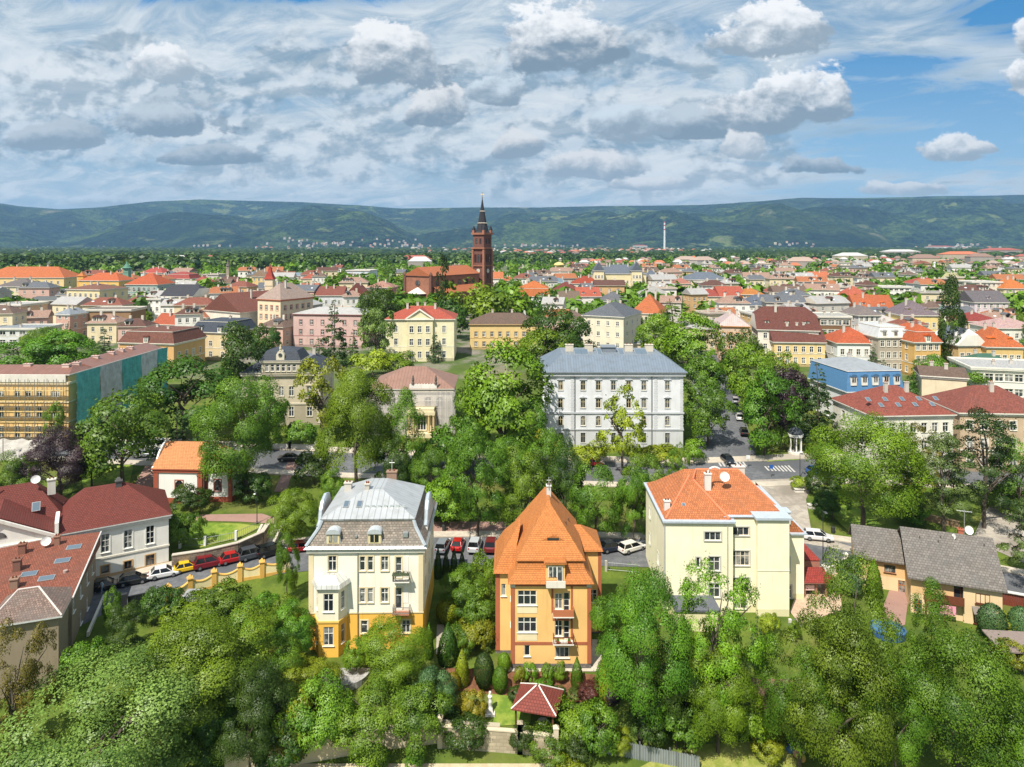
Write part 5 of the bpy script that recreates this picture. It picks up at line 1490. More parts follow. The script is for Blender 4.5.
# ---- church and its bell tower
BRICK = masonry((152, 96, 70), .5, .25, .18, 1.2)
BRICK2 = masonry((112, 72, 60), .5, .25, .2, 1.1)
def church():
    a = R(-33); w, d, h = 16.5, 40.0, 17.0
    X, Y, Z, m_ = at(417, 277, 16.5); Y = 345.; X = pix_dir(418, 277)[0] * Y; Z = g(Y)
    n = Vector((-math.sin(a), math.cos(a)))
    r = thing('church', 'red brick church with orange roof and round gable window', 'church', (X + n.x * d / 2, Y + n.y * d / 2, Z), a)
    HOUSES.append((X + n.x * d / 2, Y + n.y * d / 2, 24))
    dk = (70, 44, 38); st = (120, 56, 44)
    U = [('r', -15 + 6 * k, 9.5, 2.2, 5.2, 'arch', dk, st) for k in range(6)]
    shell(r, w, d, h, U, [BRICK, BRICK], gable='y', gh=4.2)
    rf = tiles((196, 100, 54), .5, .5, .12)
    roof = roof_mesh('gable', w, d, h, 4.2, .5, 'y').build('roof', [rf, BRICK2], r)
    for s, fc in ((-1, 'flb'), (1, 'frb')):
        U = [('r', -15 + 6 * k, 2.5, 1.3, 3.2, 'arch', dk, st) for k in range(6)] if s > 0 else []
        shell(r, 5.0, d - 2, 9.0, U, [BRICK2, BRICK], bands=((1, 1),), cx=s * (w / 2 + 2.5), cy=1, faces=fc, name='aisle_wall')
        k = MB(); x0, x1 = s * (w / 2 + .0), s * (w / 2 + 5.4)
        q = [(x0, -d / 2 + 1.4, 12.2), (x1, -d / 2 + 1.4, 8.9), (x1, d / 2, 8.9), (x0, d / 2, 12.2)]; k.poly(q if s > 0 else q[::-1]); k.poly([(x0, -d / 2 + 2, 12.1), (x1, -d / 2 + 2, 8.8), (x0, -d / 2 + 2, 8.8)] if s > 0 else [(x0, -d / 2 + 2, 8.8), (x1, -d / 2 + 2, 8.8), (x0, -d / 2 + 2, 12.1)], 1)
        k.build('aisle_roof', [rf, BRICK], r)
    ro = MB(); ro.cyl(0, 0, 0, .25, 1.6, 1.6, 20, 0); ro.cyl(0, 0, .251, .3, 1.25, 1.25, 20, 1); o = ro.build('rose_window', [BRICK2, glass_mat()], r, (0, -d / 2 + .05, 13.6)); o.rotation_euler = (R(90), 0, 0)
    ap = MB(); ap.lathe([(5.0, -2), (5.0, 8.2), (5.3, 8.2), (5.3, 8.6), (.1, 11.4)], n=20, m=0); ap.build('porch', [BRICK2], r, (0, -d / 2, 0))
    cn = MB(); cn.lathe([(5.45, 8.62), (.1, 11.6)], n=20); cn.build('porch_roof', plain((206, 200, 190), .7), r, (0, -d / 2, 0))
    for k in range(7):
        t = R(-150 + 20 * k); me, pe = window_meshes(.9, 3.0, 'arch', dk, (150, 70, 50), False); link('window', me, r, (5.02 * math.cos(t), -d / 2 + 5.02 * math.sin(t), 4.2), t + R(90))
    for s in (-1, 1):
        b = MB(); b.box(s * w / 2 - .7, s * w / 2 + .7, -d / 2 - .5, -d / 2 + .5, -2, h + .8); b.frus(1.5, 1.1, h + .801, .1, .1, h + 2.2, 0, cx=s * w / 2, cy=-d / 2); b.build('buttress', [BRICK2], r)
church()
def bell_tower():
    Y = 372.; X = pix_dir(482.3, 260)[0] * Y; Z = g(Y); w = 7.0
    zt = z_at(233, Y) - Z; zs = z_at(198, Y) - Z; zc_ = z_at(193, Y) - Z
    r = thing('church_tower', 'tall red brick church tower with dark pointed spire', 'tower', (X, Y, Z), R(-33))
    HOUSES.append((X, Y, 8))
    dk = (60, 38, 34); st = (110, 52, 42)
    U = []
    for f in 'frbl':
        U += [(f, u, zt - 15.5, 1.3, 4.2, 'arch', dk, st) for u in (-1.9, 0, 1.9)] + [(f, u, zt - 5.6, 1.0, 2.6, 'arch', dk, st) for u in (-1.3, 1.3)] + [(f, 0, zt - 24, 1.0, 2.4, 'arch', dk, st), (f, 0, zt - 32, .8, 2.0, 'plainp', dk, st)]
    shell(r, w, w, zt, U, [BRICK2, BRICK2], zb=-3)
    q = MB()
    for sx_ in (-1, 1):
        for sy_ in (-1, 1): q.box(sx_ * w / 2 - .6, sx_ * w / 2 + .6, sy_ * w / 2 - .6, sy_ * w / 2 + .6, -3, zt - 8.5)
    q.build('corner_buttress', BRICK, r)
    for z0, z1, pr in ((zt - 8.4, zt - 7.6, .9), (zt - 17.6, zt - 17.0, .5), (zt - .9, zt + .1, .7), (zt - 27, zt - 26.6, .3)): ring(r, w, w, z0, z1, pr, BRICK, 'string_course')
    c = MB()
    for f in range(4): 
        t = f * math.pi / 2; cx, cyw = (w / 2 + .1) * math.sin(t), -(w / 2 + .1) * math.cos(t)
        k = MB(); k.cyl(0, 0, 0, .15, 1.1, 1.1, 18, 0); k.box(-.06, .06, -.02, .8, .151, .18, 1); k.box(-.5, .02, -.05, .05, .151, .18, 1); o = k.build('clock_face', [plain((206, 200, 186), .6), plain((30, 28, 28), .6)], r, (cx, cyw, zt - 20)); o.rotation_euler = (R(90), 0, t)
    s = MB(); sl = tiles((58, 56, 62), .5, .5, .15)
    s.lathe([(w * .60, zt + .1), (w * .50, zt + .9), (w * .34, zt + (zs - zt) * .28), (w * .13, zt + (zs - zt) * .72), (.12, zs)], n=8)
    sp = s.build('spire', [sl], r); sp.rotation_euler = (0, 0, R(22.5))
    for z0 in (.28, .62): 
        rr = w * (.36 if z0 < .5 else .19); b = MB(); b.lathe([(rr, zt + (zs - zt) * z0 - .2), (rr + .25, zt + (zs - zt) * z0), (rr, zt + (zs - zt) * z0 + .25)], n=8); o = b.build('spire_band', plain((190, 180, 166), .6), sp)
    for sx_ in (-1, 1):
        for sy_ in (-1, 1): k = MB(); k.frus(1.3, 1.3, zt + .1, 1.3, 1.3, zt + 1.6, 0); k.frus(1.5, 1.5, zt + 1.601, .1, .1, zt + 4.0, 1); k.build('pinnacle', [BRICK, sl], r, (sx_ * w * .46, sy_ * w * .46, 0))
    cr = MB(); cr.tube([(0, 0, zs - .3), (0, 0, zc_ + .4)], .14); cr.tube([(-.9, 0, zc_ - .7), (.9, 0, zc_ - .7)], .12); cr.lathe([(.01, zs - .2), (.4, zs + .2), (.01, zs + .6)], n=8); cr.build('cross', plain((150, 130, 80), .4, .6), sp)
bell_tower()

# ---- building wrapped for renovation
def scaffold_house():
    w, d, h = 34.0, 37.0, 14.2; X, Y, Z = -92.0 - 17.0, 141.5, 6.4
    fd, rw = 8.0, 8.0
    r = thing('apartment_building', 'ochre apartment building under renovation with scaffolding and netting', 'building', (X, Y + d / 2, Z), R(-1))
    HOUSES.append((X, Y + d / 2, 22)); HOUSES.append((X + 12, Y + 8, 10)); HOUSES.append((X + 12, Y + 26, 10))
    U = []
    us = [14.2, 10.8, 8.5, 6.2, 2.4, -1.0, -4.0, -7, -10, -13]
    for i, u in enumerate(us):
        ww = 1.9 if i in (0, 4) else 1.15
        st = 'cas4' if i in (0, 4) else 'cas'
        U += [('f', u, 9.6, ww, 1.5, st), ('f', u, 5.2, ww, 2.4, st), ('f', u, 1.0, ww, 2.4, st)]
    V = [('r', -12 + 3.8 * k, z, 1.15, 1.9, 'cas') for k in range(7) for z in (9.4, 5.2, 1.2)]
    wl = plaster((224, 184, 112)); shell(r, w, fd, h, U, [plaster((206, 186, 150)), wl], bands=((.9, 1),), scol=(226, 206, 160), cy=-d / 2 + fd / 2)
    shell(r, rw, d - fd, h, V, [plaster((206, 186, 150)), wl], bands=((.9, 1),), scol=(226, 206, 160), cx=w / 2 - rw / 2, cy=fd / 2, faces='rbl', name='side_wing')
    tr = plaster((222, 204, 166)); [ring(r, w, fd, z0, z1, pr, tr, nm, cy=-d / 2 + fd / 2) for z0, z1, pr, nm in ((h - 1.9, h - 1.4, .35, 'cornice'), (8.4, 8.7, .2, 'string_course'), (4.2, 4.5, .2, 'string_course'))]
    k = MB(); k.frus(w + .8, fd + .6, h, w + .8, fd + .6, h + .2, 1, cy=-d / 2 + fd / 2); k.frus(w + .6, fd + .4, h + .201, w - 3, .3, h + 1.5, 0, cy=-d / 2 + fd / 2)
    roof = k.build('roof', [seam_metal((150, 108, 94), .8), plaster((206, 200, 190))], r)
    k = MB(); k.frus(rw + .8, d - fd, h, rw + .8, d - fd, h + .2, 1, cx=w / 2 - rw / 2, cy=fd / 2 + .4); k.frus(rw + .6, d - fd, h + .202, .3, d - fd, h + 1.5, 0, cx=w / 2 - rw / 2, cy=fd / 2 + .2); k.build('wing_roof', [seam_metal((150, 108, 94), .8), plaster((206, 200, 190))], r)
    pp = MB(); pp.box(-w / 2, w / 2 - .3, -d / 2 - .5, -d / 2 - .3, h - 1.4, h + .15); pp.build('parapet', plaster((214, 208, 198)), r)
    for x, y in ((14.6, -15.5), (15.2, -13), (13.8, -4), (13.8, 2), (13.8, 6), (13.8, 10), (6, -15), (-3, -15)): chimney(roof, x, y, h + .3, 1.4, 1.5, .8, (206, 176, 166))
    sc_ = MB(); tube_m = plain((150, 146, 140), .5, .5); board = plain((200, 176, 120), .8)
    for k in range(18):
        x = -w / 2 + 2 * k
        for y in (-d / 2 - .75, -d / 2 - 1.65): sc_.box(x - .04, x + .04, y - .04, y + .04, -1, h - .6, 0)
    for z in (.2, 2.4, 4.6, 6.8, 9.0, 11.2):
        for y in (-d / 2 - .75, -d / 2 - 1.65): sc_.box(-w / 2, w / 2 + .1, y - .03, y + .03, z + 1.0, z + 1.06, 0)
        sc_.box(-w / 2, w / 2 + .1, -d / 2 - 1.6, -d / 2 - .8, z - .05, z, 1)
    for k in range(8):
        x = -w / 2 + 4.25 * k; sc_.tube([(x, -d / 2 - 1.7, .2), (x + 2, -d / 2 - 1.7, 2.4)], .04, 5); sc_.tube([(x, -d / 2 - 1.7, 6.8), (x + 2, -d / 2 - 1.7, 9.0)], .04, 5)
    o = sc_.build('scaffolding', [tube_m, board], None, r.location, r.rotation_euler); tag(o, 'yellow planked scaffolding along the front of the ochre building', 'scaffolding')
    def net(y0, y1, z0, z1, rgb, label, xo=1.7):
        mb = MB(); n = 10; x = w / 2 + xo; rr = random.Random(int(y0 * 10))
        for i in range(n):
            for j in range(5):
                pass
        for zz_ in range(6): mb.box(x - .06, x + .06, y0, y1, z0 + (z1 - z0) * zz_ / 6 + .02, z0 + (z1 - z0) * zz_ / 6 + .10, 1)
        N = 14
        P = lambda i, z: (x + .10 * math.sin(i * 1.9 + z * .8) + .1, y0 + (y1 - y0) * i / N, z)
        zs_ = [z0 + (z1 - z0) * k / 8 for k in range(9)]
        for i in range(N):
            for za, zb_ in zip(zs_, zs_[1:]): mb.poly([P(i, za), P(i + 1, za), P(i + 1, zb_), P(i, zb_)], 0); mb.poly([tuple(np.array(v) - (.03, 0, 0)) for v in (P(i, zb_), P(i + 1, zb_), P(i + 1, za), P(i, za))], 0)
        k = ('net', rgb)
        if k not in MATS:
            m, p = mat_base('netting'); c = lin(rgb); nn = noise(position(), .6, 5, .7)
            E.nt.links.new(mix(nn.step(.3, .7), sc(c, .75), sc(c, 1.2)), p.inputs['Base Color']); p.inputs['Roughness'].default_value = .8; MATS[k] = m
        q = mb.build('safety_net', [MATS[k], plain((180, 180, 176), .5, .4)], None, r.location, r.rotation_euler); tag(q, label, 'netting')
    e = [-18.5, -10.5, -2.2, 6.0, 13.5, 18.5]
    net(e[0], e[1], 2.0, h + .4, (86, 166, 164), 'teal safety netting at the corner of the ochre building')
    net(e[1] + .1, e[2], 3.0, h + .4, (176, 180, 184), 'grey safety netting between the two teal panels')
    net(e[2] + .1, e[3], 2.0, h + .4, (80, 160, 160), 'teal safety netting between the two grey panels')
    net(e[3] + .1, e[4], 2.0, h + .4, (180, 184, 190), 'grey safety netting towards the far end of the ochre building')
    net(e[4] + .1, e[5], 2.0, h + .4, (84, 164, 164), 'teal safety netting at the far end of the ochre building')
    net(e[0], e[1] - 2, -1.5, 2.0, (40, 96, 150), 'blue tarpaulin at the foot of the teal netting', 1.75)
    cv = MB(); rr = random.Random(4)
    N = 24
    for i in range(N):
        for j in range(5):
            f = lambda a_, b_: (-w / 2 + (w - 3) * a_ / N, -d / 2 - 2.2 - 1.5 * b_, 1.2 - .42 * b_ + .25 * math.sin(a_ * 2.3 + b_ * 1.7))
            cv.poly([f(i, j + 1), f(i + 1, j + 1), f(i + 1, j), f(i, j)])
    for i in range(0, N + 1, 4): cv.box(-w / 2 + (w - 3) * i / N - .06, -w / 2 + (w - 3) * i / N + .06, -d / 2 - 9.4, -d / 2 - 9.28, -2.5, -.9)
    cv2 = cv.build('dust_sheet', surf('sheeting', (160, 156, 150), (196, 192, 186), .35), None, r.location, r.rotation_euler); tag(cv2, 'crumpled pale sheeting laid in front of the scaffolded building', 'sheet')
scaffold_house()

# ---- villa wrapped in pale netting with a columned porch
def wrapped_villa():
    w, d, h = 17.2, 14.0, 9.6; X, Y, Z = -21.7, 146.0, 7.0
    r = thing('villa', 'beige villa with brown hipped roof, columned porch and veiled facade', 'villa', (X, Y + d / 2, Z), R(1))
    HOUSES.append((X, Y + 7, 10))
    U = [('f', u, z, 1.5, 2.3, 'arch' if z > 5 else 'cas') for u in (-6, -3.4, -.8, 3.5, 6) for z in (5.6, 1.6)] + [('r', u, z, 1.2, 2.2, 'cas') for u in (-4, 0, 4) for z in (5.6, 1.6)]
    shell(r, w, d, h, U, [plaster((206, 198, 182))] * 2, scol=(196, 186, 168))
    ring(r, w, d, h - .6, h - .004, .4, plaster((214, 204, 186)))
    roof = roof_mesh('hip', w, d, h, 3.6, .6).build('roof', [seam_metal((146, 112, 98), .7, .6, .1), plaster((206, 200, 186))], r)
    p = MB(); p.box(-.5, 5.4, -d / 2 - .5, -d / 2 - .2, h, h + 1.1); 
    for k in range(10): p.cyl(-.2 + .6 * k, -d / 2 - .35, h + 1.1, h + 1.3, .1, .1, 6)
    p.build('parapet', plaster((226, 222, 212)), r)
    for x in (.3, 5.2): s = MB(); s.lathe([(.3, 0), (.3, .5), (.18, .6), (.3, 1.0), (.22, 1.6), (.1, 1.7), (.17, 1.9), (.01, 2.1)], n=10); s.build('statue', plain((96, 90, 84), .8), r, (x, -d / 2 - .35, h + 1.1))
    # porch
    q = MB(); q.box(-1.0, 5.6, -d / 2 - 3.0, -d / 2 - .02, -1.5, .6); q.box(-.6, 5.2, -d / 2 - 2.6, -d / 2 - .021, 4.5, 5.2); q.box(-.4, 5.0, -d / 2 - 2.4, -d / 2 - .022, 5.201, 5.9)
    q.box(.3, 4.3, -d / 2 - 1.2, -d / 2 - .023, .601, 4.49)
    po = q.build('porch', plaster((222, 206, 164)), r)
    for x in (-.3, .7, 3.9, 4.9):
        c = MB(); c.lathe([(.34, .6), (.34, .9), (.25, 1.0), (.22, 4.1), (.34, 4.3), (.34, 4.5)], n=12); c.build('column', plaster((206, 176, 120)), po, (x, -d / 2 - 2.3, 0))
    me, pe = window_meshes(1.8, 3.0, 'arch cas3', (226, 222, 214), (222, 206, 164), False); link('door', me, po, (2.3, -d / 2 - 1.35, 1.0))
    st = MB()
    for k in range(6): st.box(5.7 + .35 * k, 6.05 + .35 * k, -d / 2 - 3.0, -d / 2 - 1.0, -1.5, .5 - .3 * k)
    st.build('steps', plaster((206, 198, 180)), po)
    # translucent dust net on tubes
    mb = MB(); tube_m = plain((170, 168, 164), .5, .4)
    for (x0, x1) in ((-w / 2 - .8, -.9), (5.7, w / 2 + .8)):
        y = -d / 2 - 1.3; n = 10
        for i in range(n):
            a_, b_ = x0 + (x1 - x0) * i / n, x0 + (x1 - x0) * (i + 1) / n
            mb.poly([(a_, y + .06 * math.sin(i * 2), -1), (b_, y + .06 * math.sin(i * 2 + 2), -1), (b_, y + .06 * math.sin(i * 2 + 2), h - .3), (a_, y + .06 * math.sin(i * 2), h - .3)], 0)
        for i in range(5):
            x = x0 + (x1 - x0) * i / 4; mb.box(x - .04, x + .04, y + .1, y + .18, -1.5, h, 1)
        for z in (1.5, 3.5, 5.5, 7.5): mb.box(x0, x1, y + .1, y + .16, z, z + .07, 1)
    mb.poly([(-.9, -d / 2 - 1.3, 6.2), (5.7, -d / 2 - 1.3, 6.2), (5.7, -d / 2 - 1.3, h - .3), (-.9, -d / 2 - 1.3, h - .3)], 0)
    m = bpy.data.materials.new('dust_net'); m.use_nodes = True; E.nt = m.node_tree; p_ = E.nt.nodes['Principled BSDF']; p_.inputs['Base Color'].default_value = (.62, .58, .56, 1); p_.inputs['Roughness'].default_value = .9
    tr_ = E.nt.nodes.new('ShaderNodeBsdfTransparent'); mx = E.nt.nodes.new('ShaderNodeMixShader'); mx.inputs[0].default_value = .55
    E.nt.links.new(tr_.outputs[0], mx.inputs[1]); E.nt.links.new(p_.outputs[0], mx.inputs[2]); E.nt.links.new(mx.outputs[0], E.nt.nodes['Material Output'].inputs[0])
    o = mb.build('dust_net', [m, tube_m], None, r.location, r.rotation_euler); tag(o, 'pale see-through dust net on tubes before the beige villa', 'netting')
wrapped_villa()

# ---- stone villa with dark mansard pavilion
def mansard_villa():
    w, d, h = 17.0, 14.0, 11.6; X, Y, Z = -51.5, 151.0, 7.6
    r = thing('villa', 'grey stone villa with dark mansard pavilion and statue dormer', 'villa', (X, Y + d / 2, Z), R(2))
    HOUSES.append((X, Y + 7, 10))
    ws = plaster((196, 184, 156)); sl = tiles((74, 80, 92), .4, .35, .15)
    U = [('f', u, z, 1.2, 2.1, s) for u in (-6.4, 6.2) for z, s in ((6.4, 'cas hood'), (1.8, 'cas'))] + [('f', u, z, 1.1, 2.2, 'arch') for u in (-2.2, 0, 2.2) for z in (6.4, 1.8)] + [('r', u, z, 1.1, 2.0, 'cas') for u in (-4, 0, 4) for z in (6.4, 1.8)]
    shell(r, w, d, h, U, [plaster((170, 158, 134)), ws], bands=((4.6, 1),), scol=(206, 196, 170), near=False)
    tr = plaster((210, 200, 176)); ring(r, w, d, h - .6, h - .004, .45, tr); ring(r, w, d, 4.5, 4.9, .15, tr, 'string_course')
    for x in (-w / 2 + .3, w / 2 - .3):
        q = MB()
        for k in range(24): q.box(x - .4 + .07 * (k % 2), x + .4 - .07 * (k % 2), -d / 2 - .08, -d / 2 + .1, .2 + .45 * k, .2 + .45 * k + .4)
        q.build('quoins', tr, r)
    roof = roof_mesh('deck', w, d, h, 2.6, .6, s=4.0).build('roof', [sl, tr, plain((110, 116, 124), .6)], r)
    pw, pd, ph = 8.4, 7.0, h + 2.8
    shell(r, pw, pd, ph, [('f', u, h + .5, .8, 1.6, 'cas') for u in (-3, -1.8, -.6, .6, 1.8, 3)], [ws, ws], zb=h - .2, cy=-d / 2 + pd / 2 - .6, scol=(206, 196, 170), name='pavilion_wall')
    ring(r, pw, pd, ph - .35, ph - .004, .3, tr, cy=-d / 2 + pd / 2 - .6)
    k = MB(); cyw = -d / 2 + pd / 2 - .6
    k.frus(pw + .8, pd + .8, ph, pw + .8, pd + .8, ph + .15, 1, cy=cyw); k.frus(pw + .7, pd + .7, ph + .151, pw - 1.6, pd - 1.6, ph + 2.2, 0, cy=cyw); k.frus(pw - 1.6, pd - 1.6, ph + 2.201, 1.5, .3, ph + 2.9, 0, cy=cyw)
    pr = k.build('pavilion_roof', [sl, tr], r)
    dm = MB(); dm.extrude_y([(-.9, 0), (.9, 0), (.9, 1.2), (.5, 1.9), (0, 2.1), (-.5, 1.9), (-.9, 1.2)], 0, 1.8, 0); dm.cyl(0, 0, 0, .01, .1, .1); ov = MB(); ov.cyl(0, 0, 0, .06, .45, .45, 14); o = dm.build('dormer', [tr], pr, (0, cyw - pd / 2 - .3, ph + .3)); e = ov.build('oval_window', glass_mat(), o, (0, -.02, 1.1)); e.rotation_euler = (R(90), 0, 0)
    s2 = MB(); s2.lathe([(.3, 0), (.2, .2), (.28, .6), (.18, 1.0), (.15, 1.1), (.2, 1.3), (.01, 1.5)], n=8); s2.build('statue', plaster((206, 190, 150)), o, (0, .2, 2.0))
    dormer(roof, 6.6, -d / 2 + 1.4, h + .8, 1.1, 1.0, 1.8, 0, (150, 152, 154), (84, 90, 100)); chimney(roof, -5.5, 1, h + 2.6, 1.6); chimney(roof, 5, 2, h + 2.6, 1.6)
    b = balcony(r, 6.2, -d / 2, 6.0, 2.4, .9, slab=(206, 196, 170))
    pl = MB(); pl.box(-1, 1, -.95, -.8, .9, 1.3); pl.build('planter', plain((84, 120, 40), .9), b)
mansard_villa()

# the near buildings were surveyed with a tilted camera: carry them over to the level one
ADJ = {'white villa': (1, -.7, 0), 'orange apartment house': (.9, .4, 0), 'pale yellow house': (1.03, 1.6, 0), 'ochre house': (.9, .3, 0), 'small white chapel': (1, 0, -2.6), 'long white house': (1, -1.2, -.6)}
def resurvey():
    oy = [-200, 40, 57, 62, 72, 85, 100, 125, 140, 170, 250, 400, 700, 1200, 2200, 9000]; P = R(11.3)
    og = lambda y: float(np.interp(y, oy, GZ))
    def old(x, y, z):
        d = z - CAM_H; zc = y * math.cos(P) - d * math.sin(P)
        return 512 + FPX * x / zc, 383.5 - FPX * (y * math.sin(P) + d * math.cos(P)) / zc, zc
    def mv(x, y):
        px, py, zc = old(x, y, og(y)); nx, ny, nz, m = at(px, py)
        return nx, ny, m / (zc / FPX), (z_at(old(x, y, og(y) + 9)[1], ny) - nz) / 9
    for o in S.objects:
        if o.parent or 'category' not in o or o.name.startswith('church_tower'): continue
        x, y, z = o.location; nx, ny, s, sz = mv(x, y)
        ax, ox, oy_ = ADJ.get(o['label'].split(' with ')[0], (1, 0, 0))
        o.location = (nx + ox, ny + oy_, g(ny) + (z - og(y)) * sz); o.scale = (s * ax, s, sz)
    HOUSES[:] = [(*mv(a, b)[:2], c) for a, b, c in HOUSES]
resurvey()

# ================================================================== THE TOWN BEHIND, house by house
OR = (184, 98, 56); RD = (152, 78, 62); WR = (116, 64, 56); BR = (124, 92, 80); SL = (92, 98, 108); GM = (150, 158, 166); PK = (190, 110, 96); DO = (178, 74, 32); LG = (190, 188, 186)
YE = (226, 196, 128); CR = (222, 206, 168); WH = (228, 224, 216); PI = (214, 172, 160); OC = (214, 160, 92); GR = (186, 184, 178); BE = (206, 184, 152); LY = (230, 218, 166)
T = town_house
PAL = T('palace', 'pale yellow three storey palace with bright red roof and central pediment', 'mansion', 386, 454, 320, 3, 15, 'hip', 3.4, (230, 220, 178), (196, 78, 56), 4, 1.5, h=12.6, fh=3.9, wh=2.0, chim=4, trim=(232, 226, 206))
def risalit():
    r, w, d, h, ro = PAL; pw, dp, y0 = 8.0, 1.0, -d / 2
    U = [('f', u, .9 + 3.9 * k, 1.2, 2.0, 'cas') for k in (0, 1, 2) for u in (-2.5, 0, 2.5)]
    shell(r, pw, dp, h + .4, U, [plaster((226, 214, 170))] * 2, cy=y0 - dp / 2 + .05, faces='frl', gable='y', gh=2.6, scol=(236, 230, 212), name='centre_wall')
    k = MB(); k.extrude_y([(-pw / 2 - .5, h + .42), (pw / 2 + .5, h + .42), (0, h + 3.4)], y0 - dp + .1, y0 + 6, 0); k.build('centre_roof', tiles((196, 78, 56)), r)
    k = MB()
    for s_ in (1, -1): k.extrude_y([(s_ * (pw / 2 + .5), h + .43), (s_ * (pw / 2 - .2), h + .43), (0, h + 3.0), (0, h + 3.45)][::s_], y0 - dp - .35, y0 - dp + .098)
    k.box(-pw / 2 - .4, pw / 2 + .4, y0 - dp - .3, y0 - dp + .04, h, h + .4); k.build('pediment', plaster((236, 230, 214)), r)
risalit()
T('town_house', 'pink town house with pale flat hipped roof behind a tall spruce', 'house', 292, 364, 315, 3, 14, 'hip', 1.8, (208, 172, 164), (200, 196, 190), 6, -7, 'seam', trim=(176, 120, 116), h=11, chim=1)
T('town_house', 'yellow two storey house with brown hipped roof and two brick chimneys', 'house', 470, 538, 325, 2, 13, 'hip', 3.2, (224, 192, 120), BR, 8, 0, h=8.2, trim=(206, 170, 110), chim=2)
T('apartment_house', 'cream four storey house with grey slate hipped roof behind the pale school', 'house', 584, 622, 317, 4, 18, 'hip', 3.6, (226, 216, 190), (104, 108, 116), 4, -27, h=13.5, side=3, scol=None, chim=1, ww=1.0, wh=1.3)
T('annex', 'low annex with grey roof in front of the cream house', 'annex', 620, 645, 344, 1, 9, 'hip', 2.2, CR, (116, 122, 132), 2, -8, h=4)
T('apartment_building', 'white building with blue mansard storey and curved left corner', 'building', 846, 903, 393, 2, 15, 'mansard', 1.6, (222, 224, 226), (84, 130, 172), 5, 6, h=7.6, s=.15, mh=4.2, dorm=5, chim=1, rk='plain', trim=(226, 226, 224), near=False, side=3)
RW = T('apartment_building', 'white house with red hipped roof full of roof windows', 'building', 872, 955, 418, 3, 14, 'hip', 4.0, (226, 222, 206), (160, 74, 60), 7, 4, h=10.5, chim=2, near=True)
for k in range(9): skylight(RW[4], -6.6 + 1.65 * k, -3.6 - 1.4 * (k % 2), RW[3] + .25 + 4.0 * (RW[2] / 2 + .45 - 3.6 - 1.4 * (k % 2)) / (RW[2] / 2 + .45), .8, 1.1, math.atan2(4.0, RW[2] / 2 + .45))
T('apartment_building', 'beige house with wine red hipped roof at the right edge', 'building', 962, 1050, 416, 3, 13, 'hip', 3.8, (196, 170, 138), (150, 74, 62), 6, -4, h=10.5, chim=1, near=True)
T('fire_wall_house', 'narrow cream house with tall blank wall behind the roof windows', 'house', 926, 962, 378, 3, 8, 'gable', 1.5, (220, 204, 170), BR, 0, -22, h=11, side=0, along='x', chim=2)
T('apartment_block', 'white flat roofed apartment block with long loggias at the right edge', 'block', 978, 1050, 372, 3, 14, 'flat', 0, (220, 218, 212), LG, 8, -14, h=10, chim=2, ww=1.7)
T('town_house', 'small house with green copper roofs beside the white flat block', 'house', 974, 1018, 366, 1, 9, 'hip', 2.4, CR, (76, 116, 96), 4, 0, 'seam', h=5)
# left half, nearest first
T('town_house', 'long white low building with flat grey roof at the left edge', 'building', -14, 39, 330, 2, 12, 'flat', 0, (214, 214, 212), GM, 5, 0, h=6, ww=2.0, chim=1)
T('mansard_house', 'orange ochre house with red brown mansard roof and flat top', 'house', 117, 176, 344, 2, 15, 'mansard', .3, (216, 168, 100), (134, 76, 64), 3, -9, h=8.4, mh=3.0, s=1.3, dorm=1, side=4, along='x', chim=2)
T('mansard_house', 'cream house with dark blue grey mansard roof and white dormers', 'house', 189, 232, 333, 2, 14, 'mansard', .3, (216, 194, 146), (76, 84, 98), 3, -14, h=8.4, mh=3.0, s=1.3, dorm=2, side=3, chim=1)
T('gabled_house', 'large house with blank white gable and brown roof', 'house', 198, 246, 312, 3, 26, 'gable', 6.5, (222, 212, 196), (140, 76, 64), 0, -32, h=9.5, side=0, along='y', chim=2)
T('brick_hall', 'brown building with blank rough wall and flat top', 'building', 84, 130, 311, 3, 12, 'flat', 0, (156, 122, 84), (140, 128, 116), 0, 3, h=9.5, side=0, chim=0)
T('town_house', 'small house with orange roof and yellow gable', 'house', 152, 178, 325, 1, 9, 'gable', 3.6, (214, 170, 80), (196, 82, 44), 3, -14, h=5, along='x', chim=1)
T('town_house', 'narrow pink and blue house below the cream apartment house', 'house', 55, 71, 315, 3, 9, 'hip', 2.0, (206, 160, 140), GM, 2, -12, h=9)
T('town_house', 'salmon coloured house with flat roof at the left edge', 'house', -10, 22, 306, 3, 14, 'flat', 0, (222, 180, 144), LG, 4, -6, h=9)
T('apartment_house', 'cream four storey house with low brown roof and yellow bays', 'house', 64, 102, 290, 4, 16, 'hip', 2.0, (226, 204, 150), (146, 90, 76), 6, -12, h=14, side=3)
T('shed', 'long dark roofed market shed with open front', 'shed', 30, 64, 301, 1, 14, 'gable', 1.6, (96, 82, 76), (110, 112, 110), 0, 4, 'seam', h=5, along='x', side=0, chim=0)
T('villa', 'cream villa with grey hipped roof and dark glazed top floor', 'villa', -4, 30, 287, 3, 16, 'hip', 3.5, CR, (122, 112, 110), 4, 2, h=10)
T('school_building', 'long yellow school with bright orange roof behind the left houses', 'school', -20, 63, 278, 3, 20, 'hip', 6.0, (230, 200, 134), (214, 104, 44), 12, 2, h=11, chim=3)
T('town_house', 'yellow house with orange roof and small tower left of the green dome', 'house', 78, 120, 281, 3, 14, 'hip', 4.0, (228, 182, 84), (214, 94, 36), 5, -6, h=11)
T('town_hall', 'turquoise glazed building with steep orange roof', 'building', 125, 158, 285, 3, 16, 'hip', 5.5, (150, 178, 176), (206, 84, 30), 6, -4, h=11, ww=1.7, wh=2.2)
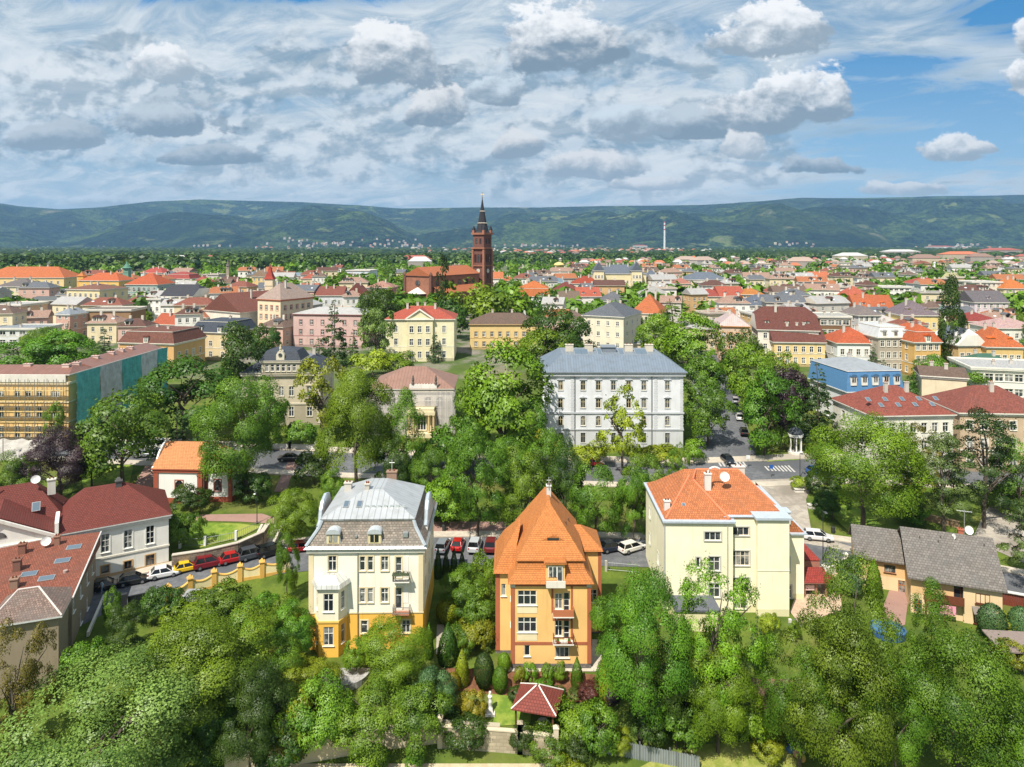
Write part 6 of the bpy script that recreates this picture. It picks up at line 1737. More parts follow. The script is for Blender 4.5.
T('town_house', 'pale turquoise house with red hipped roof behind the orange one', 'house', 140, 163, 273, 3, 12, 'hip', 3.5, (190, 212, 212), (196, 70, 62), 4, -8, h=11)
T('town_house', 'white house with red mansard roof and yellow pediment', 'house', 165, 190, 279, 2, 14, 'mansard', 1.5, WH, (186, 70, 64), 5, -4, h=8)
T('hall', 'beige hall with large dark slate roof', 'hall', 160, 193, 297, 2, 16, 'half', 5.0, (190, 176, 146), (72, 72, 80), 5, -6, h=9, along='x', chim=0)
T('town_house', 'plain white house with flat top next to the beige hall', 'house', 147, 161, 300, 3, 9, 'flat', 0, (232, 230, 226), LG, 2, -8, h=9)
T('town_house', 'white house with rose red roof behind the dark slate hall', 'house', 192, 208, 283, 2, 12, 'hip', 3.5, WH, (190, 84, 74), 3, 4, h=8)
T('town_house', 'house with bright pink red roof near the slender grey tower', 'house', 231, 242, 285, 1, 9, 'gable', 3.4, (206, 190, 150), (214, 44, 60), 2, 0, h=5)
T('town_house', 'salmon house with low orange tiles left of the white gable', 'house', 186, 206, 318, 2, 10, 'hip', 2.6, CR, (190, 112, 84), 3, -6, h=7)
T('town_house', 'small cream house with brown red roof between mansard and gable houses', 'house', 184, 200, 310, 2, 9, 'hip', 2.5, (206, 186, 150), RD, 3, -4, h=7)
T('town_house', 'long pale house with wide pinkish roof behind the white gable', 'house', 232, 262, 297, 2, 12, 'hip', 2.5, CR, (196, 150, 128), 5, -4, h=8)
T('spired_house', 'cream corner house with pale steep roof and red pointed tower', 'house', 255, 283, 300, 4, 16, 'hip', 5.5, (222, 204, 168), (176, 150, 136), 4, -28, h=14.5, side=5, trim=(206, 120, 84))
T('town_house', 'white gabled house with red brown roof sides in the middle of town', 'house', 345, 366, 296, 2, 12, 'gable', 5.4, (228, 222, 206), (150, 72, 60), 3, 2, h=8, along='y')
T('town_house', 'grey white house with red brown roof left of the white gable', 'house', 316, 343, 296, 2, 11, 'gable', 4, (206, 208, 212), (150, 76, 64), 4, 2, h=8, along='x')
T('town_house', 'long pink house with rose gables left of the brick church', 'house', 366, 392, 288, 3, 13, 'hip', 3, (216, 150, 140), (196, 130, 116), 6, -4, h=10)
T('town_house', 'cream house with red hipped roof right of the red spire', 'house', 301, 319, 279, 2, 11, 'hip', 3, CR, (190, 82, 56), 4, 2, h=8)
T('town_house', 'beige house with orange roof below the red hipped roof', 'house', 299, 316, 291, 2, 11, 'gable', 3.4, BE, (198, 100, 70), 4, 0, h=8, along='x')
T('town_house', 'low beige house with brown roof left of the pink town house', 'house', 298, 314, 306, 2, 11, 'hip', 2.6, BE, (156, 130, 112), 3, 4, h=7)
T('office_block', 'pale blue white office block with strip windows', 'block', 346, 370, 271, 3, 18, 'flat', 0, (206, 218, 228), LG, 7, -6, h=11, ww=2.0)
T('town_house', 'long low hall with blue grey roof before the far wood', 'hall', 280, 306, 276, 1, 20, 'gable', 2, GR, (130, 150, 164), 5, 0, 'seam', h=6, along='x', chim=0)
T('town_house', 'yellow house with white gables left of the red spire', 'house', 252, 266, 277, 3, 10, 'gable', 4, (226, 190, 112), (186, 150, 120), 3, 2, h=10, along='y')
T('mansard_house', 'white house with large orange mansard roof and round dormers', 'house', 516, 551, 297, 2, 16, 'mansard', 3.2, (222, 224, 224), (214, 104, 30), 5, -3, h=9, mh=3.4, dorm=2)
T('town_house', 'house with orange gable roof right of the church tower', 'house', 491, 503, 279, 2, 11, 'gable', 4.2, WH, (214, 110, 56), 3, 4, h=8, along='x')
T('town_house', 'low house with rusty orange roof beside the mansard roof', 'house', 502, 515, 281, 1, 9, 'hip', 3, CR, (196, 92, 44), 2, 0, h=5)
T('town_house', 'house with dark orange hipped roof before the long cream school', 'house', 572, 600, 284, 2, 14, 'hip', 4, (216, 206, 186), (178, 62, 30), 5, -4, h=8)
T('town_house', 'house with maroon roof right of the orange mansard', 'house', 552, 578, 291, 2, 13, 'hip', 4, CR, (136, 58, 54), 4, -8, h=8)
T('town_house', 'house with brown tiled roof below the maroon roof', 'house', 560, 580, 300, 2, 12, 'gable', 3.6, GR, (134, 104, 90), 3, 4, h=7, along='x')
T('town_house', 'white house with red gable roof and white dormers', 'house', 578, 601, 297, 2, 12, 'gable', 4.0, WH, (200, 88, 64), 4, 6, h=8, along='x', dorm=2)
T('town_house', 'white house with blue green roof behind the orange mansard', 'house', 551, 568, 283, 2, 12, 'hip', 2.6, WH, (118, 142, 156), 4, 0, 'seam', h=8)
T('school_building', 'long cream school with grey roof and two gabled towers', 'school', 594, 646, 274, 3, 22, 'hip', 5.0, (226, 210, 164), (110, 118, 132), 13, -3, h=13, chim=6)
for px in (599, 637):
    T('school_tower', 'cream gabled tower of the long school, %s of two' % ('left' if px < 610 else 'right'), 'tower', px - 5, px + 5, 271, 4, 10, 'gable', 5, (228, 212, 166), (110, 118, 132), 3, -3, h=15, along='y')
T('school_wing', 'lower cream wing with grey roof at the right end of the long school', 'wing', 645, 662, 278, 3, 18, 'hip', 4, (226, 210, 164), (104, 114, 130), 6, -3, h=10)
T('public_building', 'long pale yellow building with slate blue roof right of the school', 'building', 687, 728, 280, 3, 16, 'hip', 4, (224, 208, 160), (112, 122, 138), 9, 2, h=10)
T('office_block', 'small white block with blue windows below the slate blue roof', 'block', 699, 714, 283, 3, 10, 'flat', 0, (206, 216, 232), LG, 4, 4, h=9, ww=1.9)
T('villa', 'white villa with pale grey roofs behind the orange hipped roof', 'villa', 641, 670, 295, 2, 15, 'hip', 3.4, (216, 212, 206), (172, 168, 162), 5, -5, h=9)
T('house', 'house with big orange hipped roof right of the cream grey roofed house', 'house', 632, 660, 314, 2, 17, 'pyr', 7.0, (206, 190, 160), (206, 100, 42), 3, -20, h=7)
T('house', 'house with grey hipped roof behind the cream four storey house', 'house', 600, 628, 302, 2, 14, 'hip', 4, GR, (112, 112, 118), 4, -5, h=7)
T('house', 'cream house with red roof left of the white pink roof', 'house', 693, 728, 297, 2, 14, 'hip', 3, CR, (176, 70, 58), 5, -3, h=8)
T('house', 'low house with orange awning roof in the middle right', 'house', 693, 714, 304, 1, 8, 'hip', 2, LY, (222, 130, 34), 3, 0, h=4.5)
T('house', 'pink house with faded red roof above the round trees', 'house', 675, 691, 284, 2, 12, 'hip', 3, (212, 176, 160), PK, 3, 0, h=8)
T('house', 'house with wide pale pink metal roof above the tree lined street', 'house', 720, 748, 327, 3, 16, 'hip', 3.4, (206, 176, 150), (206, 180, 174), 4, -12, 'seam', h=11, trim=(216, 150, 80))
T('house', 'big white house with maroon roof, dormers and dark right gable', 'house', 760, 816, 331, 3, 15, 'half', 6.4, (222, 214, 200), (122, 62, 54), 5, -12, h=10, along='x', dorm=3, side=3)
T('house', 'long yellow house with dark red roof in front of the maroon one', 'house', 775, 824, 343, 2, 11, 'gable', 4.4, (226, 196, 126), (126, 66, 58), 6, -6, h=7, along='x', chim=3)
T('apartment_block', 'yellow block with wooden balconies and flat roof', 'block', 752, 784, 315, 3, 12, 'flat', 0, (210, 172, 110), LG, 5, 2, h=9)
T('house', 'house with long slate blue roof and two dormers', 'house', 747, 788, 306, 2, 13, 'hip', 4.2, (216, 214, 206), (104, 112, 130), 6, 4, h=7, dorm=2)
T('house', 'orange house with mustard orange roof', 'house', 742, 764, 295, 3, 12, 'hip', 2.8, (214, 140, 40), (206, 116, 24), 4, -4, h=9)
T('house', 'white house with two red gables left of the mustard house', 'house', 720, 745, 297, 2, 12, 'gable', 4.4, WH, (196, 84, 62), 4, 4, h=8, along='x', dorm=2)
T('house', 'cream house with smooth red hipped roof among the trees', 'house', 769, 792, 293, 2, 13, 'hip', 3.2, (230, 220, 196), (172, 82, 68), 4, -3, h=7.5)
T('house', 'white house with flat pale roof right of the slate blue roof', 'house', 793, 822, 305, 2, 13, 'hip', 1.4, WH, (206, 204, 200), 5, -4, 'seam', h=8)
T('house', 'low white house with grey roof behind the flat pale roof', 'house', 788, 818, 292, 2, 13, 'hip', 2.6, (226, 222, 212), (176, 160, 152), 5, 2, h=8)
T('house', 'far house with orange gable roof under the crane', 'house', 811, 829, 278, 2, 13, 'gable', 4, CR, (214, 106, 60), 4, -6, h=7, along='x')
T('apartment_block', 'brown flat roofed block with beige balconies', 'block', 820, 850, 318, 3, 13, 'flat', 0, (132, 98, 66), (180, 178, 172), 4, -6, h=10, ww=2.0)
T('house', 'white house with orange hipped roof behind the blue mansard', 'house', 838, 879, 344, 2, 13, 'hip', 3.8, (226, 228, 226), (204, 84, 34), 5, -4, h=7.5)
T('villa', 'grey villa with white metal roof and arched dormers', 'villa', 878, 912, 338, 3, 14, 'mansard', .6, (176, 164, 146), (216, 216, 214), 5, 2, h=10, dorm=3, rk='seam')
T('villa', 'ochre villa with orange mansard roof and arched gable', 'villa', 914, 941, 343, 3, 13, 'mansard', 1.6, (216, 170, 88), (206, 88, 32), 4, 2, h=9.6, dorm=1)
T('house', 'house with orange twin gabled roof in the right of town', 'house', 857, 893, 309, 2, 14, 'gable', 5, (214, 206, 190), (200, 92, 40), 4, -8, h=7.5, along='x', dorm=2)
T('house', 'house with bright red hipped roof and cream gable', 'house', 846, 870, 297, 2, 13, 'hip', 4.4, LY, (204, 90, 62), 4, -6, h=8)
T('house', 'grey white house with dull grey roof below the twin gables', 'house', 858, 881, 316, 3, 12, 'hip', 3, (208, 206, 204), (136, 122, 118), 4, 4, h=9.5)
T('house', 'wide low house with white roof in front of the grey house', 'house', 870, 907, 326, 1, 14, 'hip', 3.4, BE, (204, 196, 188), 5, -5, 'seam', h=5)
T('house', 'modern white house with flat roof and dark terrace', 'house', 883, 910, 288, 3, 12, 'flat', 0, (232, 230, 224), LG, 5, -6, h=9, ww=1.8)
T('villa', 'yellow villa with lilac slate roof and small green turret', 'villa', 903, 938, 316, 2, 15, 'hip', 4.8, (226, 200, 120), (130, 112, 118), 5, -4, h=8.4, dorm=2)
T('house', 'cream house with white metal roof and small red cupola', 'house', 958, 986, 346, 2, 12, 'half', 4.4, (214, 180, 116), (206, 204, 202), 4, 2, 'plain', h=8, along='y', dorm=1)
T('villa', 'ochre villa with orange roof and rounded gable at the right', 'villa', 988, 1022, 348, 2, 13, 'hip', 4.8, (218, 182, 106), (210, 96, 30), 5, -6, h=8, dorm=2)
T('house', 'white house with pale pink roof at the right edge', 'house', 994, 1040, 329, 2, 13, 'hip', 2.8, (226, 222, 210), (200, 160, 154), 5, -4, h=7.5)
T('house', 'yellow house with flat red hipped roof in the right of town', 'house', 968, 1001, 322, 2, 13, 'hip', 2.6, (226, 204, 146), (164, 56, 50), 6, -2, h=7.4)
T('villa', 'lilac white villa with grey half timbered gable', 'villa', 975, 1008, 303, 3, 13, 'gable', 4.4, (216, 200, 206), (116, 108, 112), 5, -2, h=9.6, along='x', dorm=1)
T('apartment_block', 'cream apartment block with recessed balconies in the right of town', 'block', 973, 1001, 283, 4, 14, 'flat', 0, (222, 212, 190), LG, 6, -5, h=12.5)
T('house', 'house with tall orange roof at the right edge above the pink house', 'house', 1004, 1030, 289, 3, 13, 'hip', 5, CR, (220, 112, 28), 4, -2, h=10)
T('apartment_block', 'rose coloured block left of the cream apartment block', 'block', 954, 973, 285, 3, 12, 'flat', 0, (214, 180, 168), LG, 4, -4, h=9)
T('apartment_block', 'row of white houses with red roofs behind the lilac roof', 'house', 914, 944, 284, 2, 13, 'hip', 3, (230, 226, 220), (186, 70, 58), 6, -2, h=8)
T('house', 'yellow gabled house left of the far red roofs', 'house', 951, 962, 280, 2, 10, 'gable', 4, (232, 216, 120), (200, 190, 130), 2, 0, h=8, along='y')

def spire(label, px, py_base, py_tip, rpx, rgb, cat='turret', wall=(222, 204, 168), wbase=None, h0=None, name='turret'):
    """a turret with pointed cap: cap from py_base to py_tip, wall down to the ground"""
    x, y, z, mpp = at(px, h0, 0); zb, ztp = z_at(py_base, y), z_at(py_tip, y); rr = rpx * mpp
    r = thing(name, label, cat, (x, y, z))
    m = MB(); m.box(-rr * .8, rr * .8, -rr * .8, rr * .8, -1, zb - z); m.build('wall', plaster(wall), r)
    for k in (-1, 0, 1):
        me, pe = window_meshes(rr * .35, rr * .8, 'arch plainp', (120, 110, 100), None, False); link('window', me, r, (k * rr * .5, -rr * .8, zb - z - rr * 1.3))
    s = MB(); n = 4 if wbase is None else wbase; s.lathe([(rr * 1.35, zb - z), (rr * .95, zb - z + (ztp - zb) * .18), (rr * .42, zb - z + (ztp - zb) * .55), (.02, ztp - z)], n=n)
    o = s.build('cap', tiles(rgb), r); o.rotation_euler = (0, 0, R(45) if n == 4 else 0)
    f = MB(); f.tube([(0, 0, ztp - z - .2), (0, 0, ztp - z + 1.4)], .09); f.build('finial', plain((120, 110, 80), .5, .5), o)
spire('cream turret with tall red pyramid roof on the corner house', 270, 279, 263, 5.0, (196, 60, 40), h0=326)
spire('small red capped turret on the corner house', 282, 289, 280, 3.0, (190, 66, 44), h0=327, wbase=8)
spire('green copper dome turret beside the orange roof', 127, 268, 261, 3.4, (96, 156, 130), h0=296, wbase=10, wall=(110, 160, 140))
spire('slender grey old tower above the left roofs', 228, 266, 258, 1.7, (130, 118, 108), h0=290, wall=(160, 146, 128), wbase=8, name='tower', cat='tower')
spire('pale green pointed turret on the yellow villa', 942, 309, 302, 2.6, (120, 150, 140), h0=330, wbase=8)
spire('small red cupola on the white roofed house', 968, 332, 327, 2.4, (150, 50, 46), h0=356, wbase=10)
spire('small orange turret left of the green dome', 82, 276, 271, 4.0, (222, 120, 40), h0=300, wall=(226, 170, 70))
# far tall things
def tall():
    Y = 3900.; X = pix_dir(664.6, 240)[0] * Y; Z = g(Y); H = z_at(222, Y) - Z
    r = thing('factory_chimney', 'tall pale factory chimney on the plain before the hills', 'chimney', (X, Y, Z))
    m = MB(); m.lathe([(6.5, -2), (5.2, H * .5), (4.4, H), (3.6, H)], n=16); m.build('shaft', surf('concrete', (206, 206, 208), (226, 226, 226), .02), r)
    for z in (.72, .86, .97): b = MB(); rr = 6.4 - 2.0 * z; b.cyl(0, 0, H * z, H * z + 7, rr + .3, rr + .25, 16); b.build('red_band', plain((176, 96, 90), .8), r)
    Y = 640.; X = pix_dir(559, 270)[0] * Y; Z = g(Y); H = z_at(262, Y) - Z
    r = thing('water_tower', 'mushroom shaped pale yellow tower on a slim shaft', 'tower', (X, Y, Z))
    m = MB(); m.cyl(0, 0, -1, H - 5, .9, .8, 12); m.build('shaft', plaster((206, 150, 120)), r)
    b = MB(); b.lathe([(.8, H - 5.4), (4.4, H - 3.6), (4.9, H - 2.4), (3.6, H - 1.0), (1.2, H - .2), (.1, H)], n=18); b.build('tank', plaster((226, 196, 110)), r, smooth=True)
    a = MB(); a.tube([(0, 0, H - .2), (0, 0, H + 2.2)], .12); a.build('aerial', plain((120, 120, 120)), r)
    Y = 900.; X = pix_dir(821, 262)[0] * Y; Z = g(Y); H = z_at(266, Y) - Z
    r = thing('crane', 'small orange tower crane over the far right roofs', 'crane', (X, Y, Z))
    m = MB(); m.box(-.9, .9, -.9, .9, -1, H); m.build('mast', plain((206, 110, 40), .6), r)
    j = MB(); j.box(-8, 16, -.6, .6, H - 2, H - .6); j.box(-8, -5, -1, 1, H - 4, H - 2.01); j.build('jib', plain((206, 110, 40), .6), r)
    Y = 700.; X = pix_dir(934.5, 270)[0] * Y; Z = g(Y); H = z_at(264, Y) - Z
    r = thing('column', 'slim white column standing above the far right roofs', 'column', (X, Y, Z)); m = MB(); m.cyl(0, 0, -1, H, 1.0, .8, 12); m.build('shaft', plaster((230, 230, 226)), r); m = MB(); m.lathe([(.8, H), (1.4, H + .8), (.1, H + 2)], n=12); m.build('cap', plaster((230, 230, 226)), r)
tall()

# ---- the houses farther off: each a thing with walls, roof and windows, labels from what they look like and where they stand
PLACES = [(0, 'at the left edge'), (45, 'behind the left apartment houses'), (110, 'near the green dome'), (165, 'near the dark slate hall'), (215, 'near the slender grey tower'), (255, 'near the red spire'), (300, 'above the pink town house'),
          (350, 'above the red palace roof'), (400, 'behind the brick church'), (470, 'beside the church tower'), (510, 'near the orange mansard'), (560, 'near the mushroom tower'), (600, 'near the long cream school'), (650, 'under the tall chimney'),
          (690, 'over the tree lined street'), (735, 'over the mustard house'), (775, 'over the maroon roof'), (815, 'under the crane'), (855, 'over the twin gables'), (895, 'over the lilac roof'), (930, 'by the white column'), (965, 'over the lilac white villa'), (1000, 'at the right edge')]
def place_name(px): return [n for p, n in PLACES if px >= p][-1] if px >= 0 else PLACES[0][1]
RNAME = [((196, 108, 62), 'orange'), ((156, 82, 66), 'red'), ((116, 72, 64), 'maroon'), ((128, 102, 88), 'brown'), ((112, 116, 124), 'grey'), ((188, 184, 180), 'pale'), ((182, 134, 120), 'salmon')]
WNAME = [((230, 226, 218), 'white'), ((226, 208, 166), 'cream'), ((224, 190, 116), 'yellow'), ((214, 172, 156), 'pink'), ((196, 190, 180), 'grey'), ((212, 168, 110), 'ochre')]
FAR_HOUSE = {}
def dorm_meshes():
    res = []
    for wall, roof_c in (((226, 220, 206), (112, 70, 60)), ((206, 190, 160), (110, 112, 118))):
        m = MB(); m.box(-.8, .8, -.9, 1.4, -.8, 1.1, 0); m.box(-.5, .5, -.96, -.901, 0, .9, 2); m.extrude_y([(-1.05, 1.102), (1.05, 1.102), (0, 1.8)], -1.2, 2.0, 1); res.append(m.mesh('dormer', [plaster(wall), tiles(roof_c), glass_mat()]))
    m = MB(); m.poly([(-.5, -.75, -.45), (.5, -.75, -.45), (.5, .6, .75), (-.5, .6, .75)]); m.poly([(-.5, .6, .7), (.5, .6, .7), (.5, -.75, -.5), (-.5, -.75, -.5)]); res.append(m.mesh('skylight', plain((206, 212, 218), .2)))
    return res
DORM = dorm_meshes()
def far_house(x, y, rr, group):
    kind = rr.choice(('hip', 'hip', 'gable', 'gable', 'half', 'flat' if rr.random() < .5 else 'hip')); ri = rr.choices(range(7), (3, 3, 3, 5, 5, 5, 4))[0]; wi = rr.choices(range(6), (8, 6, 2, 2, 3, 1))[0]
    sz = rr.choice(((8, 8, 3), (10, 9, 2), (12, 9, 3), (9, 8, 2), (15, 9, 3)))
    key = (kind, ri, wi, sz); w, d, n = sz
    if key not in FAR_HOUSE:
        h = n * 3.1 + .6; wm = MB(); U = []
        for f, L, c in (('f', w, max(3, w // 4)), ('l', d, 2), ('r', d, 2)): U += rows(f, n, 3.1, c, L * .9, 1.1, 1.5, .9)
        for f in 'frbl':
            o, u, L = face_frame(f, w, d); wall_face(wm, o, u, L, -4, h, [(q[1], q[2], q[3], q[4], False) for q in U if q[0] == f], 0)
            if kind == 'gable' and f in 'rl': wm.poly([o - u * L / 2 + Vector((0, 0, h)), o + u * L / 2 + Vector((0, 0, h)), o + Vector((0, 0, h + d * .30))])
        rm = roof_mesh(kind, w, d, h, d * .30, .5, 'x')
        for k in (-.25, .2):
            cx = k * w; zt_ = h + (d * .30 if kind != 'flat' else .5); rm.box(cx - .4, cx + .4, -.3, .3, zt_ - 1.5, zt_ + 1.1, 1)
        FAR_HOUSE[key] = (wm.mesh('wall', plaster(WNAME[wi][0])), rm.mesh('roof', [tiles(RNAME[ri][0]) if ri != 5 else seam_metal(RNAME[5][0]), plaster((206, 196, 180))]), U, w, d)
    wmsh, rmsh, U, w, d = FAR_HOUSE[key]
    px = px_of(x, y, g(y) + 5)[0]
    r = thing('house', f'{WNAME[wi][1]} house with {RNAME[ri][1]} {dict(hip="hipped", gable="gabled", half="half hipped", flat="flat")[kind]} roof {place_name(px)}', 'house', (x, y, g(y)), rr.uniform(-.35, .35), group)
    link('wall', wmsh, r); ro = link('roof', rmsh, r)
    if kind != 'flat':
        for k in range(rr.choice((0, 1, 2, 3))):
            xx = rr.uniform(-.36, .36) * w; q = DORM[rr.randrange(3)]; link('dormer' if q is not DORM[2] else 'skylight', q, ro, (xx, -d * .34, sz[2] * 3.1 + .6 + d * .30 * .36))
    if y < 520:
        for q in U:
            if q[0] == 'f' or (q[0] == ('r' if x < 0 else 'l')): put_window(r, q[0], w, d, q[1], q[2], q[3], q[4], 'cas', (226, 224, 218), None)
    return w
rr = random.Random(21)
nfar = 0; tries = 0
far_spots = []
while nfar < 225 and tries < 20000:
    tries += 1
    y = 1 / rr.uniform(1 / 780, 1 / 235); x = rr.uniform(-.80, .80) * y; px = px_of(x, y, g(y))[0]
    if not -30 < px < 1054: continue
    if y > np.interp(px, [0, 240, 300, 470, 600, 720, 1024], [520, 560, 600, 650, 720, 780, 780]): continue
    if 360 < px < 520 and y < 560: continue
    if px < 700 and px > 370 and y < 420 and rr.random() < .6: continue
    if px < 350 and y < 240: continue
    if any((x - a) ** 2 + (y - b) ** 2 < (c + 5) ** 2 for a, b, c in HOUSES): continue
    # keep the sight lines to the hand-made houses
    HOUSES.append((x, y, 7)); far_spots.append((x, y))
    far_house(x, y, rr, 'houses of the town farther back'); nfar += 1

def distant_houses():
    """roofs that read only as specks, along the far suburbs and villages at the foot of the hills"""
    mb = MB(); r2 = random.Random(5)
    wc = [(176, 172, 166), (186, 172, 146), (156, 148, 140)]; rc = [(180, 106, 76), (150, 84, 74), (130, 106, 96), (184, 182, 180), (160, 140, 128)]
    from mathutils.bvhtree import BVHTree
    BV = BVHTree.FromPolygons([v.co for v in MT.data.vertices], [p.vertices[:] for p in MT.data.polygons])
    def one(x, y, w, d, h, a, z0=None):
        m = r2.randrange(3); q = 3 + r2.randrange(5); i = len(mb.v); mb.frus(w, d, -2, w, d, h, m); mb.frus(w + 1, d + 1, h + .01, w * .5, .4, h + d * .30, q)
        for k in range(i, len(mb.v)):
            X, Y, Z = mb.v[k]; mb.v[k] = (x + X * math.cos(a) - Y * math.sin(a), y + X * math.sin(a) + Y * math.cos(a), (g(y) if z0 is None else z0) + Z)
    for _ in range(420):
        y = 1 / r2.uniform(1 / 1900, 1 / 790); x = r2.uniform(-.05, .80) * y; px = px_of(x, y, g(y))[0]
        if px < 560 or px > 1050: continue
        if y > np.interp(px, [560, 700, 1024], [1200, 1500, 1900]): continue
        if r2.random() < .35: continue
        big = r2.random() < .05
        one(x, y, 32 if big else r2.uniform(8, 13), 16 if big else r2.uniform(8, 11), r2.uniform(9, 14) if big else r2.uniform(5, 8), r2.uniform(-.5, .5))
    for (px, py, sx_, sy_, n, s) in ((297, 242, 12, 3, 7, 1.1), (330, 245, 50, 2, 12, 1.0), (395, 243, 26, 3, 12, 1.0), (530, 246, 40, 2, 10, 1.0), (795, 245, 24, 1.5, 8, 1.1), (950, 245.5, 40, 1, 8, 1.2), (640, 253, 60, 3, 90, 1.0), (540, 256, 50, 3, 60, 1.0), (300, 248, 45, 3, 26, 1.2), (390, 247, 30, 2.5, 16, 1.2), (210, 246.5, 30, 1, 7, 1.1), (560, 246.5, 40, 1.0, 12, 1.0), (800, 248, 30, 1, 14, 1.3), (960, 249, 40, 1.5, 24, 1.2),
                                     (340, 244, 14, 1, 8, 1.1), (470, 251, 60, 3, 25, 1.0), (90, 247.5, 50, 1, 6, 1.1), (420, 247, 20, 1.5, 8, 1.1)):
        for _ in range(n):
            a, b = px + r2.gauss(0, sx_ / 2), py + r2.gauss(0, sy_ / 2)
            if b < 247.2:
                u, w = pix_dir(a, b); hit = BV.ray_cast(Vector((0, 0, CAM_H)), Vector((u, 1, w)).normalized())[0]
                if hit is None: continue
                x, y, zz_ = hit
            else: x, y, zz_, m_ = at(a, b)
            one(x, y, r2.uniform(12, 22) * s, r2.uniform(9, 13) * s, r2.uniform(6, 10) * s + 6, r2.uniform(-.6, .6), zz_)
    for (px, py, w, h) in ((215, 263, 40, 8), (180, 263, 30, 8), (260, 262, 30, 8), (415, 266, 50, 10), (900, 258, 110, 18), (960, 261, 90, 14), (1000, 258, 120, 22), (850, 262, 60, 12), (640, 249, 110, 26), (310, 243.5, 120, 30), (330, 246, 160, 16), (940, 250, 200, 22), (420, 268, 30, 9)):
        x, y, z, m_ = at(px, max(py, 247.5)); one(x, y, w, 20, h, .1)
    mats = [plaster(c) for c in wc] + [plain(c, .8, name='roofing') for c in rc]
    tag(mb.build('distant_houses', mats), kind='stuff')
distant_houses()

# ================================================================== WALLS, FENCES, SMALL THINGS
def wall_along(name, label, cat, line, h, t, mat, zoff=0.0, cap=None, posts=None, posth=.5):
    pts = [Vector((p[0], p[1])) for p in line]; mb = MB(); cb = MB(); o = pts[0]
    for a, b in zip(pts, pts[1:]):
        u = (b - a).normalized(); n = Vector((-u.y, u.x)) * t / 2; k = max(1, int((b - a).length / 3))
        for i in range(k):
            p, q = a + (b - a) * i / k, a + (b - a) * (i + 1) / k
            zp, zq = g(p.y) + zoff, g(q.y) + zoff
            B = [(p - n, zp - 1.5), (q - n, zq - 1.5), (q + n, zq - 1.5), (p + n, zp - 1.5), (p - n, zp + h), (q - n, zq + h), (q + n, zq + h), (p + n, zp + h)]
            V = [(v.x - o.x, v.y - o.y, z - g(o.y)) for v, z in B]
            for f in ((0, 1, 5, 4), (1, 2, 6, 5), (2, 3, 7, 6), (3, 0, 4, 7), (4, 5, 6, 7)): mb.poly([V[j] for j in f])
            if cap:
                B = [(p - n * 1.35, zp + h), (q - n * 1.35, zq + h), (q + n * 1.35, zq + h), (p + n * 1.35, zp + h)]
                V = [(v.x - o.x, v.y - o.y, z - g(o.y) + e) for e in (.004, .12) for v, z in B]
                for f in ((0, 1, 5, 4), (1, 2, 6, 5), (2, 3, 7, 6), (3, 0, 4, 7), (4, 5, 6, 7), (3, 2, 1, 0)): cb.poly([V[j] for j in f])
    r = thing(name, label, cat, (o.x, o.y, g(o.y)))
    mb.build('wall', mat, r)
    if cap: cb.build('coping', cap, r)
    if posts:
        for a, b in zip(pts, pts[1:]):
            L = (b - a).length; k = max(1, round(L / posts))
            for i in range(k + 1):
                p = a + (b - a) * i / k; m = MB(); m.box(-.24, .24, -.24, .24, -1, h + posth); m.frus(.6, .6, h + posth + .002, .1, .1, h + posth + .25)
                m.build('pier', mat if not cap else cap, r, (p.x - o.x, p.y - o.y, g(p.y) - g(o.y) + zoff))
    return r
RUB = masonry((134, 118, 102), .6, .32, .35, .6)
rub_line = gp((172, 571), (205, 566), (238, 558), (262, 547), (268, 538))
wall_along('retaining_wall', 'rough stone retaining wall above the parked cars', 'wall', rub_line, 2.2, .5, RUB, cap=plaster((186, 176, 160)))
fence_pts = gp((180, 548), (205, 546), (236, 540), (262, 528))
def mesh_fence(label, pts, h=1.3, post=(226, 224, 220), pitch=3.4):
    o = Vector(pts[0]); r = thing('fence', label, 'fence', (o.x, o.y, g(o.y)))
    for a, b in zip(pts, pts[1:]):
        a, b = Vector(a), Vector(b); k = max(1, round((b - a).length / pitch))
        for i in range(k):
            p, q = a + (b - a) * i / k, a + (b - a) * (i + 1) / k
            m = MB(); m.box(-.16, .16, -.16, .16, -.5, h + .15); m.build('post', plaster(post), r, (p.x - o.x, p.y - o.y, g(p.y) - g(o.y)))
            bars = MB(); P = lambda s, z: (p.x + (q.x - p.x) * s - o.x, p.y + (q.y - p.y) * s - o.y, g(p.y + (q.y - p.y) * s) - g(o.y) + z)
            for z in (.25, h - .1): bars.tube([P(0, z), P(1, z)], .035, 4)
            for j in range(1, 14): bars.tube([P(j / 14, .2), P(j / 14, h)], .018, 4)
            bars.build('panel', plain((130, 134, 132), .5, .4), r)
mesh_fence('light fence with white posts on the lawn above the stone wall', fence_pts)
# stairs by the stone wall
def stairs(label, p0, p1, n, w, rgb):
    a, b = Vector(at(*p0)[:2]), Vector(at(*p1)[:2]); L = (b - a).length; ang = math.atan2(b.y - a.y, b.x - a.x)
    mb = MB(); dzt = g(b.y) - g(a.y)
    for k in range(n): mb.box(L * k / n, L * (k + 1) / n, -w / 2, w / 2, -1, .1 + dzt * (k + 1) / n)
    for s in (-1, 1): mb.extrude_y([(0, -1), (L, -1), (L, dzt + 1.0), (0, .9)], s * (w / 2 + .2) - .18, s * (w / 2 + .2) + .18, 0)
    tag(mb.build('stairs', plaster(rgb), None, (a.x, a.y, g(a.y)), ang), label, 'stairs')
stairs('pale stone stairs rising from the street beside the stone wall', (262, 551), (272, 530), 12, 2.6, (196, 188, 172))
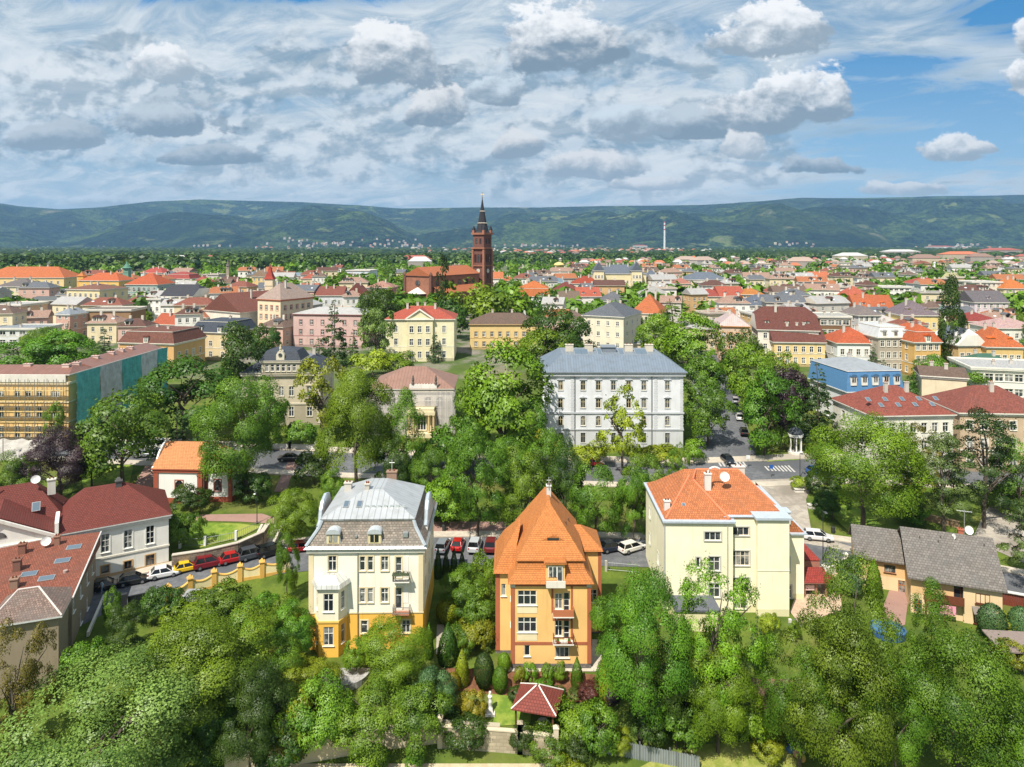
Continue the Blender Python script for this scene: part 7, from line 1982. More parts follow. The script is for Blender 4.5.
# wavy yellow garden wall
def wavy_wall():
    line = gp((168, 603), (190, 594), (214, 587), (240, 581), (262, 577), (290, 571)); o = Vector(line[0])
    r = thing('garden_wall', 'wavy topped cream and yellow garden wall along the street', 'wall', (o.x, o.y, g(o.y)))
    yl, crm = plaster((222, 170, 60)), plaster((234, 216, 160))
    for a, b in zip(line, line[1:]):
        a, b = Vector(a), Vector(b); L = (b - a).length; ang = math.atan2(b.y - a.y, b.x - a.x); n = max(1, round(L / 3.0))
        for i in range(n):
            p = a + (b - a) * i / n; l = L / n; m = MB(); c = MB()
            top = [(l * t, 1.9 - .55 * math.sin(math.pi * t)) for t in [k / 10 for k in range(11)]]
            m.extrude_y([(0, -1.5), (l, -1.5)] + top[::-1], -.14, .14, 0)
            for (x0, z0), (x1, z1) in zip(top, top[1:]): c.poly([(x0, -.2, z0 + .01), (x1, -.2, z1 + .01), (x1, -.2, z1 + .12), (x0, -.2, z0 + .12)]); c.poly([(x0, -.2, z0 + .12), (x1, -.2, z1 + .12), (x1, .2, z1 + .12), (x0, .2, z0 + .12)]); c.poly([(x1, .2, z1 + .01), (x0, .2, z0 + .01), (x0, .2, z0 + .12), (x1, .2, z1 + .12)])
            c.box(0, l, -.17, -.141, -1.5, .45)
            loc = (p.x - o.x, p.y - o.y, g(p.y) - g(o.y))
            w = m.build('wall_panel', crm, r, loc, ang); c.build('coping', yl, r, loc, ang)
            q = MB(); q.box(-.3, .3, -.3, .3, -1.5, 2.1); q.frus(.8, .8, 2.101, .7, .7, 2.25); q.frus(.5, .5, 2.251, .1, .1, 2.6); q.build('pier', yl, r, loc, ang)
wavy_wall()
def gate():
    a, b = Vector(at(128, 612)[:2]), Vector(at(164, 604)[:2]); L = (b - a).length; ang = math.atan2(b.y - a.y, b.x - a.x)
    r = thing('gate', 'dark metal sliding gate left of the wavy wall', 'gate', (a.x, a.y, g(a.y)), ang)
    m = MB(); m.box(0, L, -.06, .06, .1, 1.9)
    m.build('gate_panel', plain((34, 38, 42), .5, .3), r)
    f = MB()
    for k in range(6): f.box(L * k / 5 - .05, L * k / 5 + .05, -.1, -.061, .1, 1.95)
    f.box(0, L, -.1, -.061, 1.96, 2.05); f.build('frame', plain((60, 64, 68), .5, .4), r)
    p = MB(); p.box(-1.2, -.1, -.3, .3, -1, 2.4); p.build('pier', plain((40, 42, 46), .8), r)
gate()
# walls along the lower edge of the gardens
STONE = masonry((176, 160, 132), .7, .35, .22, .8)
low = gp((225, 775), (300, 762), (380, 748), (440, 741), (500, 745)); 
wall_along('garden_wall', 'weathered cream garden wall overgrown with ivy below the hedge', 'wall', low, 1.9, .4, plaster((196, 180, 148)), cap=plaster((178, 166, 140)))
wall_along('garden_wall', 'pale block wall below the gazebo lawn', 'wall', gp((440, 746), (520, 752), (556, 757)), 2.0, .35, STONE, cap=plaster((206, 190, 160)), posts=8, posth=.9)
def corrugated():
    line = gp((596, 752), (640, 760), (700, 772)); o = Vector(line[0]); r = thing('fence', 'grey corrugated sheet fence below the big trees', 'fence', (o.x, o.y, g(o.y)))
    for a, b in zip(line, line[1:]):
        a, b = Vector(a), Vector(b); L = (b - a).length; n = int(L / .12); u = (b - a) / L; nv = Vector((-u.y, u.x)); m = MB()
        for i in range(n):
            s0, s1 = L * i / n, L * (i + 1) / n; p = a + u * s0 + nv * (.05 if i % 2 else -.05); q = a + u * s1 + nv * (-.05 if i % 2 else .05)
            m.poly([(p.x - o.x, p.y - o.y, g(p.y) - g(o.y) - .3), (q.x - o.x, q.y - o.y, g(q.y) - g(o.y) - .3), (q.x - o.x, q.y - o.y, g(q.y) - g(o.y) + 1.5), (p.x - o.x, p.y - o.y, g(p.y) - g(o.y) + 1.5)])
        m.build('sheet', seam_metal((160, 166, 170), 2.0), r)
    for px, py in ((596, 752), (618, 756), (640, 760), (670, 766)):
        x, y, z, _ = at(px, py); m = MB(); m.box(-.07, .07, -.07, .07, -.4, 1.7); m.build('post', plain((120, 122, 124), .5, .4), r, (x - o.x, y - o.y + .1, z - g(o.y)))
corrugated()
wall_along('garden_wall', 'white wall pier and low wall between the yellow house and the street', 'wall', gp((812, 584), (836, 572), (846, 566)), 1.2, .3, plaster((226, 220, 208)), posts=3.5)
wall_along('garden_wall', 'low white wall along the park road at the left', 'wall', gp((262, 449), (290, 449), (316, 450)), 1.0, .3, plaster((222, 218, 210)), posts=4)
wall_along('garden_wall', 'ochre stone wall before the small park at the right', 'wall', gp((898, 512), (930, 521), (960, 528)), 1.0, .5, masonry((160, 130, 96), .6, .3, .25))
mesh_fence('iron railing above the drive beside the yellow house', gp((790, 632), (806, 626)), 1.4, (206, 200, 190))
mesh_fence('railing between the street and the orange house yard', gp((606, 571), (640, 574)), 1.3, (176, 168, 156))
def fence_wood():
    a, b = Vector(at(1000, 604)[:2]), Vector(at(1040, 612)[:2]); L = (b - a).length; ang = math.atan2(b.y - a.y, b.x - a.x)
    r = thing('fence', 'red brown plank fence right of the grey roofed house', 'fence', (a.x, a.y, g(a.y)), ang)
    m = MB()
    for k in range(int(L / .25)): m.box(.25 * k, .25 * k + .23, -.03, .03, 0, 1.6)
    m.build('planks', plain((112, 52, 36), .8, name='brown_wood'), r); m = MB(); m.box(0, L, -.3, .3, 1.7, 1.8); m.build('roof', plain((206, 206, 202), .6), r)
fence_wood()
def gazebo():
    x, y, z, _ = at(538, 727); r = thing('gazebo', 'garden gazebo with red hipped roof and white ridges', 'gazebo', (x, y + .6, z), R(-14))
    m = MB(); m.frus(4.6, 4.2, 2.3, 4.6, 4.2, 2.42, 0); m.frus(4.6, 4.2, 2.421, .3, .2, 3.9, 0); roof = m.build('roof', tiles((150, 62, 52), .3, .3, .12), r)
    k = MB()
    for sx_ in (-1, 1):
        for sy_ in (-1, 1): k.tube([(sx_ * 2.3, sy_ * 2.1, 2.45), (sx_ * .12, sy_ * .1, 3.93)], .07, 6)
    k.build('ridge_strip', plain((226, 220, 212), .6), roof)
    for sx_ in (-1, 1):
        for sy_ in (-1, 1): p = MB(); p.box(sx_ * 1.9 - .08, sx_ * 1.9 + .08, sy_ * 1.7 - .08, sy_ * 1.7 + .08, -.3, 2.29); p.build('post', plain((96, 60, 40), .8, name='brown_wood'), r)
    t = thing('table', 'round white garden table under the gazebo roof', 'table', (x + .5, y - .2, z)); m = MB(); m.cyl(0, 0, .70, .75, .6, .6, 16); m.build('table_top', plain((226, 224, 218), .5), t); m = MB(); m.cyl(0, 0, 0, .7, .06, .05, 8); m.cyl(0, 0, 0, .05, .35, .3, 12); m.build('leg', plain((206, 204, 200), .5), t)
gazebo()
def statue_garden():
    x, y, z, _ = at(490, 713); r = thing('statue', 'small white garden statue on a pedestal left of the gazebo', 'statue', (x, y, z))
    m = MB(); m.box(-.5, .5, -.5, .5, -.1, .12); m.frus(.7, .7, .121, .5, .5, .6); m.build('pedestal', plaster((222, 216, 206)), r)
    m = MB(); m.lathe([(.24, .6), (.2, .8), (.26, 1.2), (.20, 1.5), (.25, 1.75), (.10, 1.95), (.13, 2.05), (.12, 2.2), (.01, 2.3)], n=12); m.build('figure', plaster((228, 224, 216)), r, smooth=True)
statue_garden()
def rotunda():
    x, y, z, _ = at(795.5, 453); r = thing('pavilion', 'small white open rotunda with dark dome', 'pavilion', (x, y, z + .1)); R_ = 1.1
    m = MB(); m.cyl(0, 0, -.5, .25, R_ + .4, R_ + .3, 20); m.build('base', plaster((206, 202, 192)), r)
    for k in range(6):
        t = k * math.pi / 3 + .3; c = MB(); c.lathe([(.2, .25), (.2, .4), (.14, .5), (.12, 3.0), (.2, 3.2)], n=10); c.build('column', plaster((232, 230, 224)), r, (R_ * math.cos(t), R_ * math.sin(t), 0))
    m = MB(); m.cyl(0, 0, 3.2, 3.7, R_ + .3, R_ + .35, 20); m.build('entablature', plaster((232, 230, 224)), r)
    d = MB(); d.lathe([((R_ + .25) * math.cos(a), 3.7 + 1.3 * math.sin(a)) for a in [math.pi / 2 * i / 7 for i in range(8)]], n=20); d.build('dome', plain((72, 78, 84), .5, .3), r, smooth=True)
    s = thing('statue', 'dark bust standing inside the white rotunda', 'statue', (x, y, z + .35)); m = MB(); m.lathe([(.3, 0), (.22, .2), (.22, 1.0), (.3, 1.1)], n=10); m.build('pedestal', plaster((120, 112, 100)), s); m = MB(); m.lathe([(.1, 1.1), (.28, 1.35), (.12, 1.6), (.16, 1.75), (.13, 1.95), (.01, 2.05)], n=10); m.build('figure', plain((60, 62, 60), .5), s)
rotunda()
def terrace():
    x, y, z, _ = at(346, 671); m = MB(); m.cyl(0, 0, -.6, .12, 2.7, 2.7, 28); o = m.build('terrace', masonry((168, 166, 164), .6, .6, .1), None, (x, y, z)); tag(o, 'round grey paved garden terrace below the white villa', 'terrace')
terrace()
def sheds():
    x, y, z, _ = at(772, 724); r = thing('shed', 'open wooden shed with rusty brown roof below the trees', 'shed', (x + .4, y + 1, z), R(-4))
    m = MB(); m.box(-2.8, 2.8, -1.2, 1.4, -.4, 1.9); m.build('wall', plain((86, 48, 34), .9, name='brown_wood'), r)
    m = MB(); m.extrude_x([(-2.0, 1.7), (-2.0, 1.85), (1.8, 2.9), (1.8, 2.7)], -3.2, 3.2); m.build('roof', tiles((128, 82, 66), .5, .5, .2, weather=.6), r)
    for k in range(3): m = MB(); m.box(-2.0 + 2 * k, -1.2 + 2 * k, -1.26, -1.201, .1, 1.6); m.build('door', plain((120, 60, 36), .8, name='brown_wood') if k % 2 else plain((40, 36, 34), .8), r)
    x, y, z, _ = at(1022, 668); r = thing('shed', 'garden shed with flat grey brown roof at the right edge', 'shed', (x + 1, y + 1, z), R(-6))
    m = MB(); m.box(-3, 3, -1.5, 1.5, -.4, 2.0); m.build('wall', plain((70, 52, 44), .9, name='brown_wood'), r); m = MB(); m.extrude_x([(-2.0, 2.05), (-2.0, 2.2), (1.9, 2.5), (1.9, 2.35)], -3.5, 3.5); m.build('roof', plain((130, 116, 110), .9), r)
    x, y, z, _ = at(196, 612); r = thing('shed', 'small shed with grey roof hidden among the left trees', 'shed', (x, y, z)); m = MB(); m.box(-1.5, 1.5, -1.2, 1.2, -.3, 2); m.build('wall', plain((120, 110, 100), .9), r); m = MB(); m.frus(3.6, 3.0, 2.001, 2.0, .2, 2.9); m.build('roof', plain((140, 142, 144), .8), r)
    x, y, z, _ = at(888, 634); o = thing('swimming_pool', 'small round blue garden pool beside the brown balcony house', 'pool', (x, y, z)); m = MB(); m.lathe([(1.9, 0), (1.95, .8), (1.8, .8), (1.78, .55)], n=24); m.build('pool_wall', plain((56, 92, 140), .5), o); m = MB(); m.cyl(0, 0, .54, .56, 1.79, 1.79, 24); m.build('water', plain((74, 116, 150), .15), o)
    x, y, z, _ = at(797, 756)
    for k, (rgb, dx_, dy_, nm) in enumerate((((206, 130, 140), 0, 0, 'pink'), ((90, 120, 170), -.5, .5, 'blue'), ((226, 214, 196), .5, .4, 'cream'), ((190, 150, 90), .2, -.6, 'straw coloured'))):
        m = MB(); m.lathe([(.02, 0), (.34, .02), (.42, .3), (.3, .55), (.1, .66), (.16, .75)], n=9); o = m.build('sack', plain(rgb, .8, name='cloth'), None, (x + dx_, y + dy_, z), smooth=True); tag(o, f'{nm} filled sack in the pile on the grass at the bottom right', 'sack')
sheds()

# ================================================================== CARS
def loft(mb, secs, m=0):
    """secs: (x, half width, z low, z high) - rounded box sections along x"""
    i0 = len(mb.v); k = 8
    for x, hw, z0, z1 in secs:
        c = min(.14, (z1 - z0) * .3); 
        mb.v += [(x, -hw + c * .6, z0), (x, -hw, z0 + c), (x, -hw, z1 - c), (x, -hw + c, z1), (x, hw - c, z1), (x, hw, z1 - c), (x, hw, z0 + c), (x, hw - c * .6, z0)]
    for s in range(len(secs) - 1):
        for q in range(k):
            a, b = i0 + s * k + q, i0 + s * k + (q + 1) % k; mb.f.append((a, b, b + k, a + k)); mb.m.append(m)
    mb.f.append(tuple(i0 + q for q in range(k))[::-1]); mb.m.append(m); mb.f.append(tuple(i0 + (len(secs) - 1) * k + q for q in range(k))); mb.m.append(m)
CARS = {}
def car_parts(kind):
    if kind in CARS: return CARS[kind]
    P = {'hatch': (4.0, .86, 1.46, -1.75, -1.25, .35, 1.05), 'estate': (4.6, .88, 1.48, -2.15, -1.85, .40, 1.20), 'suv': (4.4, .92, 1.68, -2.0, -1.7, .42, 1.15), 'saloon': (4.6, .88, 1.42, -1.55, -.75, .40, 1.2), 'van': (4.9, .95, 1.95, -2.35, -2.2, 1.0, 1.75)}[kind]
    L, hw, H, rb, rt, ft, fb = P; l = L / 2; belt = .92 if kind not in ('van', 'suv') else 1.05; hood = belt - .12
    b = MB(); loft(b, [(-l, hw - .12, .32, belt - .22), (-l + .12, hw - .02, .26, belt - .02), (-l + .6, hw, .22, belt), (fb - .2, hw, .22, belt), (fb + .1, hw, .22, hood + .05), (l - .45, hw - .03, .24, hood - .06), (l - .1, hw - .12, .28, hood - .2), (l, hw - .2, .32, hood - .32)])
    # roof panel and pillars
    b.box(rt + .05, ft - .05, -hw + .24, hw - .24, H - .06, H)
    for s in (-1, 1):
        y0, y1 = s * (hw - .06), s * (hw - .25)
        for (xa, xb) in ((rb, rt), (fb, ft), ((rb + fb) / 2 - .1, (rt + ft) / 2 - .1)):
            w_ = .06; V = [(xa - w_, y0, belt - .02), (xa + w_, y0, belt - .02), (xb + w_, y1, H - .02), (xb - w_, y1, H - .02)]; t = s * .03
            V += [(p[0], p[1] + t, p[2]) for p in V]; i = len(b.v); b.v += V
            for f in ((0, 1, 2, 3), (4, 5, 6, 7), (0, 1, 5, 4), (1, 2, 6, 5), (2, 3, 7, 6), (3, 0, 4, 7)): b.f.append(tuple(i + q for q in f)); b.m.append(0)
    gl = MB(); lo, hi = (rb, fb), (rt, ft); a, c = hw - .08, hw - .27; z0, z1 = belt - .05, H - .05
    V = [(lo[0], -a, z0), (lo[1], -a, z0), (lo[1], a, z0), (lo[0], a, z0), (hi[0], -c, z1), (hi[1], -c, z1), (hi[1], c, z1), (hi[0], c, z1)]
    for f in ((0, 1, 5, 4), (1, 2, 6, 5), (2, 3, 7, 6), (3, 0, 4, 7), (4, 5, 6, 7)): gl.poly([V[q] for q in f])
    ty = MB(); ty.cyl(0, 0, -.10, .10, .32, .32, 18); rim = MB(); rim.cyl(0, 0, -.105, .105, .2, .2, 14)
    hl = MB(); hl.box(-.12, .05, -.16, .16, -.07, .07); tl = MB(); tl.box(-.04, .06, -.12, .12, -.1, .1)
    bl = plain((20, 20, 22), .8, name='rubber')
    cg = plain((14, 17, 20), .06, 0, name='car_glass', spec=.6)
    CARS[kind] = (b.mesh('body', plain((200, 200, 200), .3)), gl.mesh('windows', cg), ty.mesh('tyre', bl), rim.mesh('rim', plain((150, 152, 156), .35, .7)), hl.mesh('headlight', plain((222, 224, 226), .15)), tl.mesh('tail_light', plain((150, 20, 20), .3)), P)
    return CARS[kind]
def car_paint(rgb):
    k = ('car', rgb)
    if k in MATS: return MATS[k]
    m, p = mat_base('car_paint'); p.inputs['Base Color'].default_value = (*lin(rgb), 1); p.inputs['Roughness'].default_value = .28; p.inputs['Metallic'].default_value = .15; p.inputs['Coat Weight'].default_value = .6; p.inputs['Coat Roughness'].default_value = .06
    MATS[k] = m; return m
CBODY = {}
def car(label, kind, rgb, px, py, deg, group=None, s=.95, detail=True, xyz=None):
    x, y, z = xyz or at(px, py)[:3]
    bm_, gm_, tm_, rm_, hm_, lm_, P = car_parts(kind)
    if (kind, rgb) not in CBODY:
        m2 = bm_.copy(); m2.materials.clear(); m2.materials.append(car_paint(rgb)); CBODY[(kind, rgb)] = m2
    r = thing('parked_car', label, 'car', (x, y, z + .09), R(deg), group); r.scale = (s, s, s)
    link('body', CBODY[(kind, rgb)], r); link('windows', gm_, r)
    L, hw = P[0], P[1]
    for sx_ in (-1, 1):
        for sy_ in (-1, 1):
            w = link('wheel', tm_, r, (sx_ * L * .30, sy_ * (hw - .1), .32)); w.rotation_euler = (R(90), 0, 0); link('rim', rm_, w)
    belt = .8 if kind not in ('van', 'suv') else .92
    for sy_ in (-1, 1):
        link('headlight', hm_, r, (L / 2 - .13, sy_ * (hw - .3), belt - .2)); link('tail_light', lm_, r, (-L / 2 + .03, sy_ * (hw - .26), belt - .08))
    return r
G1 = 'cars parked below the stone wall'
BK, WHc, RDc, YLc, SV, GYc, BLc, DB = (16, 17, 19), (226, 226, 226), (150, 20, 26), (232, 190, 24), (150, 154, 160), (70, 74, 80), (50, 96, 160), (24, 32, 52)
a_s = 26
car('black estate car parked leftmost below the white house', 'estate', BK, 104, 590, a_s, G1)
car('black hatchback parked between the estate and the white car', 'hatch', BK, 133, 584, a_s, G1)
car('white hatchback parked below the white house', 'hatch', WHc, 164, 577, a_s, G1)
car('small yellow hatchback parked below the stone wall', 'hatch', YLc, 187, 571, a_s + 4, G1, s=.86)
car('dark red estate car parked below the stone wall', 'suv', (120, 16, 28), 209, 567, a_s + 4, G1)
car('bright red hatchback parked below the stone wall', 'hatch', (176, 24, 26), 233, 562, a_s + 6, G1)
car('dark grey car parked near the foot of the stairs', 'suv', GYc, 253, 558, a_s + 8, G1)
car('black car parked right of the stairs', 'suv', BK, 271, 555, a_s + 10, G1)
car('red hatchback parked behind the slim street tree', 'hatch', (170, 26, 36), 302, 551, 10, G1)
G2 = 'cars parked in the bays behind the villa'
car('silver estate car in the bay right of the white villa', 'estate', (130, 136, 144), 443, 549, 82, G2)
car('red car in the bay beside the silver estate', 'hatch', (176, 30, 30), 458, 548, 84, G2)
car('light silver car in the bay under the park tree', 'suv', (190, 194, 198), 475, 549, 84, G2)
car('wine red car in the bay next to the orange house', 'suv', (110, 30, 40), 491, 549, 86, G2)
car('dark blue car on the street right of the orange house', 'hatch', DB, 612, 551, 18)
car('white estate car with orange bonnet on the street by the pale yellow house', 'estate', (232, 228, 220), 632, 551, 30)
car('white estate car on the bend right of the yellow house', 'estate', WHc, 818, 540, -14)
car('dark car waiting at the zebra crossing', 'hatch', (30, 34, 44), 728, 463, -82)
car('blue car half hidden by shrubs near the right crossing', 'hatch', BLc, 817, 474, 4)
car('black car parked on the park road above the brick path', 'saloon', BK, 290, 461, 4)
car('red car seen through the trees below the white school', 'hatch', RDc, 594, 466, 5)
car('dark grey car seen through the trees below the white school', 'saloon', GYc, 632, 474, 4)
G3 = 'vehicles in the park side car park'
car('white van at the left of the park side car park', 'van', WHc, 140, 453, 40, G3); car('white van in the middle of the park side car park', 'van', (214, 216, 218), 149, 450, 36, G3); car('white van at the right of the park side car park', 'van', (230, 230, 228), 158, 449, 30, G3)
car('silver saloon in front of the white vans', 'saloon', SV, 145, 457, 6, G3); car('dark grey saloon beside the silver saloon', 'saloon', GYc, 158, 456, 8, G3)
G4 = 'cars parked along the tree lined street'
rr = random.Random(9); CN = [(BK, 'black'), (WHc, 'white'), (SV, 'silver'), (RDc, 'red'), (DB, 'dark blue'), (GYc, 'grey'), (BLc, 'blue')]
L_ = smooth_line(north_line)
for side, sn in ((-1, 'left'), (1, 'right')):
    seq = list(range(8)); rr.shuffle(seq)
    for k in range(8):
        p = L_[10 + k * 4]; q = L_[11 + k * 4]; t = (q - p).normalized(); n = Vector((t.y, -t.x)); c = CN[k % 7] if side > 0 else CN[(k * 3 + 2) % 7]
        pos = p + n * side * 4.3
        car(f'{c[1]} car at the {sn} kerb of the tree lined street, {"near the crossing" if k < 3 else "halfway up" if k < 6 else "at the far end"}', 'hatch' if k % 2 else 'estate', c[0], 0, 0, math.degrees(math.atan2(t.y, t.x)) + (0 if side > 0 else 180), G4, xyz=(pos.x, pos.y, g(pos.y)))

# ================================================================== STREET FURNITURE
def lamp(label, px, py, h=6.0, double=False):
    x, y, z, _ = at(px, py); r = thing('street_lamp', label, 'lamp', (x, y, z))
    m = MB(); m.cyl(0, 0, -.2, .5, .12, .1, 10); m.cyl(0, 0, .501, h, .07, .045, 8); m.build('post', plain((60, 64, 66), .5, .5), r)
    m = MB(); m.tube([(0, 0, h), (0, -.5, h + .15)], .04); m.frus(.35, .7, h + .08, .25, .5, h + .2, cy=-.8); m.build('lamp_head', plain((96, 100, 102), .4, .4), r)
lamp('street lamp between the lawn path and the stone wall', 257, 524, 5); lamp('street lamp beside the chapel path', 159, 500, 4.5)
lamp('street lamp behind the parked cars under the park tree', 470, 541, 6); lamp('street lamp at the bend by the white estate car', 823, 560, 7)
lamp('street lamp on the brick pavement near the right crossing', 800, 478, 4.5); lamp('street lamp at the zebra crossing behind the roof', 729, 480, 5.5); lamp('street lamp at the left before the pale sheeting', 3, 459, 6)
def sign(label, px, py, rgb):
    x, y, z, _ = at(px, py); r = thing('road_sign', label, 'sign', (x, y, z)); m = MB(); m.cyl(0, 0, -.2, 2.4, .04, .04, 8); m.build('post', plain((140, 142, 144), .4, .6), r); m = MB(); m.box(-.35, .35, -.06, -.041, 1.7, 2.4); m.build('plate', plain(rgb, .4), r)
sign('blue road sign at the right crossing', 771, 478, (40, 90, 170)); sign('white road sign at the zebra crossing', 748, 468, (226, 226, 226))
def bin_(label, px, py):
    x, y, z, _ = at(px, py); m = MB(); m.lathe([(.01, 0), (.28, .01), (.32, .9), (.34, .92), (.30, .95), (.01, 1.0)], n=12); tag(m.build('litter_bin', plain((50, 54, 52), .6), None, (x, y, z)), label, 'bin')
bin_('dark litter bin on the curved lawn edge', 833, 533); bin_('dark litter bin by the brick parking bays', 444, 531)
def stone(label, px, py):
    x, y, z, _ = at(px, py); m = MB(); m.frus(1.6, .8, -.1, 1.4, .6, .55); m.frus(1.7, .9, .551, 1.6, .8, .68); tag(m.build('bench', plaster((206, 200, 190)), None, (x, y, z)), label, 'bench')
stone('pale stone bench on the plaza beside the round shrubs', 813, 508); stone('pale stone bench on the plaza near the crossing', 799, 492)
x, y, z, _ = at(753, 618)
def patio(label, px, py, rot):
    x, y, z, _ = at(px, py); r = thing('chair', label, 'chair', (x, y, z), R(rot)); w = plain((226, 224, 218), .5)
    m = MB(); m.box(-.25, .25, -.25, .25, .42, .46); m.build('seat', w, r); m = MB(); m.box(-.25, .25, .22, .26, .47, .92); m.build('backrest', w, r)
    for a in (-1, 1):
        for b in (-1, 1): m = MB(); m.box(a * .22 - .02, a * .22 + .02, b * .22 - .02, b * .22 + .02, 0, .419); m.build('leg', w, r)
patio('white garden chair left of the white villa', 301, 635, 30)

# ================================================================== PEOPLE
def person(label, px, py, rot, top, trousers, hair, stride=.14):
    """a standing or walking figure: one skinned body in clothes-coloured zones, hair as a child"""
    x, y, z, _ = at(px, py)
    J = {'pel': (0, 0, .95), 'wst': (0, 0, 1.12), 'chs': (0, 0, 1.34), 'nck': (0, 0, 1.50), 'hed': (0, -.01, 1.62), 'top': (0, 0, 1.72), 'nose': (0, -.09, 1.62)}
    Rr = {'pel': .15, 'wst': .13, 'chs': .16, 'nck': .055, 'hed': .095, 'top': .075, 'nose': .02}
    Ed = [('pel', 'wst'), ('wst', 'chs'), ('chs', 'nck'), ('nck', 'hed'), ('hed', 'top'), ('hed', 'nose')]
    for s, n in ((-1, 'l'), (1, 'r')):
        k = s * stride
        J.update({'hip' + n: (s * .10, 0, .90), 'kn' + n: (s * .11, -k * .5 - .02, .50), 'an' + n: (s * .11, -k * .9 + .03, .09), 'to' + n: (s * .12, -k * .9 - .13, .04), 'sh' + n: (s * .19, 0, 1.42), 'el' + n: (s * .25, k * .5 + .02, 1.14), 'wr' + n: (s * .25, k * .9 - .08, .90), 'ha' + n: (s * .25, k * 1.0 - .11, .80)})
        Rr.update({'hip' + n: .10, 'kn' + n: .068, 'an' + n: .045, 'to' + n: .04, 'sh' + n: .062, 'el' + n: .045, 'wr' + n: .032, 'ha' + n: .04})
        Ed += [('pel', 'hip' + n), ('hip' + n, 'kn' + n), ('kn' + n, 'an' + n), ('an' + n, 'to' + n), ('chs', 'sh' + n), ('sh' + n, 'el' + n), ('el' + n, 'wr' + n), ('wr' + n, 'ha' + n)]
    names = list(J); me = bpy.data.meshes.new('person'); me.from_pydata([J[n] for n in names], [(names.index(a), names.index(b)) for a, b in Ed], [])
    o = link('person', me, None, (x, y, z + .06), R(rot))
    md = o.modifiers.new('Skin', 'SKIN'); 
    for i, n in enumerate(names): me.skin_vertices[0].data[i].radius = (Rr[n], Rr[n] * .85); me.skin_vertices[0].data[i].use_root = (n == 'pel')
    o.modifiers.new('Sub', 'SUBSURF').levels = 1
    m, p = mat_base('clothing'); tcz = E.nt.nodes.new('ShaderNodeSeparateXYZ'); E.nt.links.new(tcoord('Object'), tcz.inputs[0]); zc = E(tcz.outputs[2]); xc = E(tcz.outputs[0]).abs()
    c = mix(zc.step(.955, .965), lin(trousers), lin(top)); skin = (.52, .31, .22); c = mix(zc.step(1.49, 1.50), c, skin); c = mix(xc.step(.20, .21) * (1.0 - zc.step(1.2, 1.22)) * zc.step(.7, .71), c, skin); c = mix(1.0 - zc.step(.07, .075), c, (.03, .03, .03))
    E.nt.links.new(c, p.inputs['Base Color']); p.inputs['Roughness'].default_value = .85; me.materials.append(m)
    tag(o, label, 'person')
    h = MB(); h.lathe([(.112, 1.60), (.115, 1.68), (.09, 1.75), (.01, 1.785)], 0, .02, n=12); h.build('hair', plain(hair, .7, name='hair_colour'), o, smooth=True)
person('person in a white top and light trousers beside the black estate car', 94, 594, 40, (226, 222, 220), (190, 190, 196), (70, 46, 30))
person('person in a pale blue top and jeans walking past the black car', 102, 594, -30, (176, 196, 220), (110, 130, 160), (40, 30, 24), .2)

# ================================================================== TREES, SHRUBS AND HEDGES OF THE GARDENS AND THE PARK
t = tree
# along the bottom edge
t('large pale green tree filling the lower left corner', 'round', 'silver', 112, 654, 812, 205)
t('big bright green tree above the pale one at the lower left', 'round', 'bright', 205, 608, 728, 140)
t('brownish olive tree at the lower left edge before the beige house', 'sparse', 'rust', 14, 612, 790, 84)
t('dark green tree between the beige house and the black gate', 'round', 'dark', 124, 602, 656, 42)
t('small green tree right beside the black gate', 'bush', 'green', 113, 589, 626, 19)
t('dark tree at the bottom left of the hedge', 'round', 'dark', 250, 668, 772, 84)
t('dark tree right of the large pale green one', 'round', 'dark', 206, 690, 775, 60)
t('yellow green tree on the soil bed left of the white villa', 'round', 'lime', 304, 658, 716, 66, cat='tree')
t('green shrub below the wavy wall', 'bush', 'green', 248, 600, 640, 46, cat='shrub', name='shrub')
t('broad green shrub mass behind the bright tree at the left', 'bush', 'bright', 190, 592, 626, 44, cat='shrub', name='shrub')
t('leafy shrub along the left part of the wavy wall', 'bush', 'green', 222, 584, 620, 50, cat='shrub', name='shrub')
t('dark shrub beneath the corner of the beige house', 'bush', 'green', 84, 640, 690, 40, cat='shrub', name='shrub')
t('bushy green tree left of the villa bay', 'round', 'green', 293, 604, 662, 52)
t('low shrub on the soil bed near the white garden chair', 'bush', 'olive', 262, 612, 650, 36, cat='shrub', name='shrub')
t('dark green tree behind the yellow green one', 'round', 'green', 270, 640, 716, 62)
t('left part of the tall yellow green hedge', 'bush', 'olive', 322, 680, 752, 70, cat='hedge', name='hedge_bush')
t('middle part of the tall yellow green hedge', 'bush', 'olive', 368, 682, 748, 74, cat='hedge', name='hedge_bush')
t('right part of the tall yellow green hedge', 'bush', 'olive', 416, 684, 746, 66, cat='hedge', name='hedge_bush')
t('lime green hedge bush at the left end of the hedge', 'bush', 'lime', 300, 690, 756, 48, cat='hedge', name='hedge_bush')
t('dark bush at the foot of the tall hedge', 'bush', 'dark', 282, 712, 764, 60, cat='shrub', name='shrub')
t('bright spreading tree before the white villa', 'round', 'bright', 394, 618, 690, 78)
t('blue green tree right of the round terrace', 'round', 'blue', 434, 666, 730, 46)
t('slim dark column shrub at the villa corner', 'spike', 'green', 429, 622, 658, 10, cat='shrub', name='conifer')
t('dark clipped cone beside the garden steps', 'spike', 'dark', 448, 622, 662, 22, cat='shrub', name='conifer')
t('yellow green cone beside the dark clipped cone', 'spike', 'lime', 462, 648, 684, 16, cat='shrub', name='conifer')
t('golden shrub before the yellow green cone', 'egg', 'gold', 453, 672, 692, 16, cat='shrub', name='shrub')
t('golden green shrub below the steps', 'bush', 'gold', 472, 690, 722, 28, cat='shrub', name='shrub')
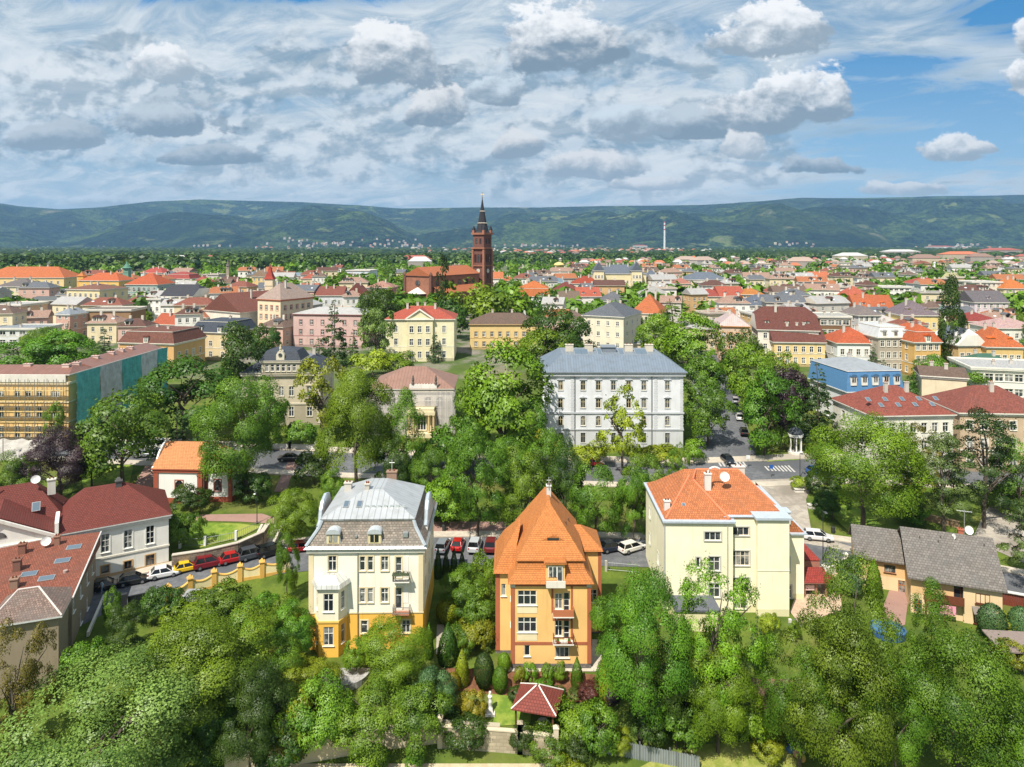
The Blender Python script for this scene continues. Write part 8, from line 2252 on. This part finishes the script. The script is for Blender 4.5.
t('dark clipped hedge under the golden shrub', 'bush', 'dark', 468, 712, 744, 46, cat='shrub', name='shrub')
t('lime green ball shrub right of the villa', 'egg', 'lime', 448, 598, 622, 24, cat='shrub', name='shrub')
t('yellow green shrub behind the egg shaped bush', 'bush', 'lime', 474, 614, 650, 38, cat='shrub', name='shrub')
t('dark egg shaped clipped bush left of the orange house', 'egg', 'fir', 484, 652, 688, 20, cat='shrub', name='topiary')
t('green clipped bush at the left corner of the orange house', 'egg', 'green', 500, 666, 692, 16, cat='shrub', name='topiary')
t('smaller light clipped bush above it at the orange wall', 'egg', 'bright', 504, 652, 672, 13, cat='shrub', name='topiary')
for k, (px, w_) in enumerate(((519, 9), (530, 11), (547, 10), (560, 11))):
    t(('first small round shrub under the orange wall from the left', 'round lime shrub under the small window of the orange wall', 'wispy shrub under the middle of the orange wall', 'pale shrub under the right windows of the orange wall')[k], 'bush', ('lime', 'bright', 'olive', 'bright')[k], px, 672 - w_, 684, w_ + 3, cat='shrub', name='shrub')
t('clipped green column shrub before the orange wall', 'spike', 'green', 577, 656, 686, 13, cat='shrub', name='topiary')
t('dark green cushion shrub left of the gazebo', 'bush', 'dark', 516, 686, 700, 16, cat='shrub', name='shrub')
t('wide green cushion shrub behind the gazebo', 'bush', 'green', 542, 680, 697, 26, cat='shrub', name='shrub')
t('round dark cushion shrub right of the gazebo', 'bush', 'dark', 560, 686, 699, 14, cat='shrub', name='shrub')
t('silver leaved shrub on the soil bed', 'bush', 'silver', 575, 688, 698, 14, cat='shrub', name='shrub')
t('dark red shrub at the foot of the big tree', 'bush', 'purple', 612, 684, 706, 18, cat='shrub', name='shrub')
t('brownish red shrub on the soil bed', 'bush', 'red', 592, 680, 704, 26, cat='shrub', name='shrub')
t('bright yellow green conifer by the dark red shrub', 'spike', 'gold', 608, 642, 700, 22, cat='shrub', name='conifer')
t('lime green bush right of the gazebo', 'bush', 'bright', 574, 698, 740, 46, cat='shrub', name='shrub')
t('green bush between the gazebo and the corrugated fence', 'bush', 'green', 600, 702, 752, 44, cat='shrub', name='shrub')
t('light green sapling before the corrugated fence', 'round', 'lime', 620, 726, 758, 28)
t('clipped hedge before the gazebo, left piece', 'bush', 'dark', 523, 724, 752, 26, cat='hedge', name='hedge_bush')
t('clipped hedge before the gazebo, long piece', 'bush', 'green', 552, 726, 758, 42, cat='hedge', name='hedge_bush')
t('hedge piece over the block wall', 'bush', 'dark', 580, 730, 762, 34, cat='hedge', name='hedge_bush')
t('ivy clump hanging on the weathered garden wall', 'bush', 'green', 380, 744, 768, 24, cat='shrub', name='ivy')
t('second ivy clump on the weathered wall near the block wall', 'bush', 'green', 414, 742, 770, 20, cat='shrub', name='ivy')
t('low shrub on the lane at the bottom centre', 'bush', 'lime', 572, 754, 782, 30, cat='shrub', name='shrub')
for k, px in enumerate((494, 500, 508)):
    t(('left', 'middle', 'right')[k] + ' of three little cone shrubs above the block wall', 'spike', 'dark', px, 727, 741, 6, cat='shrub', name='conifer')
t('dense dark green tree right of the orange house', 'round', 'green', 640, 572, 742, 92, var=1)
t('leafy part tree behind the dense dark one', 'round', 'green', 614, 590, 690, 46)
t('tall airy bright tree before the pale yellow house', 'sparse', 'bright', 716, 556, 735, 98, var=2)
t('bright bushy tree under the airy tall one', 'round', 'bright', 718, 640, 752, 74, var=2)
t('dark tree between the two bright trees', 'round', 'dark', 676, 640, 748, 52)
t('slim dark spruce before the yellow bay wall', 'cone', 'blue', 757, 604, 668, 22)
t('small green tree right of the slim spruce', 'bush', 'lime', 770, 612, 636, 18, cat='shrub', name='shrub')
t('tall yellow green tree at the lower right', 'round', 'olive', 850, 558, 740, 84, var=3)
t('wide yellow green tree below the tall one at the lower right', 'round', 'olive', 834, 618, 800, 112, var=1)
t('green tree left of the tall yellow green one', 'round', 'green', 800, 632, 770, 74)
t('large dark green tree at the lower right corner', 'round', 'green', 958, 622, 800, 118, var=0)
t('green crown between the two big lower right trees', 'round', 'green', 894, 660, 800, 70)
t('bushy tree at the lower right corner edge', 'round', 'green', 1012, 690, 800, 80)
t('round blue green bush right of the grey roofed house', 'egg', 'blue', 992, 603, 640, 26, cat='shrub', name='topiary')
t('second round blue green bush at the right edge', 'egg', 'blue', 1021, 606, 644, 24, cat='shrub', name='topiary')
t('lime shrub between the two round blue green bushes', 'bush', 'lime', 1006, 612, 640, 20, cat='shrub', name='shrub')
t('cone shaped dark tree before the brown balcony', 'column', 'green', 932, 582, 690, 46, wd=.9)
t('blue green bush at the left wing of the grey roofed house', 'bush', 'blue', 852, 556, 596, 26, cat='shrub', name='shrub')
t('green column shrub beside the orange door', 'spike', 'bright', 874, 558, 596, 16, cat='shrub', name='conifer')
t('small shrub in the yard under the red porch', 'bush', 'bright', 794, 620, 640, 14, cat='shrub', name='shrub')
t('bush on the grass at the bottom right', 'bush', 'lime', 770, 730, 760, 30, cat='shrub', name='shrub')
t('low bush at the right edge under the plank fence', 'bush', 'lime', 1012, 640, 668, 30, cat='shrub', name='shrub')
t('leafy shrub on the slope left of the slim street tree', 'bush', 'green', 262, 592, 622, 34, cat='shrub', name='shrub')
t('bright shrub under the slim street tree', 'bush', 'bright', 288, 596, 626, 30, cat='shrub', name='shrub')
t('olive shrub between wavy wall and soil bed', 'bush', 'olive', 244, 618, 652, 40, cat='shrub', name='shrub')
t('lime shrub at the foot of the villa bay', 'bush', 'lime', 298, 656, 684, 30, cat='shrub', name='shrub')
t('dark shrub behind the big bright left tree', 'bush', 'dark', 160, 586, 626, 40, cat='shrub', name='shrub')
t('light green bush under the bright spreading tree', 'bush', 'bright', 356, 640, 672, 26, cat='shrub', name='shrub')
t('green bush between villa and orange house', 'bush', 'green', 462, 622, 654, 26, cat='shrub', name='shrub')
t('bushy shrub right of the fence by the orange yard', 'bush', 'green', 636, 580, 606, 30, cat='shrub', name='shrub')
t('dark shrub under the dense dark tree', 'bush', 'dark', 648, 700, 745, 44, cat='shrub', name='shrub')
t('green undergrowth between the two bright trees', 'bush', 'green', 684, 690, 748, 50, cat='shrub', name='shrub')
t('green undergrowth at the foot of the bright bushy tree', 'bush', 'bright', 742, 690, 742, 46, cat='shrub', name='shrub')
# by the street and the villa
t('rounded bright tree on the corner left of the silver roof', 'round', 'bright', 292, 488, 548, 50, var=1)
t('slim street tree on the pavement by the wavy wall', 'round', 'green', 287, 530, 602, 24)
for k, px in enumerate((438, 446, 454, 462)):
    t(('leftmost', 'second', 'third', 'rightmost')[k] + ' of the small dark cypresses right of the villa', 'spike', 'fir', px, 546 + k % 2 * 3, 578, 8, cat='conifer', name='conifer')
t('green bushy tree before the parked bays', 'round', 'green', 468, 568, 620, 52)
t('bright conifer shrub left of the orange house', 'bush', 'bright', 488, 548, 600, 30, cat='shrub', name='shrub')
t('dark conifer bush left of the orange wall', 'bush', 'green', 480, 590, 636, 36, cat='shrub', name='shrub')
t('shrub at the garden fence right of the orange house', 'bush', 'green', 612, 594, 622, 30, cat='shrub', name='shrub')
# park strip between street and park road
t('tall park tree with round crown behind the parked bays', 'round', 'green', 478, 434, 538, 56, var=2)
t('large poplar like tree in the middle of the park', 'round', 'bright', 356, 356, 496, 80, var=2)
t('lighter slender tree right of the poplar', 'column', 'olive', 406, 392, 494, 42)
t('tall tree between chapel and poplar', 'round', 'green', 246, 376, 500, 92, var=3)
t('spreading tree above the small car park', 'round', 'green', 122, 386, 488, 84, var=0)
t('dark purple copper beech left of the spreading tree', 'round', 'purple', 60, 426, 498, 76, var=1)
t('dark tree right behind the copper beech', 'round', 'dark', 92, 418, 486, 40)
t('green tree at the left edge above the wine red roof', 'round', 'green', 12, 452, 512, 52)
t('dark conifer left of the chapel', 'cone', 'fir', 178, 396, 470, 34)
t('second dark conifer right behind the chapel', 'cone', 'fir', 200, 408, 466, 30)
t('broad dark tree behind the chapel roof', 'round', 'dark', 184, 352, 446, 92, var=2)
t('dark tree right of the broad dark one', 'round', 'dark', 246, 326, 420, 58)
t('round dark shrub before the chapel', 'bush', 'dark', 190, 484, 512, 40, cat='shrub', name='shrub')
t('bushy dark shrub at the end of the wine red roof', 'bush', 'green', 184, 506, 546, 32, cat='shrub', name='shrub')
t('low shrub at the right corner of the chapel', 'bush', 'dark', 252, 470, 504, 36, cat='shrub', name='shrub')
t('rounded dark shrub by the path right of the chapel', 'bush', 'dark', 314, 450, 484, 36, cat='shrub', name='shrub')
t('rust green young tree left of the silver roof', 'round', 'olive', 334, 470, 520, 28)
t('tree with loose light crown beside the stone villa', 'sparse', 'lime', 322, 352, 440, 54)
t('green tree hiding the foot of the stone villa', 'round', 'green', 268, 388, 450, 40)
t('low green tree before the veiled villa', 'bush', 'green', 446, 430, 476, 54)
t('small tree before the porch of the veiled villa', 'round', 'green', 462, 414, 480, 44)
t('large bright tree right of the veiled villa', 'round', 'bright', 504, 348, 468, 98, var=1)
t('tall tree behind the large bright one', 'round', 'green', 478, 372, 452, 52)
t('dark tree at the left corner of the white school', 'round', 'green', 528, 400, 462, 40)
t('round dark tree behind the roof of the white school', 'round', 'dark', 560, 304, 372, 66, var=0)
t('airy tree before the front of the white school', 'sparse', 'lime', 622, 384, 470, 52, var=2)
t('lime bush at the left of the school front', 'bush', 'lime', 544, 432, 466, 34, cat='shrub', name='shrub')
t('lime hedge under the right windows of the white school', 'bush', 'lime', 660, 444, 462, 40, cat='shrub', name='shrub')
t('lime hedge under the left windows of the white school', 'bush', 'lime', 588, 442, 464, 32, cat='shrub', name='shrub')
t('green shrub at the road corner right of the white school', 'bush', 'bright', 694, 438, 464, 22, cat='shrub', name='shrub')
t('tall olive tree behind the tip of the orange roof', 'round', 'olive', 524, 446, 536, 54, var=3)
t('dark tree right behind the orange roof', 'round', 'dark', 566, 440, 530, 44)
t('green tree right of the orange roof', 'round', 'green', 596, 462, 546, 52, var=1)
t('olive tree left of the pale yellow house', 'round', 'olive', 646, 452, 532, 46)
t('slim tree at the left wall of the yellow house', 'round', 'green', 634, 470, 548, 34)
t('bare topped thin tree by the road corner', 'sparse', 'olive', 676, 440, 500, 26)
t('tree with dark crown behind the middle of the park strip', 'round', 'green', 544, 430, 500, 46)
t('green tree under the right end of the veiled villa', 'round', 'green', 506, 436, 500, 50)
t('low bright bushes right of the silver roof', 'bush', 'bright', 448, 478, 524, 48, cat='shrub', name='shrub')
t('bright green bush behind the parked bays', 'bush', 'bright', 430, 486, 522, 34, cat='shrub', name='shrub')
t('dark tree behind the silver roof', 'round', 'dark', 396, 440, 506, 40)
t('green tree behind the chimney of the silver roof', 'round', 'green', 432, 446, 506, 42)
t('small tree on the lawn before the stone villa', 'bush', 'green', 300, 422, 448, 30)
t('trees beside the left road, green one by the sheeting', 'round', 'olive', 54, 404, 450, 18)
# right of the tree lined street
t('tree at the left kerb of the tree lined street, nearest', 'round', 'green', 708, 384, 446, 46, var=0)
t('tree at the left kerb of the tree lined street, middle', 'round', 'green', 702, 352, 412, 44, var=2)
t('tree at the left kerb of the tree lined street, far', 'round', 'bright', 692, 316, 378, 66, var=1)
t('conical bright tree in front of the orange hipped roof', 'round', 'bright', 657, 316, 372, 42, var=3)
t('olive conifer behind the conical bright tree', 'cone', 'olive', 672, 292, 360, 52)
t('tree at the right kerb of the tree lined street, nearest', 'round', 'green', 764, 372, 456, 52, var=1)
t('tree at the right kerb of the tree lined street, middle', 'round', 'bright', 748, 346, 420, 46, var=3)
t('tree at the right kerb of the tree lined street, far', 'round', 'green', 738, 328, 396, 40, var=0)
t('dark purple tree right of the tree lined street', 'round', 'purple', 784, 362, 436, 46, var=2)
t('tall dark spruce beside the blue mansard roof', 'cone', 'fir', 818, 354, 446, 48)
t('dark tree behind the white rotunda', 'round', 'dark', 796, 380, 436, 54, var=3)
t('bright tree behind the purple one', 'round', 'bright', 776, 352, 410, 46)
t('low green tree left of the rotunda', 'bush', 'green', 772, 424, 450, 24)
t('big bright oak in the right park', 'round', 'bright', 864, 408, 538, 110, var=0)
t('slim pale tree behind the big oak', 'sparse', 'rust', 916, 424, 500, 52)
t('broad pine right of the big oak', 'pine', 'pine', 944, 432, 540, 66)
t('tall dark pine at the right', 'pine', 'fir', 984, 410, 528, 78)
t('round shrub by the plaza with yellow leaves', 'bush', 'lime', 800, 474, 490, 18, cat='shrub', name='shrub')
t('dark shrub right of the yellow plaza shrub', 'bush', 'dark', 824, 468, 496, 32, cat='shrub', name='shrub')
t('dark round shrub on the curved lawn', 'bush', 'dark', 832, 490, 520, 34, cat='shrub', name='shrub')
t('green tree at the right edge above the car park', 'round', 'green', 1018, 440, 520, 54)
t('hedge behind the car park at the right edge', 'bush', 'olive', 1012, 486, 512, 46, cat='shrub', name='shrub')
t('pine branch tree at the right edge beside the car park', 'pine', 'pine', 1034, 500, 590, 60)
t('low shrub before the pines', 'bush', 'green', 915, 500, 524, 34, cat='shrub', name='shrub')
t('green tree between the blue mansard and the roof windows', 'round', 'dark', 914, 376, 420, 40)
t('tall poplar above the right roofs', 'column', 'dark', 952, 280, 372, 26)
t('green tree right of the tall poplar', 'round', 'green', 936, 352, 400, 44)
t('bushy tree before the white flat block', 'round', 'green', 968, 372, 412, 44)
t('dark spruce before the orange hipped roof', 'cone', 'fir', 877, 336, 372, 22)
t('spruce in front of the pink town house', 'cone', 'fir', 334, 292, 366, 34)
t('smaller spruce right of it at the pink house', 'cone', 'fir', 353, 326, 366, 20)
t('grey green birch left of the yellow palace', 'sparse', 'silver', 376, 296, 368, 36)
t('dark round tree behind the birch', 'round', 'dark', 380, 284, 348, 40)
t('tall dark poplar beside the brick church', 'column', 'fir', 443, 256, 330, 15)
t('bright green trees between church and tower', 'round', 'bright', 462, 282, 326, 46)
t('dark green tree before the brick church', 'round', 'dark', 452, 296, 340, 34)
t('blue green fir before the yellow palace', 'cone', 'blue', 435, 328, 362, 18)
t('bright bushes before the yellow palace', 'bush', 'bright', 398, 352, 374, 34, cat='shrub', name='shrub')
t('yellow green shrubs left of the palace foot', 'bush', 'lime', 372, 352, 378, 40, cat='shrub', name='shrub')
t('bright tree left of the orange mansard', 'round', 'bright', 490, 288, 334, 46)
t('bright tree next to it before the orange mansard', 'round', 'bright', 508, 282, 330, 40)
t('dark tree at the right end of the orange mansard', 'round', 'dark', 551, 292, 322, 26)
t('bright tree behind the yellow brown roofed house', 'round', 'bright', 544, 326, 380, 54)
t('dark tree above the scaffolded building', 'round', 'green', 62, 332, 384, 60)
t('green tree left of the dark one above the scaffolding', 'round', 'green', 20, 338, 386, 62)
t('dark conifer by the pink and blue house', 'cone', 'fir', 68, 318, 350, 14)
t('round green tree by the dark slate hall', 'round', 'green', 206, 284, 310, 22)
t('dark round tree next to it by the slate hall', 'round', 'dark', 222, 280, 306, 22)
t('dark tree at the right end of the blue grey mansard house', 'round', 'dark', 266, 326, 372, 30)
t('dark small tree by the corner house', 'round', 'dark', 273, 328, 352, 18)

# trees of the town, one object each; they differ only in size and place
rr = random.Random(77); n = 0; tries = 0
NEARHOUSE = HOUSES
while n < 290 and tries < 20000:
    tries += 1
    y = 1 / rr.uniform(1 / 700, 1 / 215); x = rr.uniform(-.80, .80) * y; z = g(y); px, py, _ = px_of(x, y, z)
    if not -20 < px < 1044: continue
    if 400 < px < 500 and y < 330 or px < 340 and rr.random() < .65: continue
    if any((x - a) ** 2 + (y - b) ** 2 < (c * .95 + 3) ** 2 for a, b, c in HOUSES): continue
    if any((x - a) ** 2 + (y - b) ** 2 < (c + 3) ** 2 for a, b, c in TREES): continue
    # a tree must not stand right before a hand-made house that is close behind it
    if any(abs(x / y - a / b) < (c + 2) / b and 0 < b - y < 26 for a, b, c in HOUSES) and rr.random() < .8: continue
    w = rr.uniform(6, 11); h = rr.uniform(6, 12) if y < 330 else rr.uniform(7, 13)
    col = rr.choice(('green', 'green', 'bright', 'dark', 'dark', 'olive', 'bright')); kind = rr.choice(('round', 'round', 'round', 'round', 'cone'))
    if kind == 'cone': w *= .6; col = 'fir'
    lod = 1 if y < 300 else 2
    cw = dict(green='mid green', bright='bright green', dark='dark green', olive='olive green', fir='dark')[col]
    add_tree('tree', f'{cw} {"conifer" if kind == "cone" else "rounded tree"} between the houses {place_name(px)}', 'tree', kind, col, x, y, z - .1, w, h, rr.randrange(3), lod, 'trees between the town houses')
    TREES.append((x, y, w / 2)); n += 1
# the countless smaller crowns farther back
rg = np.random.default_rng(5)
def town_trees(x, y):
    px = 512 + x / y * FPX
    lim = np.interp(px, [-100, 0, 240, 300, 470, 600, 720, 1100], [760, 760, 800, 900, 1050, 1250, 1500, 1900])
    k = (y < lim) & (rg.random(len(y)) < np.interp(px, [0, 500, 760, 1024], [.25, .7, .8, .7]))
    hx = np.array([(a, b, c) for a, b, c in HOUSES])
    for i in np.nonzero(k)[0]:
        if ((hx[:, 0] - x[i]) ** 2 + (hx[:, 1] - y[i]) ** 2 < (hx[:, 2] + 3) ** 2).any(): k[i] = False
    return k
p_ = scatter(6500, 300, 1900, keep=town_trees); p_[:, 2] -= .5
grove('town_greenery', p_, 7.5, 42, .20, LEAF['green'], 8)
